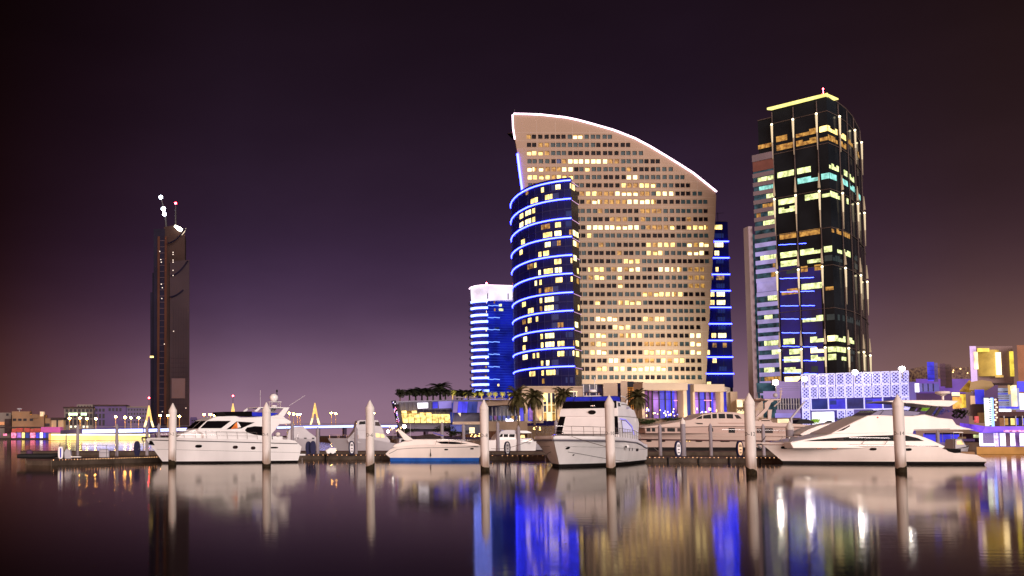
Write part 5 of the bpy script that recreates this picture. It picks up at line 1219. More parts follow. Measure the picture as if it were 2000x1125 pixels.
# ---------------- 3 right flybridge yacht
def right_yacht():
    b=Boat('motor_yacht','sleek white sport yacht with hardtop and long black side window at right',gpt(1925,99.),gpt(1526,100.5),2.7,'yacht')
    o=lambda x,y: (1460+x/3.7,700+y/3.7)
    Z=lambda x,y,w=None: b.q(*o(x,y),w)
    Lb=Z(90,618,0)[0]; Lw=Z(250,742,0)[0]
    sh=[(Z(1738,735)[0]-.05,Z(1738,735)[1]),(Z(1700,702)[0],Z(1700,700)[1]),(Z(1560,688)[0],Z(1560,688)[1]),(Z(1440,668)[0],Z(1440,664)[1]),(Z(1400,635)[0],Z(1400,632)[1]),(Z(1000,600)[0],Z(1000,622)[1]),(Z(640,600)[0],Z(640,618)[1]),(Z(300,600)[0],Z(300,610)[1]),(Lb,Z(90,606,0)[1])]
    b.hull(sh,Lb,Lw,Z(1740,740)[0],Z(1738,768)[0],CREAM,ANTI,zboot=.28,flare=1.2)
    b.stripe(lambda x: interp([(0,Z(1535,638)[1]),(Lb,Z(90,622,0)[1])],x),Z(1380,637)[0],Lb-.2,.045,'rub_rail',mat('bright rail',(.55,.45,.45),.25,.8,var=0))
    for px,py,m,a,c in ((333,645,BLACKG,.24,.12),(553,648,AMBER,.2,.09),(655,650,AMBER,.2,.09),(915,655,BROWNG,.26,.1),(1165,658,BLACKG,.26,.11)):
        x,z=Z(px,py); b.port(x,z,a,c,m)
    # black recess near the stern
    for sd in (1,-1):
        P4=[Z(1425,650),Z(1545,654),Z(1545,682),Z(1500,684),Z(1455,672)]
        mb=MB(); mb.add([(x,sd*(b.ypt(x,z)+.03),z) for x,z in P4],[[0,1,2,3,4]]); b.part(mb,'engine_vent',BLACKG)
    P=lambda w_,*a: [Z(a[i],a[i+1],w_) for i in range(0,len(a),2)]
    tw=(2.32,1.8,.30,.0)
    # foredeck house that carries the long side window
    b.cab('deckhouse',P(2.2,300,606,400,586,560,556,620,540,1100,534,1180,540,1240,556,1300,580,1370,612,1420,636,1400,650,320,650),(2.45,1.9,.16,.0),CREAM,.07)
    ww_=(2.45,1.9,.16,0)
    b.win('side_window',P(2.3,395,598,500,585,640,573,850,560,1050,554,1150,557,1225,574,1272,597),ww_,BLACKG)
    for px in (735,): b.win('curtain',P(2.3,640,592,640,576,690,574,690,592),ww_,BROWNG,off=.03)
    uw=(2.25,2.9,.20,0)
    b.cab('superstructure',P(2.1,600,542,690,498,790,450,880,412,960,408,1080,414,1210,415,1290,404,1390,428,1490,438,1512,478,1560,496,1645,516,1500,516,1200,522,1190,545),uw,CREAM,.07)
    b.win('style_line',P(2.1,1200,514,1460,508,1460,512,1200,518),uw,STRIPE)
    sd_=P(2.1,612,538,700,496,890,408,905,411,712,505,640,542)
    b.win('windshield_side',P(2.1,640,530,740,482,742,490,690,520),uw,BROWNG)
    A,B=Z(625,534,2.),Z(872,416,2.); b.across('windshield',A,B,-.9,.9,uw,BLACKG)
    fw=(1.95,3.9,.15,0)
    FS=mat('fly screen glass',(.16,.14,.25),.15,var=.2)
    b.cab('flybridge_screen',P(1.9,890,412,955,374,1060,372,1160,378,1255,388,1235,408,1180,414,1060,412),fw,FS,.02)
    for sd in (1,-1):
        pr=P(1.9,955,374,1060,370,1160,376,1258,386); rod(b,'screen_frame',[(x,sd*1.78,z) for x,z in pr],.025,DARKM)
        for px in (990,1090): x0_,z0_=Z(px,374,1.9); x1_,z1_=Z(px-35,412,1.9); rod(b,'screen_post',[(x0_,sd*1.78,z0_),(x1_,sd*1.85,z1_)],.02,DARKM)
    # hardtop on raked legs
    b.cab('hardtop',P(1.6,985,314,1060,302,1400,302,1512,308,1470,338,1445,350,1340,346,1180,326),(1.9,4.5,.0,0),CREAM,.05)
    for sd in (1,-1):
        for poly in (P(1.8,1335,344,1375,348,1330,412,1285,404),P(1.8,1395,348,1415,350,1370,420,1350,416)):
            mb=MB(); mb.prism([(x,sd*1.75,z) for x,z in poly],(0,-sd*.1,0)); b.part(mb,'hardtop_leg',BROWNG)
    x,z=Z(1412,300,0); mb=MB(); mb.lathe([(.10,0),(.10,.35),(.30,.5),(.62,.62),(.66,.74),(.60,.84),(.001,.9)],16,(x,0,z)); b.part(mb,'radar',CREAM,smooth=40)
    x,z=Z(1700,500,1.7)
    # cockpit: dark sofa and aft rail
    mb=MB(); xa,_=Z(1560,640); xb,_=Z(1450,640); mb.box(xa,xb,-1.7,1.7,.9,1.45); b.part(mb,'cockpit_sofa',CREAM,bevel=.06)
    mb=MB(); xa,_=Z(1700,700); xb,_=Z(1590,640); mb.box(xa,xb,-1.6,1.6,.75,1.25); b.part(mb,'tender_cover',TEAK,bevel=.1)
    mb=MB(); xa,za=Z(1742,762); mb.box(xa-.1,Z(1600,780)[0],-2.2,2.2,.15,.32); b.part(mb,'swim_platform',TEAK)
    x,z=Z(972,425); mb=MB(); mb.ball((x,b.sg*(2.25-(z-2.9)*.2+.03),z),.07,8); b.part(mb,'port_light',mat('red running light',(.7,.03,.02),.4,emi=(1,.05,.03),es=.8,var=0),smooth=60)
    b.rail(Z(990,600)[0],Lb-.1,.62,2.0,r=.022,inset=.05,bow=True,lean=-.5,dz=.0,mid=False)
    x,z=Z(300,600,0); b.part(MB().ball((x,0,z+.35),.12,8),'windlass',CHROME,smooth=60)
    rod(b,'anchor',[(Lb+.25,0,1.85),(Lb-.1,0,1.55)],[.09,.12],METAL); rod(b,'bow_roller',[(Lb-.6,0,1.95),(Lb+.3,0,1.92)],.07,CHROME)
    return b
right_yacht()

# ---------------- 4 sport cruiser with blue bottom
def cruiser():
    b=Boat('sport_cruiser','small cream sport cruiser with blue bottom paint and swept back arch',gpt(762,113.),gpt(938,111.5),1.6,'boat')
    Z=lambda x,y,w=None: b.q(560+x/5,740+y/5,w)
    Lb=Z(1950,655,0)[0]; Lw=Z(1880,768,0)[0]
    sh=[(Z(965,745)[0],Z(965,735)[1]),(Z(1010,700)[0],Z(1010,690)[1]),(Z(1080,675)[0],Z(1080,660)[1]),(Z(1300,650)[0],Z(1300,640)[1]),(Z(1600,650)[0],Z(1600,640)[1]),(Lb,Z(1940,650,0)[1])]
    b.hull(sh,Lb,Lw,Z(965,745)[0],Z(1010,772)[0],CREAM,BLUEB,zboot=.38,draft=-.4)
    b.stripe(lambda x: interp([(0,Z(1000,730)[1]),(Z(1080,690)[0],Z(1080,688)[1]),(Z(1250,675)[0],Z(1250,675)[1]),(Lb,Z(1900,662,0)[1])],x),Z(1000,730)[0],Lb-.1,.025,'rub_rail',STRIPE)
    P=lambda w_,*a: [Z(a[i],a[i+1],w_) for i in range(0,len(a),2)]
    w=(1.4,1.3,.28,0.03)
    b.cab('deck_moulding',P(1.3,1030,668,1055,640,1160,606,1215,590,1400,585,1520,584,1640,596,1760,612,1880,640,1880,655,1300,660),w,CREAM,.06)
    b.win('side_window',P(1.35,1462,614,1560,611,1660,616,1770,634,1640,638,1510,634),w,BLACKG)
    for sd in (1,-1):
        mb=MB(); mb.prism([(x,sd*1.36,z) for x,z in P(1.35,1078,502,1108,494,1170,545,1235,592,1190,606,1150,600,1110,545)],(0,-sd*.12,0)); b.part(mb,'arch_leg',CREAM,bevel=.03)
    xa,za=Z(1095,498,0); mb=MB(); mb.box(xa-.22,xa+.22,-1.36,1.36,za-.1,za+.04); b.part(mb,'arch_top',CREAM,bevel=.03)
    A,B=Z(1520,584,1.2),Z(1400,540,1.2)
    for sd in (1,-1):
        mb=MB(); mb.prism([(x,sd*1.2,z) for x,z in P(1.2,1250,584,1290,556,1400,538,1440,545,1520,584)],(0,-sd*.03,0)); b.part(mb,'windscreen',BROWNG)
    mb=MB(); mb.prism([(A[0],-1.15,A[1]),(A[0],1.15,A[1]),(B[0]+.25,1.0,B[1]),(B[0]+.25,-1.0,B[1])],(.03,0,.03)); b.part(mb,'windscreen',BLACKG)
    x,z=Z(1480,555,.5); mb=MB(); mb.prism([(x+.6,.2,z-.05),(x-.5,.2,z+.3),(x-.5,1.0,z+.3),(x+.6,1.0,z-.05)],(0,0,.06)); b.part(mb,'blue_cover',CANVASB)
    b.rail(Z(1450,600)[0],Lb-.1,.5,1.1,r=.016,inset=.05,bow=True,lean=.2,mid=False)
    for px in (1558,1815): x,z=Z(px,690 if px<1600 else 682); b.port(x,z,.17,.05,BLACKG)
    x,_=Z(1405,700); y=b.sg*(b.ypt(x,1.0)+.05); rod(b,'mooring_line',[(x,y*.97,1.6),(x,y+.03*b.sg,1.2),(x,y,.45)],.02,RUBBER); mb=MB(); mb.tube([(x,y+.06*b.sg,.95),(x,y+.06*b.sg,.6)],[.03,.07],8); b.part(mb,'fender',RUBBER,smooth=60)
    rod(b,'whip_antenna',[(Z(1210,590)[0],.9,Z(1210,590)[1]),(Z(1212,440)[0],.9,Z(1212,440)[1])],.012,WHITE)
cruiser()

# ---------------- 5 long superyacht behind the pontoon
def superyacht():
    Y=172.
    b=Boat('superyacht','long beige superyacht lying behind the pontoon with a row of square dark windows',gpt(1655,Y),gpt(1262,Y),3.4,'yacht')
    Z=lambda x,y,w=None: b.q(1200+x/5,740+y/5,w)
    CR=mat('beige topsides',(.52,.40,.35),.35,var=.06,vs=4); CR2=mat('shaded beige topsides',(.40,.28,.24),.4,var=.08,vs=4)  # second colour is a darker copy of the first with shade put in
    Lb=Z(150,525,0)[0]; Lw=Z(330,705,0)[0]
    sh=[(0.2,Z(2100,545)[1]),(Z(1300,530)[0],Z(1300,530)[1]),(Z(800,525)[0],Z(800,522)[1]),(Lb,Z(240,510,0)[1])]
    b.hull(sh,Lb,Lw,.1,.3,CR,ANTI,zboot=.85)
    b.stripe(lambda x: interp([(0,Z(1300,618)[1]),(Lb,Z(300,590,0)[1])],x),.5,Lb-1.5,.13,'hull_band',mat('brown hull band',(.06,.02,.02),.3,var=.3,vs=3))
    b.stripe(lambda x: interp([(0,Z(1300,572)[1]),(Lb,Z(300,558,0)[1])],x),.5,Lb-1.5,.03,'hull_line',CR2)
    for px,a in ((410,.4),(530,.45),(860,.5),(1080,.4),(1120,.4),(750,.12),(775,.12)):
        x,z=Z(px,608); b.port(x,z,a,.11,BLACKG if px not in(750,775) else WARMP)
    P=lambda w_,*a: [Z(a[i],a[i+1],w_) for i in range(0,len(a),2)]
    w=(3.0,4.,.10,0)
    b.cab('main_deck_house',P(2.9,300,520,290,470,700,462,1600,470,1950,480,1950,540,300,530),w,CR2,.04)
    for x0_,x1_ in ((312,350),(364,396),(424,490),(514,590),(612,660),(915,962),(1112,1175),(1270,1345),(1388,1408),(1412,1545)):
        b.win('side_window',P(2.95,x0_,480,x1_,480,x1_,516 if x0_<1000 else 530,x0_,514 if x0_<1000 else 530),w,BLACKG if (x0_//7)%3 else BROWNG)
    w2=(3.25,5.,.10,0)
    b.cab('upper_deck',P(3.2,245,474,380,456,500,440,620,420,700,404,780,398,1300,400,1540,425,1970,452,1970,470,1600,468,1000,462,300,478),w2,CR,.05)
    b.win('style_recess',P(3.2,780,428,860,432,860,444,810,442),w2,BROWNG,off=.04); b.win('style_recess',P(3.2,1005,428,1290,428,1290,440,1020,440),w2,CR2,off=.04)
    w3=(2.6,6.,.18,0)
    b.cab('bridge_house',P(2.5,730,402,800,378,860,346,950,330,1080,322,1180,326,1290,350,1330,380,1330,402),w3,CR,.05)
    for poly in ((790,394,812,376,856,358,852,390),(862,388,868,356,942,346,942,388),(954,386,956,342,1000,340,998,386),(1016,386,1016,340,1080,340,1080,386),(1094,386,1094,342,1158,344,1158,388),(1170,350,1210,352,1240,388,1190,388)):
        b.win('bridge_window',P(2.55,*poly),w3,BLACKG if poly[0]<1160 else BROWNG)
    # swept radar arch and mast
    for sd in (1,-1):
        for poly in ((1385,372,1430,372,1500,300,1530,232,1560,214,1520,200,1470,236,1470,290),(1440,390,1520,395,1545,425,1430,425),(1500,300,1540,300,1530,390,1500,392),(1410,402,1520,404,1520,412,1410,412)):
            mb=MB(); mb.prism([(x,sd*2.2,z) for x,z in P(2.2,*poly)],(0,-sd*.25,0)); b.part(mb,'arch_leg',CR)
    xa,za=Z(1400,205,0); xb,zb=Z(1560,205,0); mb=MB(); mb.box(xb,xa,-2.2,2.2,zb-.15,zb+.1); b.part(mb,'arch_top',CR,bevel=.05)
    xa,za=Z(1572,160,0); dome(b,'satellite_dome',(xa,0,za),.36,GREYW)
    rod(b,'radar_mast',[(Z(1560,270,0)[0],0,Z(1560,270,0)[1]),(Z(1620,215,0)[0],0,Z(1620,215,0)[1]),(Z(1628,110,0)[0],0,Z(1628,110,0)[1])],.1,CR)
    for py,a in ((95,.2),(120,.3),(150,.25)): x,z=Z(1625,py,0); rod(b,'mast_spreader',[(x-a,0,z),(x+a,0,z)],.06,CR); 
    x,z=Z(1270,310,0); mb=MB(); 
    for k in range(5): mb.tube([(x-1.2+k*.5,-1,z-.1),(x-1.1+k*.5,0,z+.25+.05*(k%2)),(x-1.2+k*.5,1,z-.1)],.06,5)
    b.part(mb,'folded_bimini',CANVASN)
    # crane boom on the aft deck
    rod(b,'crane_boom',[(Z(1730,440,0)[0],0,Z(1730,440,0)[1]),(Z(1725,385,0)[0],0,Z(1725,385,0)[1]),(Z(1860,222,0)[0],0,Z(1860,222,0)[1])],[.22,.2,.14],GREYW,8)
    b.cab('tender_cover',P(1.,1770,438,1800,402,1870,392,1940,412,1960,438),(1.1,6,0,0),RUBBER,.05)
    b.rail(2,Lb-3,.55,2.2,r=.025,inset=.25,mid=False)
superyacht()

# ---------------- smaller boats behind
def simple(name,label,us,ub_,Y,hb,off,sc_,sheer,Lbow,Lwl,x0,xw,hm,km,cabs,wins,group=None,zboot=.3,rail=None):
    b=Boat(name,label,gpt(us,Y),gpt(ub_,Y),hb,'boat',group)
    Z=lambda x,y,w=None: b.q(off[0]+x/sc_,off[1]+y/sc_,w)
    sh=sorted([Z(x,y) for x,y in sheer]); Lb=Z(*Lbow,0); sh.append(Lb)
    b.hull(sh,Lb[0],Z(*Lwl,0)[0],Z(x0,700)[0],Z(xw,700)[0],hm,km,zboot=zboot,draft=-.4)
    b.Z=Z
    for nm,pts,w,m in cabs: b.cab(nm,[Z(pts[i],pts[i+1],w[0]) for i in range(0,len(pts),2)],w,m,.04)
    for nm,pts,w,m in wins: b.win(nm,[Z(pts[i],pts[i+1],w[0]) for i in range(0,len(pts),2)],w,m)
    return b
g3=((560,740),5)
fb=simple('fishing_yacht','grey white sportfishing yacht with lit cabin windows behind the pontoon left of the cruiser',790,662,152.,2.0,(560,740),5,
  [(1120,640),(1000,620),(800,585),(600,580)],(400,580),(500,700),1130,1130,GREYW,ANTI,
  [('cabin',(590,590,640,540,690,470,730,470,940,520,1010,600,1010,640,600,620),(1.7,2.5,.1,0),GREYW),('bridge',(672,470,690,410,720,402,890,402,930,470,950,525,690,500),(1.5,4.5,.12,0),GREYW)],
  [('side_window',(868,530,908,534,912,572,872,570),(1.72,2.5,.1,0),WARMP),('side_window',(914,536,948,540,956,574,918,572),(1.72,2.5,.1,0),WARMP),('bridge_window',(712,416,768,412,770,442,704,446),(1.5,4.5,.12,0),BLACKG),('bridge_window',(864,420,900,420,916,462,862,456),(1.5,4.5,.12,0),BROWNG)],rail=1)
fb.rail(fb.Z(700,580)[0],fb.sheer[-1][0]-.3,.5,1.2,r=.025,mid=False,bow=True)
b8=simple('motor_boat','white cabin cruiser mostly hidden behind the stern of the left yacht',625,520,160.,2.0,(560,740),5,
  [(300,600),(250,590),(100,580),(0,575)],(-120,560),(-60,700),310,300,GREYW,ANTI,
  [('cabin',(0,590,20,500,60,470,160,462,220,520,290,570,300,610,0,610),(1.8,2.4,.1,0),GREYW)],
  [('side_window',(92,574,118,574,118,588,92,588),(1.84,2.4,.1,0),STRIPE),('side_window',(168,574,194,574,194,588,168,588),(1.84,2.4,.1,0),STRIPE),('side_window',(246,574,270,574,270,588,246,588),(1.84,2.4,.1,0),STRIPE)])
b6=simple('motor_boat','small white cabin boat with dark front windows behind the D-8 pile',950,1044,150.,1.6,(900,740),5,
  [(270,600),(400,595),(560,590),(700,600)],(738,600),(728,700),270,275,WHITE,ANTI,
  [('cabin',(330,600,350,560,372,540,420,535,545,535,560,570,600,585,700,600,700,620,330,620),(1.4,1.8,.15,0),WHITE),('roof',(372,540,395,508,440,498,520,498,560,512,545,538),(1.3,2.5,.1,0),GREYW),('bimini',(560,520,580,505,640,505,690,520,690,530,600,532),(1.2,2.6,0,0),WHITE)],
  [('side_window',(378,568,392,540,415,538,410,568),(1.42,1.8,.15,0),BLACKG),('side_window',(420,568,424,540,466,540,462,568),(1.42,1.8,.15,0),BLACKG),('side_window',(474,568,478,540,532,540,526,570),(1.42,1.8,.15,0),BLACKG),('side_window',(580,575,590,548,625,548,630,580),(1.42,1.8,.15,0),WARMP)])
b9=simple('motor_boat','low dark decked cruiser lying just behind the right yacht foredeck',1668,1570,120.,1.6,(1460,700),3.7,
  [(800,560),(700,545),(560,545)],(370,552),(430,640),830,820,CREAM,ANTI,
  [('cabin',(380,548,440,515,520,485,640,462,760,455,790,500,790,560,400,560),(1.4,2.6,.1,0),CREAM)],
  [('side_window',(452,540,500,520,620,508,600,520,540,538),(1.42,2.6,.1,0),BLACKG),('windscreen',(640,462,660,450,690,448,700,462),(1.2,4.,.1,0),BLACKG)])
def gangs(): pass
for i,(u0,u1,Y,lab) in enumerate([(770,826,190.,'dim white boat with raised bow seen under the restaurant prow'),(1010,1070,185.,'white day boat with shade canopy beside the bow of the large yacht'),(1862,1905,140.,'small cruiser with pale canopy behind the stern of the right yacht')]):
    b=Boat('motor_boat',lab,gpt(u0,Y),gpt(u1,Y),1.3,'boat'); L_=b.L
    b.hull([(0,1.0),(L_*.5,1.1),(L_*1.05,1.5)],L_*1.05,L_*.93,0,0,GREYW,ANTI,zboot=.25)
    b.cab('cabin',[(L_*.15,1.0),(L_*.2,2.3),(L_*.5,2.4),(L_*.68,1.3)],(1.1,1.2,.1,0),GREYW)
    b.win('side_window',[(L_*.24,1.6),(L_*.26,2.1),(L_*.48,2.15),(L_*.56,1.6)],(1.1,1.2,.1,0),WARMP if i!=0 else BLACKG)
    b.cab('canopy',[(L_*.05,3.2),(L_*.1,3.32),(L_*.5,3.32),(L_*.55,3.2)],(1.2,3,0,0),[BROWNC,BROWNC,CREAM][i],.02)
    for x in (.1,.5):
        for sd in (1,-1): rod(b,'canopy_post',[(L_*x,sd*1.0,1.0),(L_*x,sd*1.1,3.2)],.03,METAL)
# ================================================================= marina furniture
def wrap_text(txt,r,ang0,z0,size,parent):
    cu=bpy.data.curves.new('lettering','FONT'); cu.body=txt; cu.size=size; cu.resolution_u=2; cu.align_x='CENTER'
    o=bpy.data.objects.new('tmp',cu); COL.objects.link(o); dg=bpy.context.evaluated_depsgraph_get()
    me=bpy.data.meshes.new_from_object(o.evaluated_get(dg)); bpy.data.objects.remove(o)
    bm=bmesh.new(); bm.from_mesh(me); bmesh.ops.triangulate(bm,faces=bm.faces)
    for v in bm.verts:
        a=ang0+v.co.x/r; z=v.co.y+z0; v.co=Vector((r*math.cos(a),r*math.sin(a),z))
    bm.to_mesh(me); bm.free(); me.materials.clear(); me.materials.append(LETTER); me.name='lettering'
    t=bpy.data.objects.new('lettering',me); COL.objects.link(t); t.parent=parent
def pile(u,vt,vb,dia,label,group,m,txt=None,Y=None,capm=None,zb=-1.2,band=True):
    Y=Y or 2.8*F/(vb-HZ); x=GX(u,Y); r=dia*Y/F/2; zt=ZV(vt,Y)
    root=thing('mooring_pile',label,'mooring pile',(x,Y,0),0,group)
    hc=r*1.9
    mb=MB(); mb.lathe([(r,-1.0 if not band else .2),(r,zt-hc-.25)],20); mb.build('shaft',m,root,w=False,smooth=40)
    mb=MB(); mb.lathe([(r*1.03,zt-hc-.25),(r*1.05,zt-hc-.2),(r*1.05,zt-hc),(r*.12,zt-.04),(.001,zt)],20); mb.build('cone_cap',capm or m,root,w=False,smooth=40)
    if band:
        rr=random.Random(int(u)); mb=MB(); n=20
        mb.rings([[(r*1.0*math.cos(k*2*math.pi/n),r*1.0*math.sin(k*2*math.pi/n),-1.2) for k in range(n)],[(r*1.05*math.cos(k*2*math.pi/n),r*1.05*math.sin(k*2*math.pi/n),.12) for k in range(n)],
            [(r*1.02*math.cos(k*2*math.pi/n),r*1.02*math.sin(k*2*math.pi/n),.42+.13*math.sin(k*2*math.pi/n+1+u)+rr.uniform(-.05,.05)) for k in range(n)]],True,True)
        mb.build('algae_band',ALGAE,root,w=False,smooth=40)
    if txt:
        aim=math.atan2(-Y,-x)-.35 if txt in('D-2','D-4') else math.atan2(-Y,-x)-.10
        root.rotation_euler=(R.uniform(-.006,.006),R.uniform(-.006,.006),0)
        wrap_text(txt,r+.006,aim,zt*.5-.22+.07,.40,root)
    return root
for i,(u,vt,vb,d) in enumerate([(336.5,787,908,15.5),(520.5,785,912,16.5),(723,781,917,16.5),(947.5,780,920,16.5),(1193.5,771,921,17.5),(1468,767,927,19),(1760,770,922,19)]):
    pile(u,vt,vb,d,'white cone-topped mooring pile lettered D-%d standing in front of the boats'%(2*i+2),'lettered white mooring piles',PILE,'D-%d'%(2*i+2))
back=[(151.5,828,'thin grey pile rising from the left pontoon behind the rails'),(228,827,'thin grey pile before the yellow lit wall left of the left yacht'),(287,832,'thin grey pile behind the bow of the left yacht'),(310,826,'thin grey pile just left of the D-2 pile'),
      (571,823,'thin grey pile above the stern of the left yacht'),(621,833,'thin grey pile left of the fishing yacht'),(695.5,832,'thin grey pile in front of the fishing yacht'),(864,822,'thin pale pile below the lit restaurant floor'),
      (906,826,'thin grey pile left of the D-8 pile'),(973,822,'thin pale pile just right of the D-8 pile'),(1013.5,830,'thin grey pile in front of the small cabin boat'),(1087,819,'thin pale pile behind the bow rail of the centre yacht'),
      (1290,827,'thin grey pile before the superyacht bow'),(1389,826,'thin grey pile before the middle of the superyacht'),(1492,827,'thin grey pile before the superyacht stern'),(1833,840,'thin grey pile behind the cockpit of the right yacht')]
for u,vt,lb in back: pile(u,vt,0,6.4,lb,'thin grey piles along the inner pontoons',PILEG,Y=150.,band=False)
pile(1335.5,815,0,9.4,'thicker grey pile rising through the pontoon beside a power pedestal','thin grey piles along the inner pontoons',PILEG,Y=118.,band=False,capm=PILE)
pile(1544.5,822,0,14,'stout pile with pale cone cap behind the foredeck of the right yacht','thin grey piles along the inner pontoons',PILEG,Y=122.,band=False,capm=PILE)

poly=[(100,96.5),(330,112),(590,122),(1065,117),(1275,108),(1575,106)]
names=['left end pontoon with pale concrete end and edge lights','pontoon run hidden behind the left yacht','pontoon with edge lights between the left yacht and the centre yacht','pontoon length behind the bow of the centre yacht','pontoon with edge lights between the centre and right yachts']
for i in range(5):
    (u0,Y0),(u1,Y1)=poly[i],poly[i+1]; a=Vector((GX(u0,Y0),Y0)); b=Vector((GX(u1,Y1),Y1)); d=(b-a).normalized(); n=Vector((d.y,-d.x)); L_=(b-a).length
    root=thing('pontoon',names[i],'pontoon',(a.x,a.y,0),group='floating pontoons')
    ns=max(1,round(L_/9)); 
    for k in range(ns):
        p=a+d*(L_*k/ns+.04); w_=L_/ns-.08
        mb=MB(); mb.obox(p-n*3.2,d*w_,n*3.2,-.4,.44); mb.build('float',CONC,root)
        mb=MB(); mb.obox(p-n*3.3,d*w_,n*3.36,.445,.60); mb.build('deck',CONCT,root)
    m_=min(98,int(L_/(.42 if i in(0,4) else .55)))
    if i in (0,2,3,4):
        for k in range(m_):
            p=a+d*(L_*(k+.5)/m_)+n*.085; r=.030 if R.random()<.8 else .018
            if R.random()<.08: continue
            MB().ball((p.x,p.y,.52),r,6).build('edge_light',STUD,root)
    if i==0:
        e=Vector((GX(49,104),104.)); mb=MB(); mb.prism([(a.x,a.y,-.4),(e.x,e.y,-.4),(e.x+3,e.y+3,-.4),(a.x+2,a.y+4,-.4)],(0,0,.95)); mb.build('float',mat('pale pontoon end',(.25,.21,.16),.85,var=.25,vs=1,bump=.4),root,fixn=True)
    if i in (2,4):
        for k in range(5):
            p=a+d*(L_*(k+.5)/5)+n*.1; mb=MB(); mb.tube([(p.x,p.y,.55),(p.x,p.y,-.2)],.09,8); mb.build('fender_strip',RUBBER,root)
# inner pontoons behind
for u0,u1,Y,lb in ((40,330,150,'long inner pontoon behind the left yacht'),(560,800,150,'inner pontoon in front of the fishing yacht'),(930,1100,149,'inner pontoon beside the small cabin boat'),(1230,1700,150,'inner pontoon in front of the superyacht')):
    root=thing('pontoon',lb,'pontoon',(GX(u0,Y),Y,0),group='floating pontoons')
    mb=MB(); mb.box(GX(u0,Y),GX(u1,Y),Y,Y+2,-.4,.45); mb.build('float',CONC,root); mb=MB(); mb.box(GX(u0,Y)-.03,GX(u1,Y)+.03,Y-.06,Y+2.06,.45,.6); mb.build('deck',CONCT,root)

def pedestal(u,v0,v1,Y,label,face,rimm,rz=0,wd=.36):
    z0=.6; z1=ZV(v0,Y); hh=z1-z0; root=thing('power_pedestal',label,'power pedestal',(GX(u,Y),Y,z0),group='oval power pedestals on the pontoon')
    def outline(s,y): return [(s*wd*math.sin(math.pi*min(1,max(0,t)))**.6*sg,y,t*hh) for t,sg in ([(k/10,1) for k in range(11)]+[(1-k/10,-1) for k in range(1,10)])]
    def shape(s,y0,y1,zs,zo):
        A=[]
        for k in range(20):
            a=k*2*math.pi/20; z=(hh/2)*(1+math.cos(a)*zs)+zo; x=wd*s*math.copysign(abs(math.sin(a))**.75,math.sin(a)); A.append((x,y0,max(z,0.0)))
        mb=MB(); mb.prism(A,(0,y1-y0,0)); return mb
    shape(1,-.13,.13,1,0).build('rim',rimm,root,w=False,bevel=.02,fixn=True)
    fc=shape(.62,-.17,-.12,.82,0).build('face_panel',face,root,w=False,fixn=True)
    if face is not NAVY:
        for k,(zz,ww) in enumerate(((.74,.13),(.66,.15),(.45,.10),(.25,.12))):
            mb=MB(); mb.box(-ww,ww,-.19,-.165,hh*zz-.05,hh*zz+.04); mb.build('socket',STRIPE,fc,w=False)
    mb=MB(); mb.box(-.28,.28,-.16,.16,0,.08); mb.build('base',NAVY,root,w=False)
FACEW=mat('pedestal face',(.7,.66,.66),.4,emi=(.8,.8,.95),es=.10,var=0); FACEO=mat('pedestal face warm',(.7,.55,.4),.4,emi=(1,.5,.25),es=.5,var=0)
pedestal(267.5,861,881,112,'plain dark blue pedestal on the left pontoon near the yacht bow',NAVY,NAVY)
pedestal(602.5,862,0,122,'dark oval pedestal right behind the swim platform of the left yacht',NAVY,NAVY)
pedestal(611.5,861,0,121.5,'larger navy oval pedestal beside the dark one at the left yacht stern',NAVY,NAVY)
pedestal(687,861,0,120.5,'navy rimmed pedestal with white face in front of the fishing yacht',FACEW,NAVY)
pedestal(991,862,0,118.5,'navy rimmed pedestal with white face right of the D-8 pile',FACEW,NAVY)
pedestal(1325,861,0,108.5,'navy rimmed pedestal with white face left of the thicker pile',FACEW,NAVY)
pedestal(1445.5,861,0,107.5,'navy rimmed pedestal with orange lit face left of the D-12 pile',FACEO,NAVY)

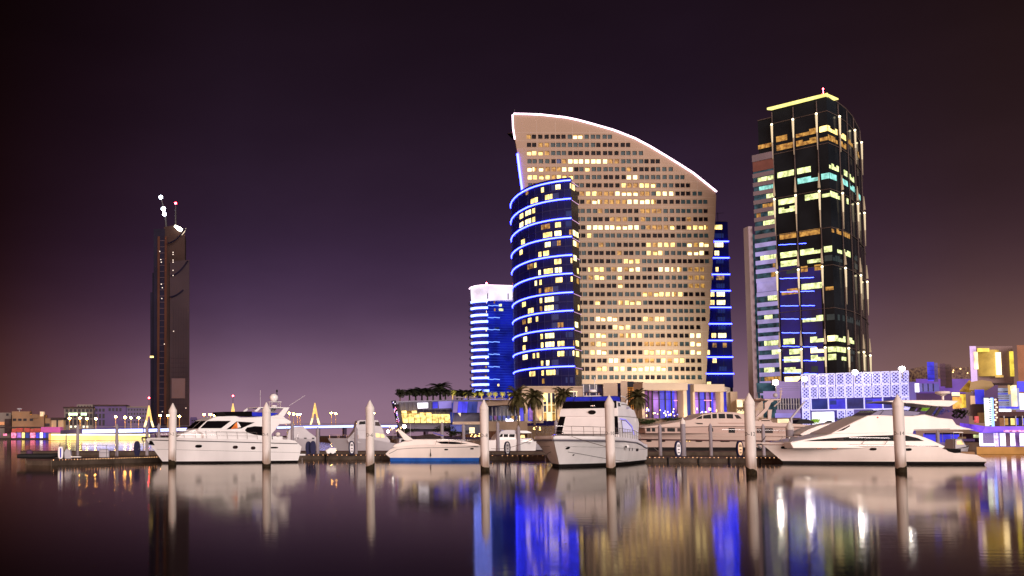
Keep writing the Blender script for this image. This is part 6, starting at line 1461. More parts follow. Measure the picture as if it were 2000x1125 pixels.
# things lying on the pontoons
def dock_cart():
    Y=119.5; root=thing('dock_box','white dock box on small wheels on the pontoon right of the left yacht','dock box',(GX(646,Y),Y,.6)); s=.06
    mb=MB(); mb.prism([(-.45,-.4,.12),(.5,-.4,.12),(.65,-.4,.75),(-.1,-.4,.80),(-.62,-.4,.5)],(0,.8,0)); mb.build('body',WHITE,root,w=False,bevel=.03,fixn=True)
    for x in (-.05,.45): mb=MB(); mb.rings([[(x+.12*math.cos(k*.63),-.42+y,.12+.12*math.sin(k*.63)) for k in range(10)] for y in (0,.84)],True,True); mb.build('wheel',RUBBER,root,w=False)
dock_cart()
def tender():
    Y=101.; x=GX(80,Y); root=thing('inflatable_boat','dark inflatable boat moored at the far left end of the pontoon','boat',(x,Y-1.2,.55),.08)
    mb=MB()
    for sd in (.55,-.55): mb.tube([(-2,sd*.9,.28),(-1,sd,.28),(1,sd,.28),(1.7,sd*.6,.36),(2.1,0,.42)],[.2,.25,.25,.22,.16],10)
    mb.build('tube',RUBBER,root,w=False,smooth=60); mb=MB(); mb.box(-1.8,1.5,-.5,.5,.15,.3); mb.build('floor',DARKM,root,w=False)
    mb=MB(); mb.ball((-.9,.0,.6),.35,8,.9); mb.build('cover',mat('purple cover',(.08,.04,.08),.8,var=.2),root,w=False,smooth=60)
    Y=99.; r2=thing('jet_ski','white and blue jet ski standing upright at the left pontoon end','jet ski',(GX(119,Y),Y,.6))
    mb=MB(); mb.rings([[(hw,-.3,z),(hw*.8,.3,z),(-hw*.8,.3,z),(-hw,-.3,z)] for z,hw in ((0,.10),(.12,.22),(.6,.25),(1.0,.22),(1.15,.14))],True,True); mb.build('hull',WHITE,r2,w=False,smooth=40)
    mb=MB(); mb.box(-.05,.06,-.34,-.3,.1,1.0); mb.build('blue_stripe',CANVASB,r2,w=False); mb=MB(); mb.prism([(-.28,0,.1),(-.2,0,1.2),(-.10,0,1.55),(-.12,0,.2)],(0,.1,0)); mb.build('fin',NAVY,r2,w=False)
    r3=thing('dock_cabinet','grey white cabinet with a low tray on the pontoon beside the jet ski','cabinet',(GX(131,Y),Y+.3,.6))
    mb=MB(); mb.prism([(-.3,0,0),(.35,0,0),(.3,0,.55),(.2,0,.85),(-.15,0,.95),(-.35,0,.6)],(0,.6,0)); mb.build('body',GREYW,r3,w=False,bevel=.03,fixn=True); mb=MB(); mb.box(.3,1.25,.0,.5,.12,.2); mb.build('tray',WHITE,r3,w=False)
    r4=thing('dock_cabinet','pale rounded cabinet by the rail on the left pontoon','cabinet',(GX(201,103.5),104.5,.6)); mb=MB(); mb.rings([[(x,y,z) for x,y in ((-.5,-.2),(.5,-.2),(.5,.4),(-.5,.4))] for z in (0,.6)]+[[(x*.7,y*.7,.85) for x,y in ((-.5,-.2),(.5,-.2),(.5,.4),(-.5,.4))]],True,True); mb.build('body',GREYW,r4,w=False,bevel=.05)
    r5=thing('dock_rail','thin dark guard rail on the left pontoon','railing',(GX(148,102),102.5,.6))
    L_=GX(226,102)-GX(148,102)
    for k in range(5): mb=MB(); mb.tube([(L_*k/4,0,0),(L_*k/4,0,1.25)],.022,6); mb.build('post',DARKM,r5,w=False)
    for z in (.5,.85,1.25): mb=MB(); mb.tube([(0,0,z),(L_,0,z)],.018,6); mb.build('rail',DARKM,r5,w=False)
tender()
def line(label,pts,r=.022,m=ROPE):
    o=MB(); o.tube(pts,r,6); ob=o.build('mooring_line',m); tag(ob,label,'mooring line')
def sag(a,b,s,n=10): return [Vector(a).lerp(Vector(b),i/n)-Vector((0,0,s*4*(i/n)*(1-i/n))) for i in range(n+1)]
line('mooring line from the bow of the centre yacht sagging left to the pontoon',sag(W(1040,858,90),W(960,876,118),.3))
line('mooring line from the foredeck of the centre yacht to the D-10 pile',sag(W(1104,848,92),W(1186,873,80.4),.05))
line('mooring line from the stern of the centre yacht to the pontoon',sag(W(1276,873,105.6),W(1293,884,108),.1))
line('mooring line from the right yacht bow to the D-12 pile',sag(W(1484,867,102.),W(1475,868,74.5),.1))
line('slack rope hanging from the pontoon edge behind the centre yacht bow',sag(W(962,884,118.),W(982,885,118.),.6))
line('mooring line from the left yacht bow to the dark blue pedestal pontoon',sag(W(284,858,112),W(270,878,110),.1))

# ================================================================= far left: bridge, lamps, buildings
def bridge():
    pts=[(118,625,841,848),(160,640,838,847.3),(280,680,836.8,845),(390,715,834.8,842),(540,775,831.8,838.5),(700,830,829.5,835.5),(860,880,829.6,835),(1010,930,831,835.5)]
    root=thing('bridge','long low bridge with a glowing blue white band along its side','bridge',(GX(160,640),640,0))
    BST=mat('blue white bridge band',(.4,.4,.8),.5,emi=(.30,.38,1.),es=3.2,var=0)
    DK=mat('bridge deck',(.10,.07,.12),.8,var=.2,vs=10)
    for i in range(len(pts)-1):
        (u0,Y0,a0,b0),(u1,Y1,a1,b1)=pts[i],pts[i+1]
        P0t,P0b,P1t,P1b=W(u0,a0-.5,Y0),W(u0,b0,Y0),W(u1,a1-.5,Y1),W(u1,b1,Y1)
        mb=MB(); o=Vector((0,14,0)); mb.hexa([P0b,P1b,P1b+o,P0b+o],[P0t,P1t,P1t+o,P0t+o]); mb.build('deck',DK,root,fixn=True)
        if 1<=i<=5:
            q=[W(u0+1,b0-1.2,Y0-.4),W(u1-1,b1-.8,Y1-.4),W(u1-1,a1+.6,Y1-.4),W(u0+1,a0+1.2,Y0-.4)]
            mb=MB(); mb.prism(q,(0,.3,0)); mb.build('light_band',BST,root,fixn=True)
        rl=MB(); rl.tube([P0t+Vector((0,0,1.1)),P1t+Vector((0,0,1.1))],.12,5); rl.build('handrail',METAL,root)
        n=3
        for k in range(n):
            t=(k+.5)/n; c=P0b.lerp(P1b,t); mb=MB(); mb.box(c.x-1.2,c.x+1.2,c.y+2,c.y+12,-1,c.z+.2); mb.build('pier',DK,root)
    # abutment under its left end, its floodlighting put into the walls as glow
    r=thing('abutment_wall','glowing yellow wall at the waterline under the left end of the bridge','wall',(GX(97,635),635,0))
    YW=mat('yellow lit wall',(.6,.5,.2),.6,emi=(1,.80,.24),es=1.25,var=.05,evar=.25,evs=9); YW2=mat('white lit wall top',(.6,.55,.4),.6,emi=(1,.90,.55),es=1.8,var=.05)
    a=W(97,847.5,622); b=W(292,847,672); 
    def seg(z0,z1,m,nm,o): mb=MB(); mb.hexa([(a.x,622-o,z0),(b.x,672-o,z0),(b.x,676,z0),(a.x,626,z0)],[(a.x,622-o,z1),(b.x,672-o,z1),(b.x,676,z1),(a.x,626,z1)]); mb.build(nm,m,r,fixn=True)
    seg(.2,a.z-.9,YW,'wall',0); seg(a.z-.9,a.z,YW2,'top_glow',.2)
    for z in (1.1,1.9,2.6): seg(z,z+.12,mat('ochre joint',(.3,.2,.05),.7,var=0),'joint',.15)
    ub('side_return',mat('amber return',(.4,.2,.05),.6,emi=(1,.5,.1),es=.8,var=.1),r,95,99,847,859,621,2)
bridge()
BULB=None
for i,(u,v,Y) in enumerate([(134.5,817,650),(155,816.5,655),(169,817.5,690),(186,818,650),(225,814,690),(243.5,815,670),(255,816,720),(270,816,680),(312.5,811.5,730),(327.5,811.5,740),(350,813,700),(398.5,809.5,760),(410.5,809.5,745),(418.5,811,790),(428,811,750),(565.5,807,800),(574,808.5,780),(581,810,840),(586.5,809,790),(648,806.5,840),(656.5,807.5,830),(731,807,860)]):
    c=W(u,v,Y); deck=interp([(118,841),(160,838),(390,834.8),(700,829.5),(1010,831)],u); zb=ZV(deck,Y)
    nm=['first','second','third','fourth','fifth','sixth','seventh','eighth','ninth','tenth','eleventh','twelfth','thirteenth','fourteenth','fifteenth','sixteenth','seventeenth','eighteenth','nineteenth','twentieth','twenty-first','twenty-second'][i]
    root=thing('street_lamp','orange street lamp on the bridge, %s from the left of the row'%nm,'street lamp',(c.x,Y+3,zb),group='sodium street lamps along the bridge')
    mb=MB(); mb.tube([(c.x,Y+3,zb-.5),(c.x,Y+3,c.z-.4)],[.28,.16],6); mb.build('post',mat('lamp post',(.4,.25,.12),.5,emi=(1,.5,.15),es=.25,var=0),root)
    mb=MB(); mb.tube([(c.x-1.2,Y+3,c.z+.3),(c.x+1.2,Y+3,c.z+.3)],.14,6); mb.build('arm',METAL,root)
    mb=MB(); mb.ball((c.x,Y+2.5,c.z),.78,10,.75); mb.build('bulb',SODIUM,root)
def pylon(u,vt,vb,Y,label,mast):
    T=W(u,vt,Y); s=Y/F; zb=ZV(vb,Y); root=thing('pylon',label,'pylon',(T.x,Y,zb),group='amber lit spires beyond the bridge')
    hh=T.z-zb
    G1=mat('amber lit spire',(.5,.35,.15),.6,emi=(1,.60,.18),es=.85,var=.1,vs=5,evar=.3,evs=6); G2=mat('bright spire foot',(.6,.5,.3),.6,emi=(1,.80,.42),es=1.5,var=.1)  # floodlighting put into the legs as glow, brighter at the foot
    for sd in (-1,1):
        for k,(sy) in enumerate((-1,1)):
            pts=[(T.x+sd*s*w_,Y+sy*s*w_,zb+hh*t) for t,w_ in ((0,8.5),(.12,6.8),(.28,5),(.5,3.2),(.75,1.8),(1,.4))]
            mb=MB(); mb.tube(pts[:3],[.55,.6,.6],6); mb.build('leg_foot',G2,root); mb=MB(); mb.tube(pts[2:],[.6,.65,.55,.25],6); mb.build('leg',G1,root)
    pl=MB(); pl.prism([(T.x-s*3.1,Y,zb+hh*.5),(T.x+s*3.1,Y,zb+hh*.5),(T.x+s*1.4,Y,zb+hh*.8),(T.x,Y,zb+hh),(T.x-s*1.4,Y,zb+hh*.8)],(0,.5,0)); pl.build('web',G1,root)
    if mast:
        mb=MB(); mb.tube([(T.x,Y,T.z-.2),(T.x,Y,ZV(mast,Y))],.16,5); mb.build('mast',DARKM,root)
        mb=MB(); mb.ball((T.x,Y,ZV(mast,Y)),.6,8); mb.build('beacon',REDL,root)
pylon(291,792,834,720,'amber lit spire with red beacon left of the D-2 pile',777)
pylon(455,788,832,790,'amber lit spire whose tip shows above the left yacht flybridge',773)
pylon(615,787,829,830,'amber lit spire between the left yacht and the fishing yacht',None)

def left_buildings():
    def bld(name,label,u0,u1,v0,Y,d,m,extra=None,cat='building'):
        root=thing(name,label,cat,(GX((u0+u1)/2,Y),Y,1.2)); ub('wall',m,root,u0,u1,v0,852,Y,d,z0=1.0); return root
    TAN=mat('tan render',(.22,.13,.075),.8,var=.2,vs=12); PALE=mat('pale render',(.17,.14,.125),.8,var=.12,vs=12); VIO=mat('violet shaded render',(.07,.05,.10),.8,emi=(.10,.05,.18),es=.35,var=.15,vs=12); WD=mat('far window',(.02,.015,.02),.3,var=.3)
    ROOFM=mat('dark far roof',(.04,.025,.025),.8,var=.2)
    r=bld('building','long tan waterfront building with four square dark windows at far left',23,86,810,730,14,TAN)
    for u in (25,35.5,45.5,58): ub('window',WD,r,u,u+6.5,817.5,822,729.6,.3)
    ub('roof_block',TAN,r,23,58,803.5,811,731,9); ub('roof_block',TAN,r,62,74,809,817,729,5); ub('roof_lamp_box',mat('lit roof box',(.5,.4,.3),.6,emi=(1,.6,.32),es=.5,var=.1),r,78,85,804,813,729,5)
    mb=MB(); c=W(38,801,733); mb.tube([(c.x,733,c.z-2),(c.x,733,c.z)],.3,5); mb.lathe([(.1,0),(1.6,.7),(1.9,1.6),(1.7,1.6),(.1,.4)],12,(c.x,733,c.z-.3)); mb.build('roof_dish',GREYW,r)
    r=bld('building','pale low block with a dark window cut off by the left edge of the view',-40,22,806,740,14,PALE); ub('window',WD,r,12,16.5,807.5,812,739.6,.3); ub('awning',mat('orange lit awning',(.4,.2,.1),.7,emi=(.9,.35,.15),es=.35,var=.1),r,-10,8,824,830,737,3); ub('shadow_wall',ROOFM,r,9,22,818,846,738,1.5)
    r=bld('building','small tan annex with lit doorway between the tan and pale buildings',86,100,817,735,10,TAN); ub('doorway',WD,r,88,97,827,833,734.6,.3)
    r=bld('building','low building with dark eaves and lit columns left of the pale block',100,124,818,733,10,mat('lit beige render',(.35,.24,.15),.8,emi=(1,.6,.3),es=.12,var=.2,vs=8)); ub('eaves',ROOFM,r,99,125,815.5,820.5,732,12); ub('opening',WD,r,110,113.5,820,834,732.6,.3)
    r=bld('building','three storey pale building with tall window bays and green floodlit front',125,182,796,790,25,PALE)
    ub('roof',ROOFM,r,123,182,794.5,797.5,789,28); ub('roof_block',PALE,r,150,181,790,795,790,12)
    for u in (128,136,144,152,160,168,175):
        for v0,v1 in ((799,804.5),(808,817),(819,830)): ub('window',WD,r,u,u+5.4,v0,v1,789.6,.3)
    for u in (152,158,164,170,175): ub('window',WD,r,u,u+3,792.3,794.3,789.6,.3)
    for u,w_ in ((134,17),(158,11)): ub('floodlit_patch',mat('green floodlit patch',(.4,.6,.4),.5,emi=(.72,1,.60),es=1.5,var=.1,evar=.5,evs=4),r,u,u+w_,806.2,811.5,788.6,.6)  # glowing boxes stand for green floodlit patches on the wall
    for u in (138,147,163,170): ub('ground_light',mat('pale ground light',(.5,.5,.4),.5,emi=(1,1,.75),es=1.3,var=.1),r,u-1.5,u+2.2,831.5,835.5,788.4,.5)
    r=bld('building','violet lit wing with tall windows right of the pale building',182,246,792,800,25,VIO); ub('roof',ROOFM,r,181,247,790.5,793.5,799,28)
    for u in (186,193,200): ub('window',WD,r,u,u+4.5,798,804,799.6,.3); ub('window',WD,r,u,u+4.5,808,817,799.6,.3); ub('window',WD,r,u,u+4.5,820,831,799.6,.3)
    for u in (212,219,226,233): ub('window',WD,r,u,u+4.5,797,803,799.6,.3)
    r=bld('building','lower violet block with small square windows beside the amber spire',246,292,796,805,22,mat('lilac render',(.11,.085,.13),.8,emi=(.12,.07,.2),es=.3,var=.12,vs=12)); ub('parapet',PALE,r,246,289,794,796.5,804,20)
    for j in range(4):
        for k in range(7): ub('window',WD,r,250+k*5.6,253.2+k*5.6,798.5+j*8,802+j*8,804.6,.3)
    r=bld('building','tiny distant block with four windows right of the dark skyscraper',371,384,817,860,20,VIO)
    for j in range(2):
        for k in range(2): ub('window',WD,r,374+k*4.4,377+k*4.4,820+j*5,823+j*5,859.6,.3)
    ub('parapet',VIO,r,372,383,814.8,817,861,16)
    # coloured waterfront terrace
    root=thing('waterfront_cafe','colourful waterfront cafe terrace with red roofs and pink, yellow and blue lit bays','building',(GX(50,700),700,1))
    RR=mat('red roof',(.30,.06,.05),.7,emi=(.5,.06,.05),es=.25,var=.3,vs=4); MG=mat('magenta awning',(.3,.06,.2),.7,emi=(.55,.10,.32),es=.5,var=.15,vs=4)
    ub('roof',ROOFM,root,-40,86,833.5,836,700,14); ub('roof',MG,root,80,118,834,844.5,698,12)
    for u0,u1,v0 in ((23,31,838),(31,44,836),(48,58,836.3),(59,66,838),(67,80,837)): ub('awning',RR,root,u0,u1,v0,843.5,698.5,4)
    cs=[PURD,mat('pink bay',(.4,.1,.2),.6,emi=(1,.25,.42),es=1.1,var=.1,evar=.8,evs=1.5),PURG,mat('yellow bay',(.5,.4,.1),.6,emi=(1,.78,.25),es=1.5,var=.1,evar=.3,evs=2),BLUD,MT['pink bay'],BLUG,WHITEL,BLUG,BLUD]
    for i,(u0,u1) in enumerate(((-20,0),(22,32),(32,42),(42,48),(50,58),(58,69),(70,77),(77.5,83.5),(84,89),(89,97))): ub('lit_bay',cs[i],root,u0,u1,845,855.5,699,1)
    for u in (21,32,42,49,58,69.5,77,84): ub('post',ROOFM,root,u-.4,u+.6,843,857,697,.6)
    ub('lit_bay',MT['pink bay'],root,6,13,847,851,699,1); ub('floor',ROOFM,root,-40,97,855.5,859.3,697.5,6,z0=.0)
    ub('kerb_lights',MT['yellow bay'],root,42,70,856.3,857.2,697,.3); ub('lit_arrow_panel',MT['yellow bay'],root,0,5,862-4,866-5,660,.3) if 0 else None
left_buildings()

# ================================================================= right edge
def right_mall():
    Y=195.
    r=thing('mall_building','lilac and brown mall block with golden recessed drum and bright vertical lights','building',(GX(1938,Y),Y,2))
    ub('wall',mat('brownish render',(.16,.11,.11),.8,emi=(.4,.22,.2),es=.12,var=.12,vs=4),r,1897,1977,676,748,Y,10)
    ub('lit_edge',mat('lilac lit edge',(.4,.3,.5),.6,emi=(.45,.32,.65),es=.75,var=.1),r,1897,1906,676,748,Y-.3,2)
    dr=MB(); cx_=GX(1929,Y,20); z0=ZV(735,Y); z1=ZV(684,Y); dr.lathe([(2.25,z0),(2.25,z1)],20,(cx_,Y+.9,0)); dr.build('drum',mat('golden drum',(.3,.22,.06),.7,emi=(.65,.42,.07),es=.38,var=.2,vs=3,evar=.5,evs=3),r,smooth=40)
    ub('drum_top_light',mat('yellow wash',(.6,.5,.1),.6,emi=(1,.8,.1),es=.8,var=.1,evar=.5,evs=2),r,1911,1932,680,687,Y-1.5,.3)
    ub('light_strip',WARMW,r,1906,1909.6,687,721,Y-.8,.4); ub('light_strip',mat('orange white strip',(.6,.5,.3),.5,emi=(1,.78,.38),es=2.4,var=0),r,1948,1954.5,688,732,Y-1.6,.4); ub('light_strip',MT['yellow wash'],r,1975.5,1979,686,735,Y-.5,.3)
    ub('ledge',mat('golden ledge',(.4,.3,.1),.7,emi=(.8,.5,.15),es=.3,var=.1),r,1944,1960,733,737,Y-1.2,1)
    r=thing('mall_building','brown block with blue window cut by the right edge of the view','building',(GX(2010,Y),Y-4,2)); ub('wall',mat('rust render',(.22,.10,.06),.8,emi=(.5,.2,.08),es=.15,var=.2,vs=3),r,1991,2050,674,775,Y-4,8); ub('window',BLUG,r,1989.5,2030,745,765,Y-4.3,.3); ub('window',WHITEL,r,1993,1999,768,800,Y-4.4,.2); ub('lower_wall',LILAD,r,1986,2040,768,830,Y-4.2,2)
    for (a,b_,c,v0,v1,m1,m2,lb) in ((1812,1824,1831,707,742,BLUG,LILAD,'slim tower block lit vivid blue right of the lattice mall'),(1837,1846,1858,710,753,mat('mauve render',(.10,.065,.08),.8,emi=(.2,.1,.14),es=.35,var=.1),MT['brownish render'],'slim brown tower block right of the vivid blue one')):
        r=thing('tower_block',lb,'building',(GX(a,212.),212.,2)); ub('lit_face',m1,r,a,b_,v0,v1,212,5); ub('side_face',m2,r,b_,c,v0+1.5,v1+3,212.3,5); 
        for k in range(4): ub('joint',CLAD,r,a+.5,c-.5,v0+8+k*8,v0+8.4+k*8,211.8,.15)
    r=thing('mall_building','dark violet mall roofs with scattered warm light specks behind the tower blocks','building',(GX(1840,218),218,2))
    SPK=mat('speckled roof',(.07,.04,.05),.8,var=.3,emi=(.9,.5,.2),es=.10,evar=1.0,evs=.5)
    mb=MB(); mb.prism([W(1776,733,222),W(1776,721,222),W(1800,716,222),W(1896,717,222),W(1896,745,222),W(1776,745,222)],(5.4,8,0)); mb.build('roof',SPK,r,fixn=True)
    ub('upper_wall',PURPL,r,1790,1900,740,768,216,4); ub('side_lattice',LILAD,r,1777,1800,733,802,224,3); ub('wall',mat('violet brown wall',(.12,.07,.12),.8,emi=(.16,.08,.2),es=.4,var=.2,vs=3),r,1792,1890,765,835,217,3)
    for k in range(16): c=W(R.uniform(1795,1893),R.uniform(720,732),221.6); MB().ball(c,.13,5).build('roof_light',CANDLE,r)
    for k in range(10):
        c=W(1777+k*2.4,735,223.6); e=W(1777+k*2.4,800,223.6); MB().tube([c,e],.05,4).build('lattice_bar',LILAC,r)
    r=thing('light_box','long lilac light box with bright white end on the mall terrace','light box',(GX(1810,208),208,8)); ub('box',LILAC,r,1795,1834,749,764.5,208,3); ub('lit_end',WHITEL,r,1787,1795,748.5,765,207.9,3)
    for k in range(3): ub('seam',CLAD,r,1803+k*10,1803.6+k*10,749,764.5,207.8,.15)
    # canopy roofs and terrace
    r=thing('terrace_pavilion','tan canopy pavilion with golden interior and violet arch beside the quay','building',(GX(1910,178),178,2))
    TN=mat('tan canopy',(.22,.15,.08),.7,emi=(.7,.42,.16),es=.22,var=.1)
    mb=MB(); mb.prism([W(1893,762,178),W(1896,746,178),W(1918,742,178),W(1936,745,178),W(1941,752,178),W(1934,762,178)],(4.3,6,0)); mb.build('canopy',TN,r,fixn=True)
    mb=MB(); mb.prism([W(1874,763,179),W(1893,742,179),W(1897,745,179),W(1897,765,179)],(3.6,5,0)); mb.build('side_canopy',mat('mustard slope',(.2,.12,.03),.8,emi=(.6,.32,.04),es=.3,var=.3,vs=1,evar=.6,evs=.8),r,fixn=True)
    ub('lit_sign',WARMW,r,1859,1874.5,766.5,773,177,1); ub('kiosk',mat('orange kiosk',(.4,.2,.05),.7,emi=(1,.5,.1),es=.6,var=.2,evar=.6,evs=.8),r,1861,1878,775,798,178,2); ub('golden_wall',mat('golden wall',(.5,.35,.05),.7,emi=(1,.68,.08),es=.8,var=.2,evar=.6,evs=1.5),r,1876,1889,770,796,178.5,2)
    ub('brown_wall',MT['brownish render'],r,1888,1905,766,812,178,2); ub('lit_panel',mat('peach panel',(.5,.35,.25),.7,emi=(1,.6,.32),es=.6,var=.1),r,1897,1905,773,790,177.8,.3)
    ub('violet_panel',BLUG,r,1905,1922,761,789,177.7,1); ub('dark_wall',mat('umber wall',(.08,.04,.04),.8,var=.2),r,1900,1928,789,820,177.5,2); ub('brick_wall',mat('sienna wall',(.18,.09,.05),.8,var=.3,vs=.6,emi=(.4,.18,.06),es=.2),r,1912,1926,806,826,177.2,.6); ub('red_doorway',MT['red lit shop'],r,1906,1912,813,826,177.2,.4)
    r=thing('escalator_tower','glass stair tower with white rungs under a dark violet arch','building',(GX(1935,176),176,2))
    mb=MB(); mb.prism([W(1922,778,175),W(1924,764,175),W(1933,759,175),W(1944,752,175),W(1949,752,175),W(1949,778,175)],(3,4,0)); mb.build('arch',mat('deep violet arch',(.07,.04,.09),.7,var=.2,emi=(.1,.05,.15),es=.3),r,fixn=True)
    ub('stair_glass',mat('pale stair glass',(.5,.6,.55),.4,emi=(.72,.88,.68),es=.9,var=.1,evar=.4,evs=1),r,1924,1932,777,832,175,1); ub('stair_glass',MT['cool blue strip'],r,1937,1940,777,836,174.9,1); ub('stair_core',DGL,r,1932,1937,777,832,175,1)
    for k in range(12): ub('rung',WHITEL,r,1931.5,1936.5,779+k*4.4,780.6+k*4.4,174.8,.2)
    ub('brown_pier',MT['umber wall'],r,1940,1950,777,835,175.3,1)
    for k in range(9): ub('lit_brick',mat('peach brick light',(.5,.4,.3),.5,emi=(1,.75,.5),es=1.2,var=0),r,1943.5+(k%2)*2.5,1946+(k%2)*2.5,779+k*5,782+k*5,175.1,.2)
    r=thing('shop_building','louvred shop front with lit columns above the terrace at the right edge','building',(GX(1970,180),180,2))
    ub('louvre_wall',mat('blue grey louvre wall',(.2,.22,.32),.6,emi=(.28,.32,.5),es=.6,var=.1,evar=.3,evs=2),r,1949,1990,758,800,182,3)
    for k in range(8): ub('louvre',[CLAD,BLUG,CLAD][k%3],r,1950,1971,764+k*4.3,765.8+k*4.3,181.7,.2)
    ub('lit_column',mat('warm column',(.6,.45,.3),.6,emi=(1,.78,.48),es=1.1,var=.1,evar=.4,evs=1.5),r,1976,1985.5,760,796,181,1); mb=MB(); mb.prism([W(1978,762,180.9),W(1985,762,180.9),W(1985,752,180.9),W(1981,754,180.9)],(0,1,0)); mb.build('column_flare',WARMW,r,fixn=True)
    ub('post',MT['golden ledge'],r,1969,1973,752,770,181,1); ub('light_shelf',WHITEL,r,1951,1975,799,804,180,1); ub('light_shelf',BLUG,r,1965,1990,794,798,179.8,1)
    ub('planting_band',MT['umber wall'],r,1948,2030,804,816,178,2); ub('terrace_glass',DGL,r,1950,2030,814,832,178,1); ub('terrace_wall',MT['sienna wall'],r,1943,1961,816,834,177,1)
    for u in (1962,1976,1985,1998): ub('lit_pane',R.choice([PANEM,PANEL,BLUG]),r,u,u+R.uniform(3,8),817,830,177.7,.2)
    for u in (1961,1984,1997): ub('post',METAL,r,u,u+.8,812,832,177.5,.2)
    # lower arcade on the quay
    r=thing('quay_arcade','quay side arcade with vivid violet roof and tall white lit windows','building',(GX(1960,160),160,1))
    VR=mat('vivid violet roof',(.15,.08,.6),.6,emi=(.20,.08,1.),es=.75,var=.2,vs=2,evar=.5,evs=2)
    mb=MB(); mb.prism([W(1875,826,165),W(1900,829,162),W(1925,833,160),W(2030,833,158),W(2030,843,158),W(1918,845,160),W(1875,836,165)],(3,4,0)); mb.build('roof',VR,r,fixn=True)
    ub('wall',mat('violet arcade wall',(.08,.05,.18),.6,emi=(.25,.16,.62),es=.5,var=.15,vs=2),r,1914,2030,843,874,161,4)
    for u0,u1,m in ((1915,1920,WHITEL),(1921,1942,WHITEL),(1955.5,1963.5,WHITEL),(1974,1982,WHITEL),(1992,2008,WHITEL),(1965,1973,MT['mauve render']),(1984,1991,PURG)): ub('window',m,r,u0,u1,846,871,160.7,.2)
    for k in range(9): ub('mullion',LILAD,r,1921+k*2.4,1921.5+k*2.4,846,866,160.5,.1)
    ub('sign_band',mat('pink sign specks',(.3,.1,.3),.5,emi=(1,.4,.7),es=.9,var=.1,evar=1,evs=.4),r,1962,2010,840,844,157.7,.2); ub('lit_column',mat('violet white column',(.5,.4,.6),.5,emi=(.7,.6,1),es=.9,var=.1,evar=.7,evs=.4),r,1945,1949.5,846,872,160.4,.3)
    r=thing('quay_arcade','dim boat house with beige beams and blue glass behind the right yacht stern','building',(GX(1890,168),168,1))
    ub('beam',MT['tan canopy'],r,1873,1914,840,847,166,3); ub('glass',BLUG,r,1808,1873,847,864,170,.5); ub('glass_top',mat('dark blue frame',(.02,.02,.1),.5,var=.1),r,1808,1873,845.5,848.5,169.8,.3); ub('base',LILAD,r,1808,1875,864,871,169.5,.5)
    ub('shadow_bay',MT['umber wall'],r,1875,1914,847,864,167,2); ub('lit_bay',PANEG,r,1903,1912,849,855,166.8,.3); ub('shelf',GREYW,r,1880,1904,857,862,166.5,.4); ub('lit_bay',MT['tan canopy'],r,1873,1887,853,859,166.6,.3)
right_mall()

# ================================================================= vegetation
PALMD=mat('dark palm leaves',(.020,.022,.012),.8,var=.5,vs=.8); PALMG=mat('palm leaves',(.05,.042,.016),.8,var=.5,vs=.8); TRUNK=mat('palm trunk',(.12,.08,.05),.9,var=.4,vs=.3)
LEAFY=mat('palm leaves uplight glow',(.28,.26,.05),.7,emi=(.75,.62,.10),es=.42,var=.5,vs=.5,evar=.95,evs=.6); TRUNKY=mat('palm trunk uplight glow',(.5,.35,.15),.8,emi=(1,.6,.2),es=.6,var=.3,vs=.3)  # uplighting put into leaves and trunk as glow, no lamps below
def palm_parts(seed,th,fl,m,tm,nf=30,ns=10):
    rr=random.Random(seed)
    root=thing('palm_tree','x','palm tree'); tr=MB(); lean=rr.uniform(-.2,.2)
    tr.rings([[(lean*t*t+rd*math.cos(k*.785),rd*math.sin(k*.785),th*t) for k in range(8)] for t,rd in [(j/12,(.26 if j==0 else .17)+(.035 if j%2 else 0)-.04*j/12) for j in range(13)]],True,True)
    tr.build('trunk',tm,root,w=False,smooth=30)
    cr=MB(); top=Vector((lean,0,th))
    for i in range(nf):
        az=i*2.399+rr.uniform(-.2,.2); el=math.radians(lerp(78,-28,(i/nf)**.9))+rr.uniform(-.12,.12); L_=fl*rr.uniform(.85,1.1)
        pts=[]; p=Vector(top); e=el; n=8
        for j in range(n+1):
            pts.append(Vector(p)); p=p+Vector((math.cos(az)*math.cos(e),math.sin(az)*math.cos(e),math.sin(e)))*(L_/n); e-=.19+.05*j/n
        side=Vector((-math.sin(az),math.cos(az),0))
        for j in range(1,n+1):
            for q in (0,.5):
                c=pts[j-1].lerp(pts[j],q); t=(j-1+q)/n; w_=fl*.24*math.sin(math.pi*min(1,.18+t*.80))
                d=(pts[j]-pts[j-1]).normalized()
                for sd in (1,-1):
                    tip=c+side*sd*w_+d*w_*.7-Vector((0,0,w_*.45)); b0=c-d*.05*fl; cr.add([b0,c+d*.035*fl,tip],[[0,1,2]])
    cr.build('crown',m,root,w=False)
    return root
def place(proto,first,loc,scale,label,group,rz):
    o=proto if first else copy_tree(proto)
    o.location=loc; o.scale=(scale,)*3; o.rotation_euler=(0,0,rz); tag(o,label,'palm tree',group); return o
pA=palm_parts(1,4.2,2.6,PALMG,TRUNK,36)
used=0
for i,(u,vc,Y,zb,sc_,lb) in enumerate([(1012,776,236,3.,1.05,'dark date palm at the left corner of the sandstone podium'),(1043,776,240,5.3,1.15,'date palm in front of the podium, left of the tall lit window'),(1099,774,240,5.3,1.1,'date palm in front of the podium, right of the tall lit window'),(1245,776,232,5.3,1.0,'date palm beside the left column of the cream pavilion')]):
    zc=ZV(vc,Y); s_=(zc-zb)/4.2; o=place(pA,i==0,(GX(u,Y,zc),Y,zb),1,lb,'palms along the promenade',i*1.7); k=1.0
    o.scale=(k*1.25,k*1.25,s_)
    for ch in [c for c in bpy.data.objects if c.parent==o and c.name.startswith('crown')]: pass
pB=palm_parts(2,2.2,1.5,LEAFY,TRUNKY,24)
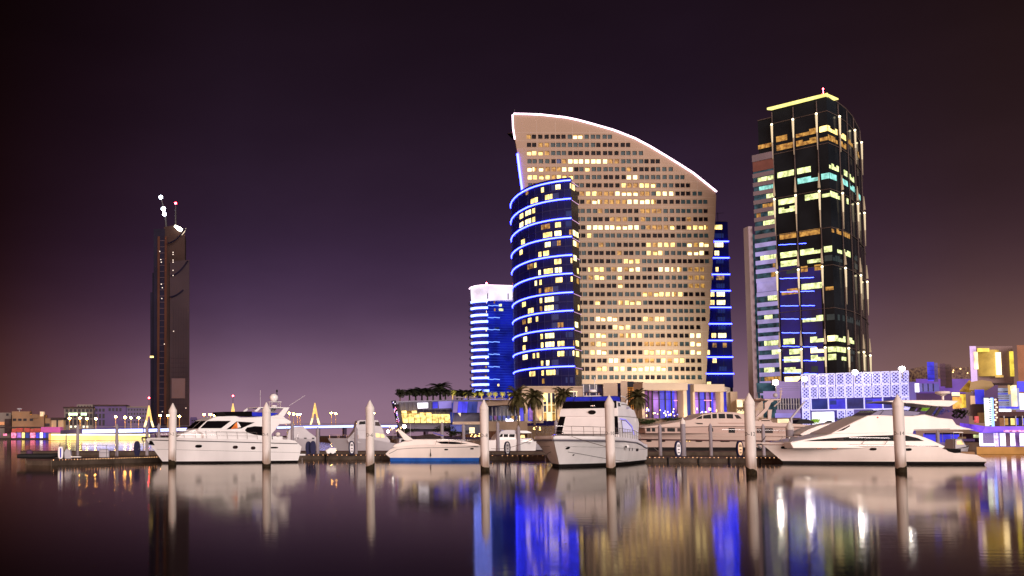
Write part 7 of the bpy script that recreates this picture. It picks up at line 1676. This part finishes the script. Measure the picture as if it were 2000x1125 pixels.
us=[884,909,927,941,957,967,981,995,1008]
ords=['leftmost','second','third','fourth','fifth','sixth','seventh','eighth','rightmost']
for i,u in enumerate(us):
    Y=252.-i*.4; zb=ZV(780,Y); place(pB,i==0,(GX(u,Y,zb),Y,zb),.62 if i else .75,'small palm lit yellow on the terrace roof, %s of its row'%ords[i],'yellow lit terrace palms',i*.9)
pC=palm_parts(3,3.4,2.5,PALMD,PALMD,30)
dk=[(800,766,1.0),(812,765,1.1),(824,764,1.15),(835,766,1.05),(846,766,1.1),(860,757,1.25),(870,766,1.),(893,770,.75),(902,768,.8),(915,770,.65),(936,769,.7)]
on=['leftmost','second from left','third from left','fourth from left','fifth from left','tallest','sixth from left after the tallest','first small one on the right','second small one on the right','third small one on the right','last small one on the right']
for i,(u,v,s_) in enumerate(dk):
    Y=250.+ (i%3)*2.5; zb=ZV(782,Y); zc=ZV(v,Y); o=place(pC,i==0,(GX(u,Y,zb),Y,zb),(zc-zb)/3.4*1.0 if i<7 else .55,'dark palm silhouette on the restaurant roof, %s'%on[i],'dark palms on the restaurant roof',i*1.3); q=o.scale[0]; o.scale=(q*1.45+.25,q*1.45+.25,q*1.05)
def leafy(name,label,c,r,m,n=420,sz=.22,trunk=None,squash=.8,cat='tree',seed=1):
    rr=random.Random(seed); mb=MB(); cl=[(Vector((rr.uniform(-.7,.7)*r[0],rr.uniform(-.7,.7)*r[1],rr.uniform(-.4,.6)*r[2])),rr.uniform(.35,.6)) for _ in range(9)]
    for i in range(n):
        cc,cr=rr.choice(cl); d=Vector((rr.gauss(0,1),rr.gauss(0,1),rr.gauss(0,1))).normalized()*rr.uniform(.5,1)*cr
        p=Vector(c)+cc+Vector((d.x*r[0],d.y*r[1],d.z*r[2]*squash)); a=Vector((rr.gauss(0,1),rr.gauss(0,1),rr.gauss(0,1))).normalized()*sz; b=a.orthogonal().normalized()*sz*.6
        mb.add([p-a,p+b,p+a,p-b],[[0,1,2,3]])
    if trunk:
        root=thing(name,label,cat,(c[0],c[1],trunk)); t=MB(); t.tube([(c[0],c[1],trunk),(c[0]+.1,c[1],c[2]-r[2]*.2)],[.16,.1],6)
        for k in range(4): t.tube([(c[0]+.05,c[1],lerp(trunk,c[2],.5)),(c[0]+rr.uniform(-.6,.6)*r[0],c[1]+rr.uniform(-.5,.5)*r[1],c[2]+r[2]*.1)],[.07,.03],5)
        t.build('trunk',TRUNK,root); mb.build('crown',m,root); return root
    o=mb.build(name,m); tag(o,label,cat); return o
c=W(781,769,244); leafy('tree','dark round tree standing at the left tip of the restaurant roof',(c.x,c.y,c.z),(1.35,1.3,1.25),PALMD,700,.2,ZV(784,244),seed=3)
for i,(u,v,Y,rx,rz_,m,lb) in enumerate([(1263,824,221,2.4,.9,SHRUB,'dark hedge mound left of the pile at the pavilion foot'),(1318,820,221,2.9,.8,SHRUB,'dark hedge under the first portal of the pavilion'),(1390,815,238,2.6,.4,SHRUB,'low planting at the foot of the second portal'),
    (868,838,228,2.6,1.1,PALMD,'black bush under the restaurant, left'),(895,847,226,2.6,.8,PALMD,'black bush under the restaurant, right of the pale pile'),(1804,799,205,.7,.7,mat('lit green leaves',(.2,.35,.05),.8,emi=(.35,.6,.06),es=.35,var=.4,vs=.3),'bright green lit shrub beside the D-14 pile'),  # green light on the shrub put into its leaves as glow
    (1835,806,203,2.4,.9,mat('blue lit leaves',(.05,.05,.15),.8,emi=(.06,.05,.25),es=.4,var=.5,vs=.4,evar=.9,evs=.5),'blue lit shrubs behind the hardtop of the right yacht'),(1874,808,176,1.2,1.1,PALMD,'dark tree beside the orange kiosk'),(1596,823,215,1.3,.6,MT['lit green leaves'],'small green lit shrub below the lattice screens'),  # blue light on these shrubs put into the leaves as glow
    (1660,820,214,3.2,.7,SHRUB,'dark planting below the lattice screens'),(800,842,226,2.0,.7,PALMD,'black bush below the restaurant prow')]):
    c=W(u,v,Y); leafy('shrub',lb,(c.x,c.y,c.z),(rx,1.0,rz_),m,520,.17,None,cat='shrub',seed=10+i)
for i,(u,v,Y,lb) in enumerate([(896,775,249,'pale parasol left of the row of yellow palms'),(924,776,248,'pale parasol below the second and third yellow palms'),(955,776,247,'pale parasol below the fifth yellow palm'),(978,776.5,246,'pale parasol at the right of the terrace roof')]):
    c=W(u,v,Y); root=thing('parasol',lb,'parasol',(c.x,Y,c.z-1.6),group='parasols on the terrace roof')
    mb=MB(); mb.lathe([(1.5,-.32),(1.45,-.28),(.7,-.05),(.05,.12)],12,c); mb.build('canopy',mat('lilac parasol cloth',(.4,.36,.42),.7,var=.05),root,smooth=40); mb=MB(); mb.tube([(c.x,Y,c.z-1.7),(c.x,Y,c.z+.1)],.04,5); mb.build('pole',METAL,root)
# bright quay floodlights and fairy lights near the restaurant prow
for i,(u,v,Y,lb) in enumerate([(757.5,842.5,206,'white quay floodlight nearest the fishing yacht, lowest of three'),(767.5,834,214,'white quay floodlight below the restaurant prow, middle of three'),(789.5,833,210,'white quay floodlight right of the restaurant prow, brightest of three')]):
    c=W(u,v,Y); root=thing('quay_lamp',lb,'floodlight',(c.x,Y,2)); mb=MB(); mb.tube([(c.x,Y,1.9),(c.x,Y,c.z-.2)],.06,6); mb.build('post',METAL,root); mb=MB(); mb.ball(c,.34 if i==2 else .26,10); mb.build('bulb',FLOOD,root)
for i in range(26):
    u=R.choice([R.uniform(918,938),R.uniform(918,938),R.uniform(1040,1056),R.uniform(760,790)]); v=R.uniform(847,853) if u<940 and u>900 else R.uniform(833,842); Y=205.
    c=W(u,v,Y); o=MB().ball(c,.11,6).build('lantern',CANDLE); tag(o,'tiny warm lantern on the quay below the restaurants','lantern','tiny warm lanterns along the quay')
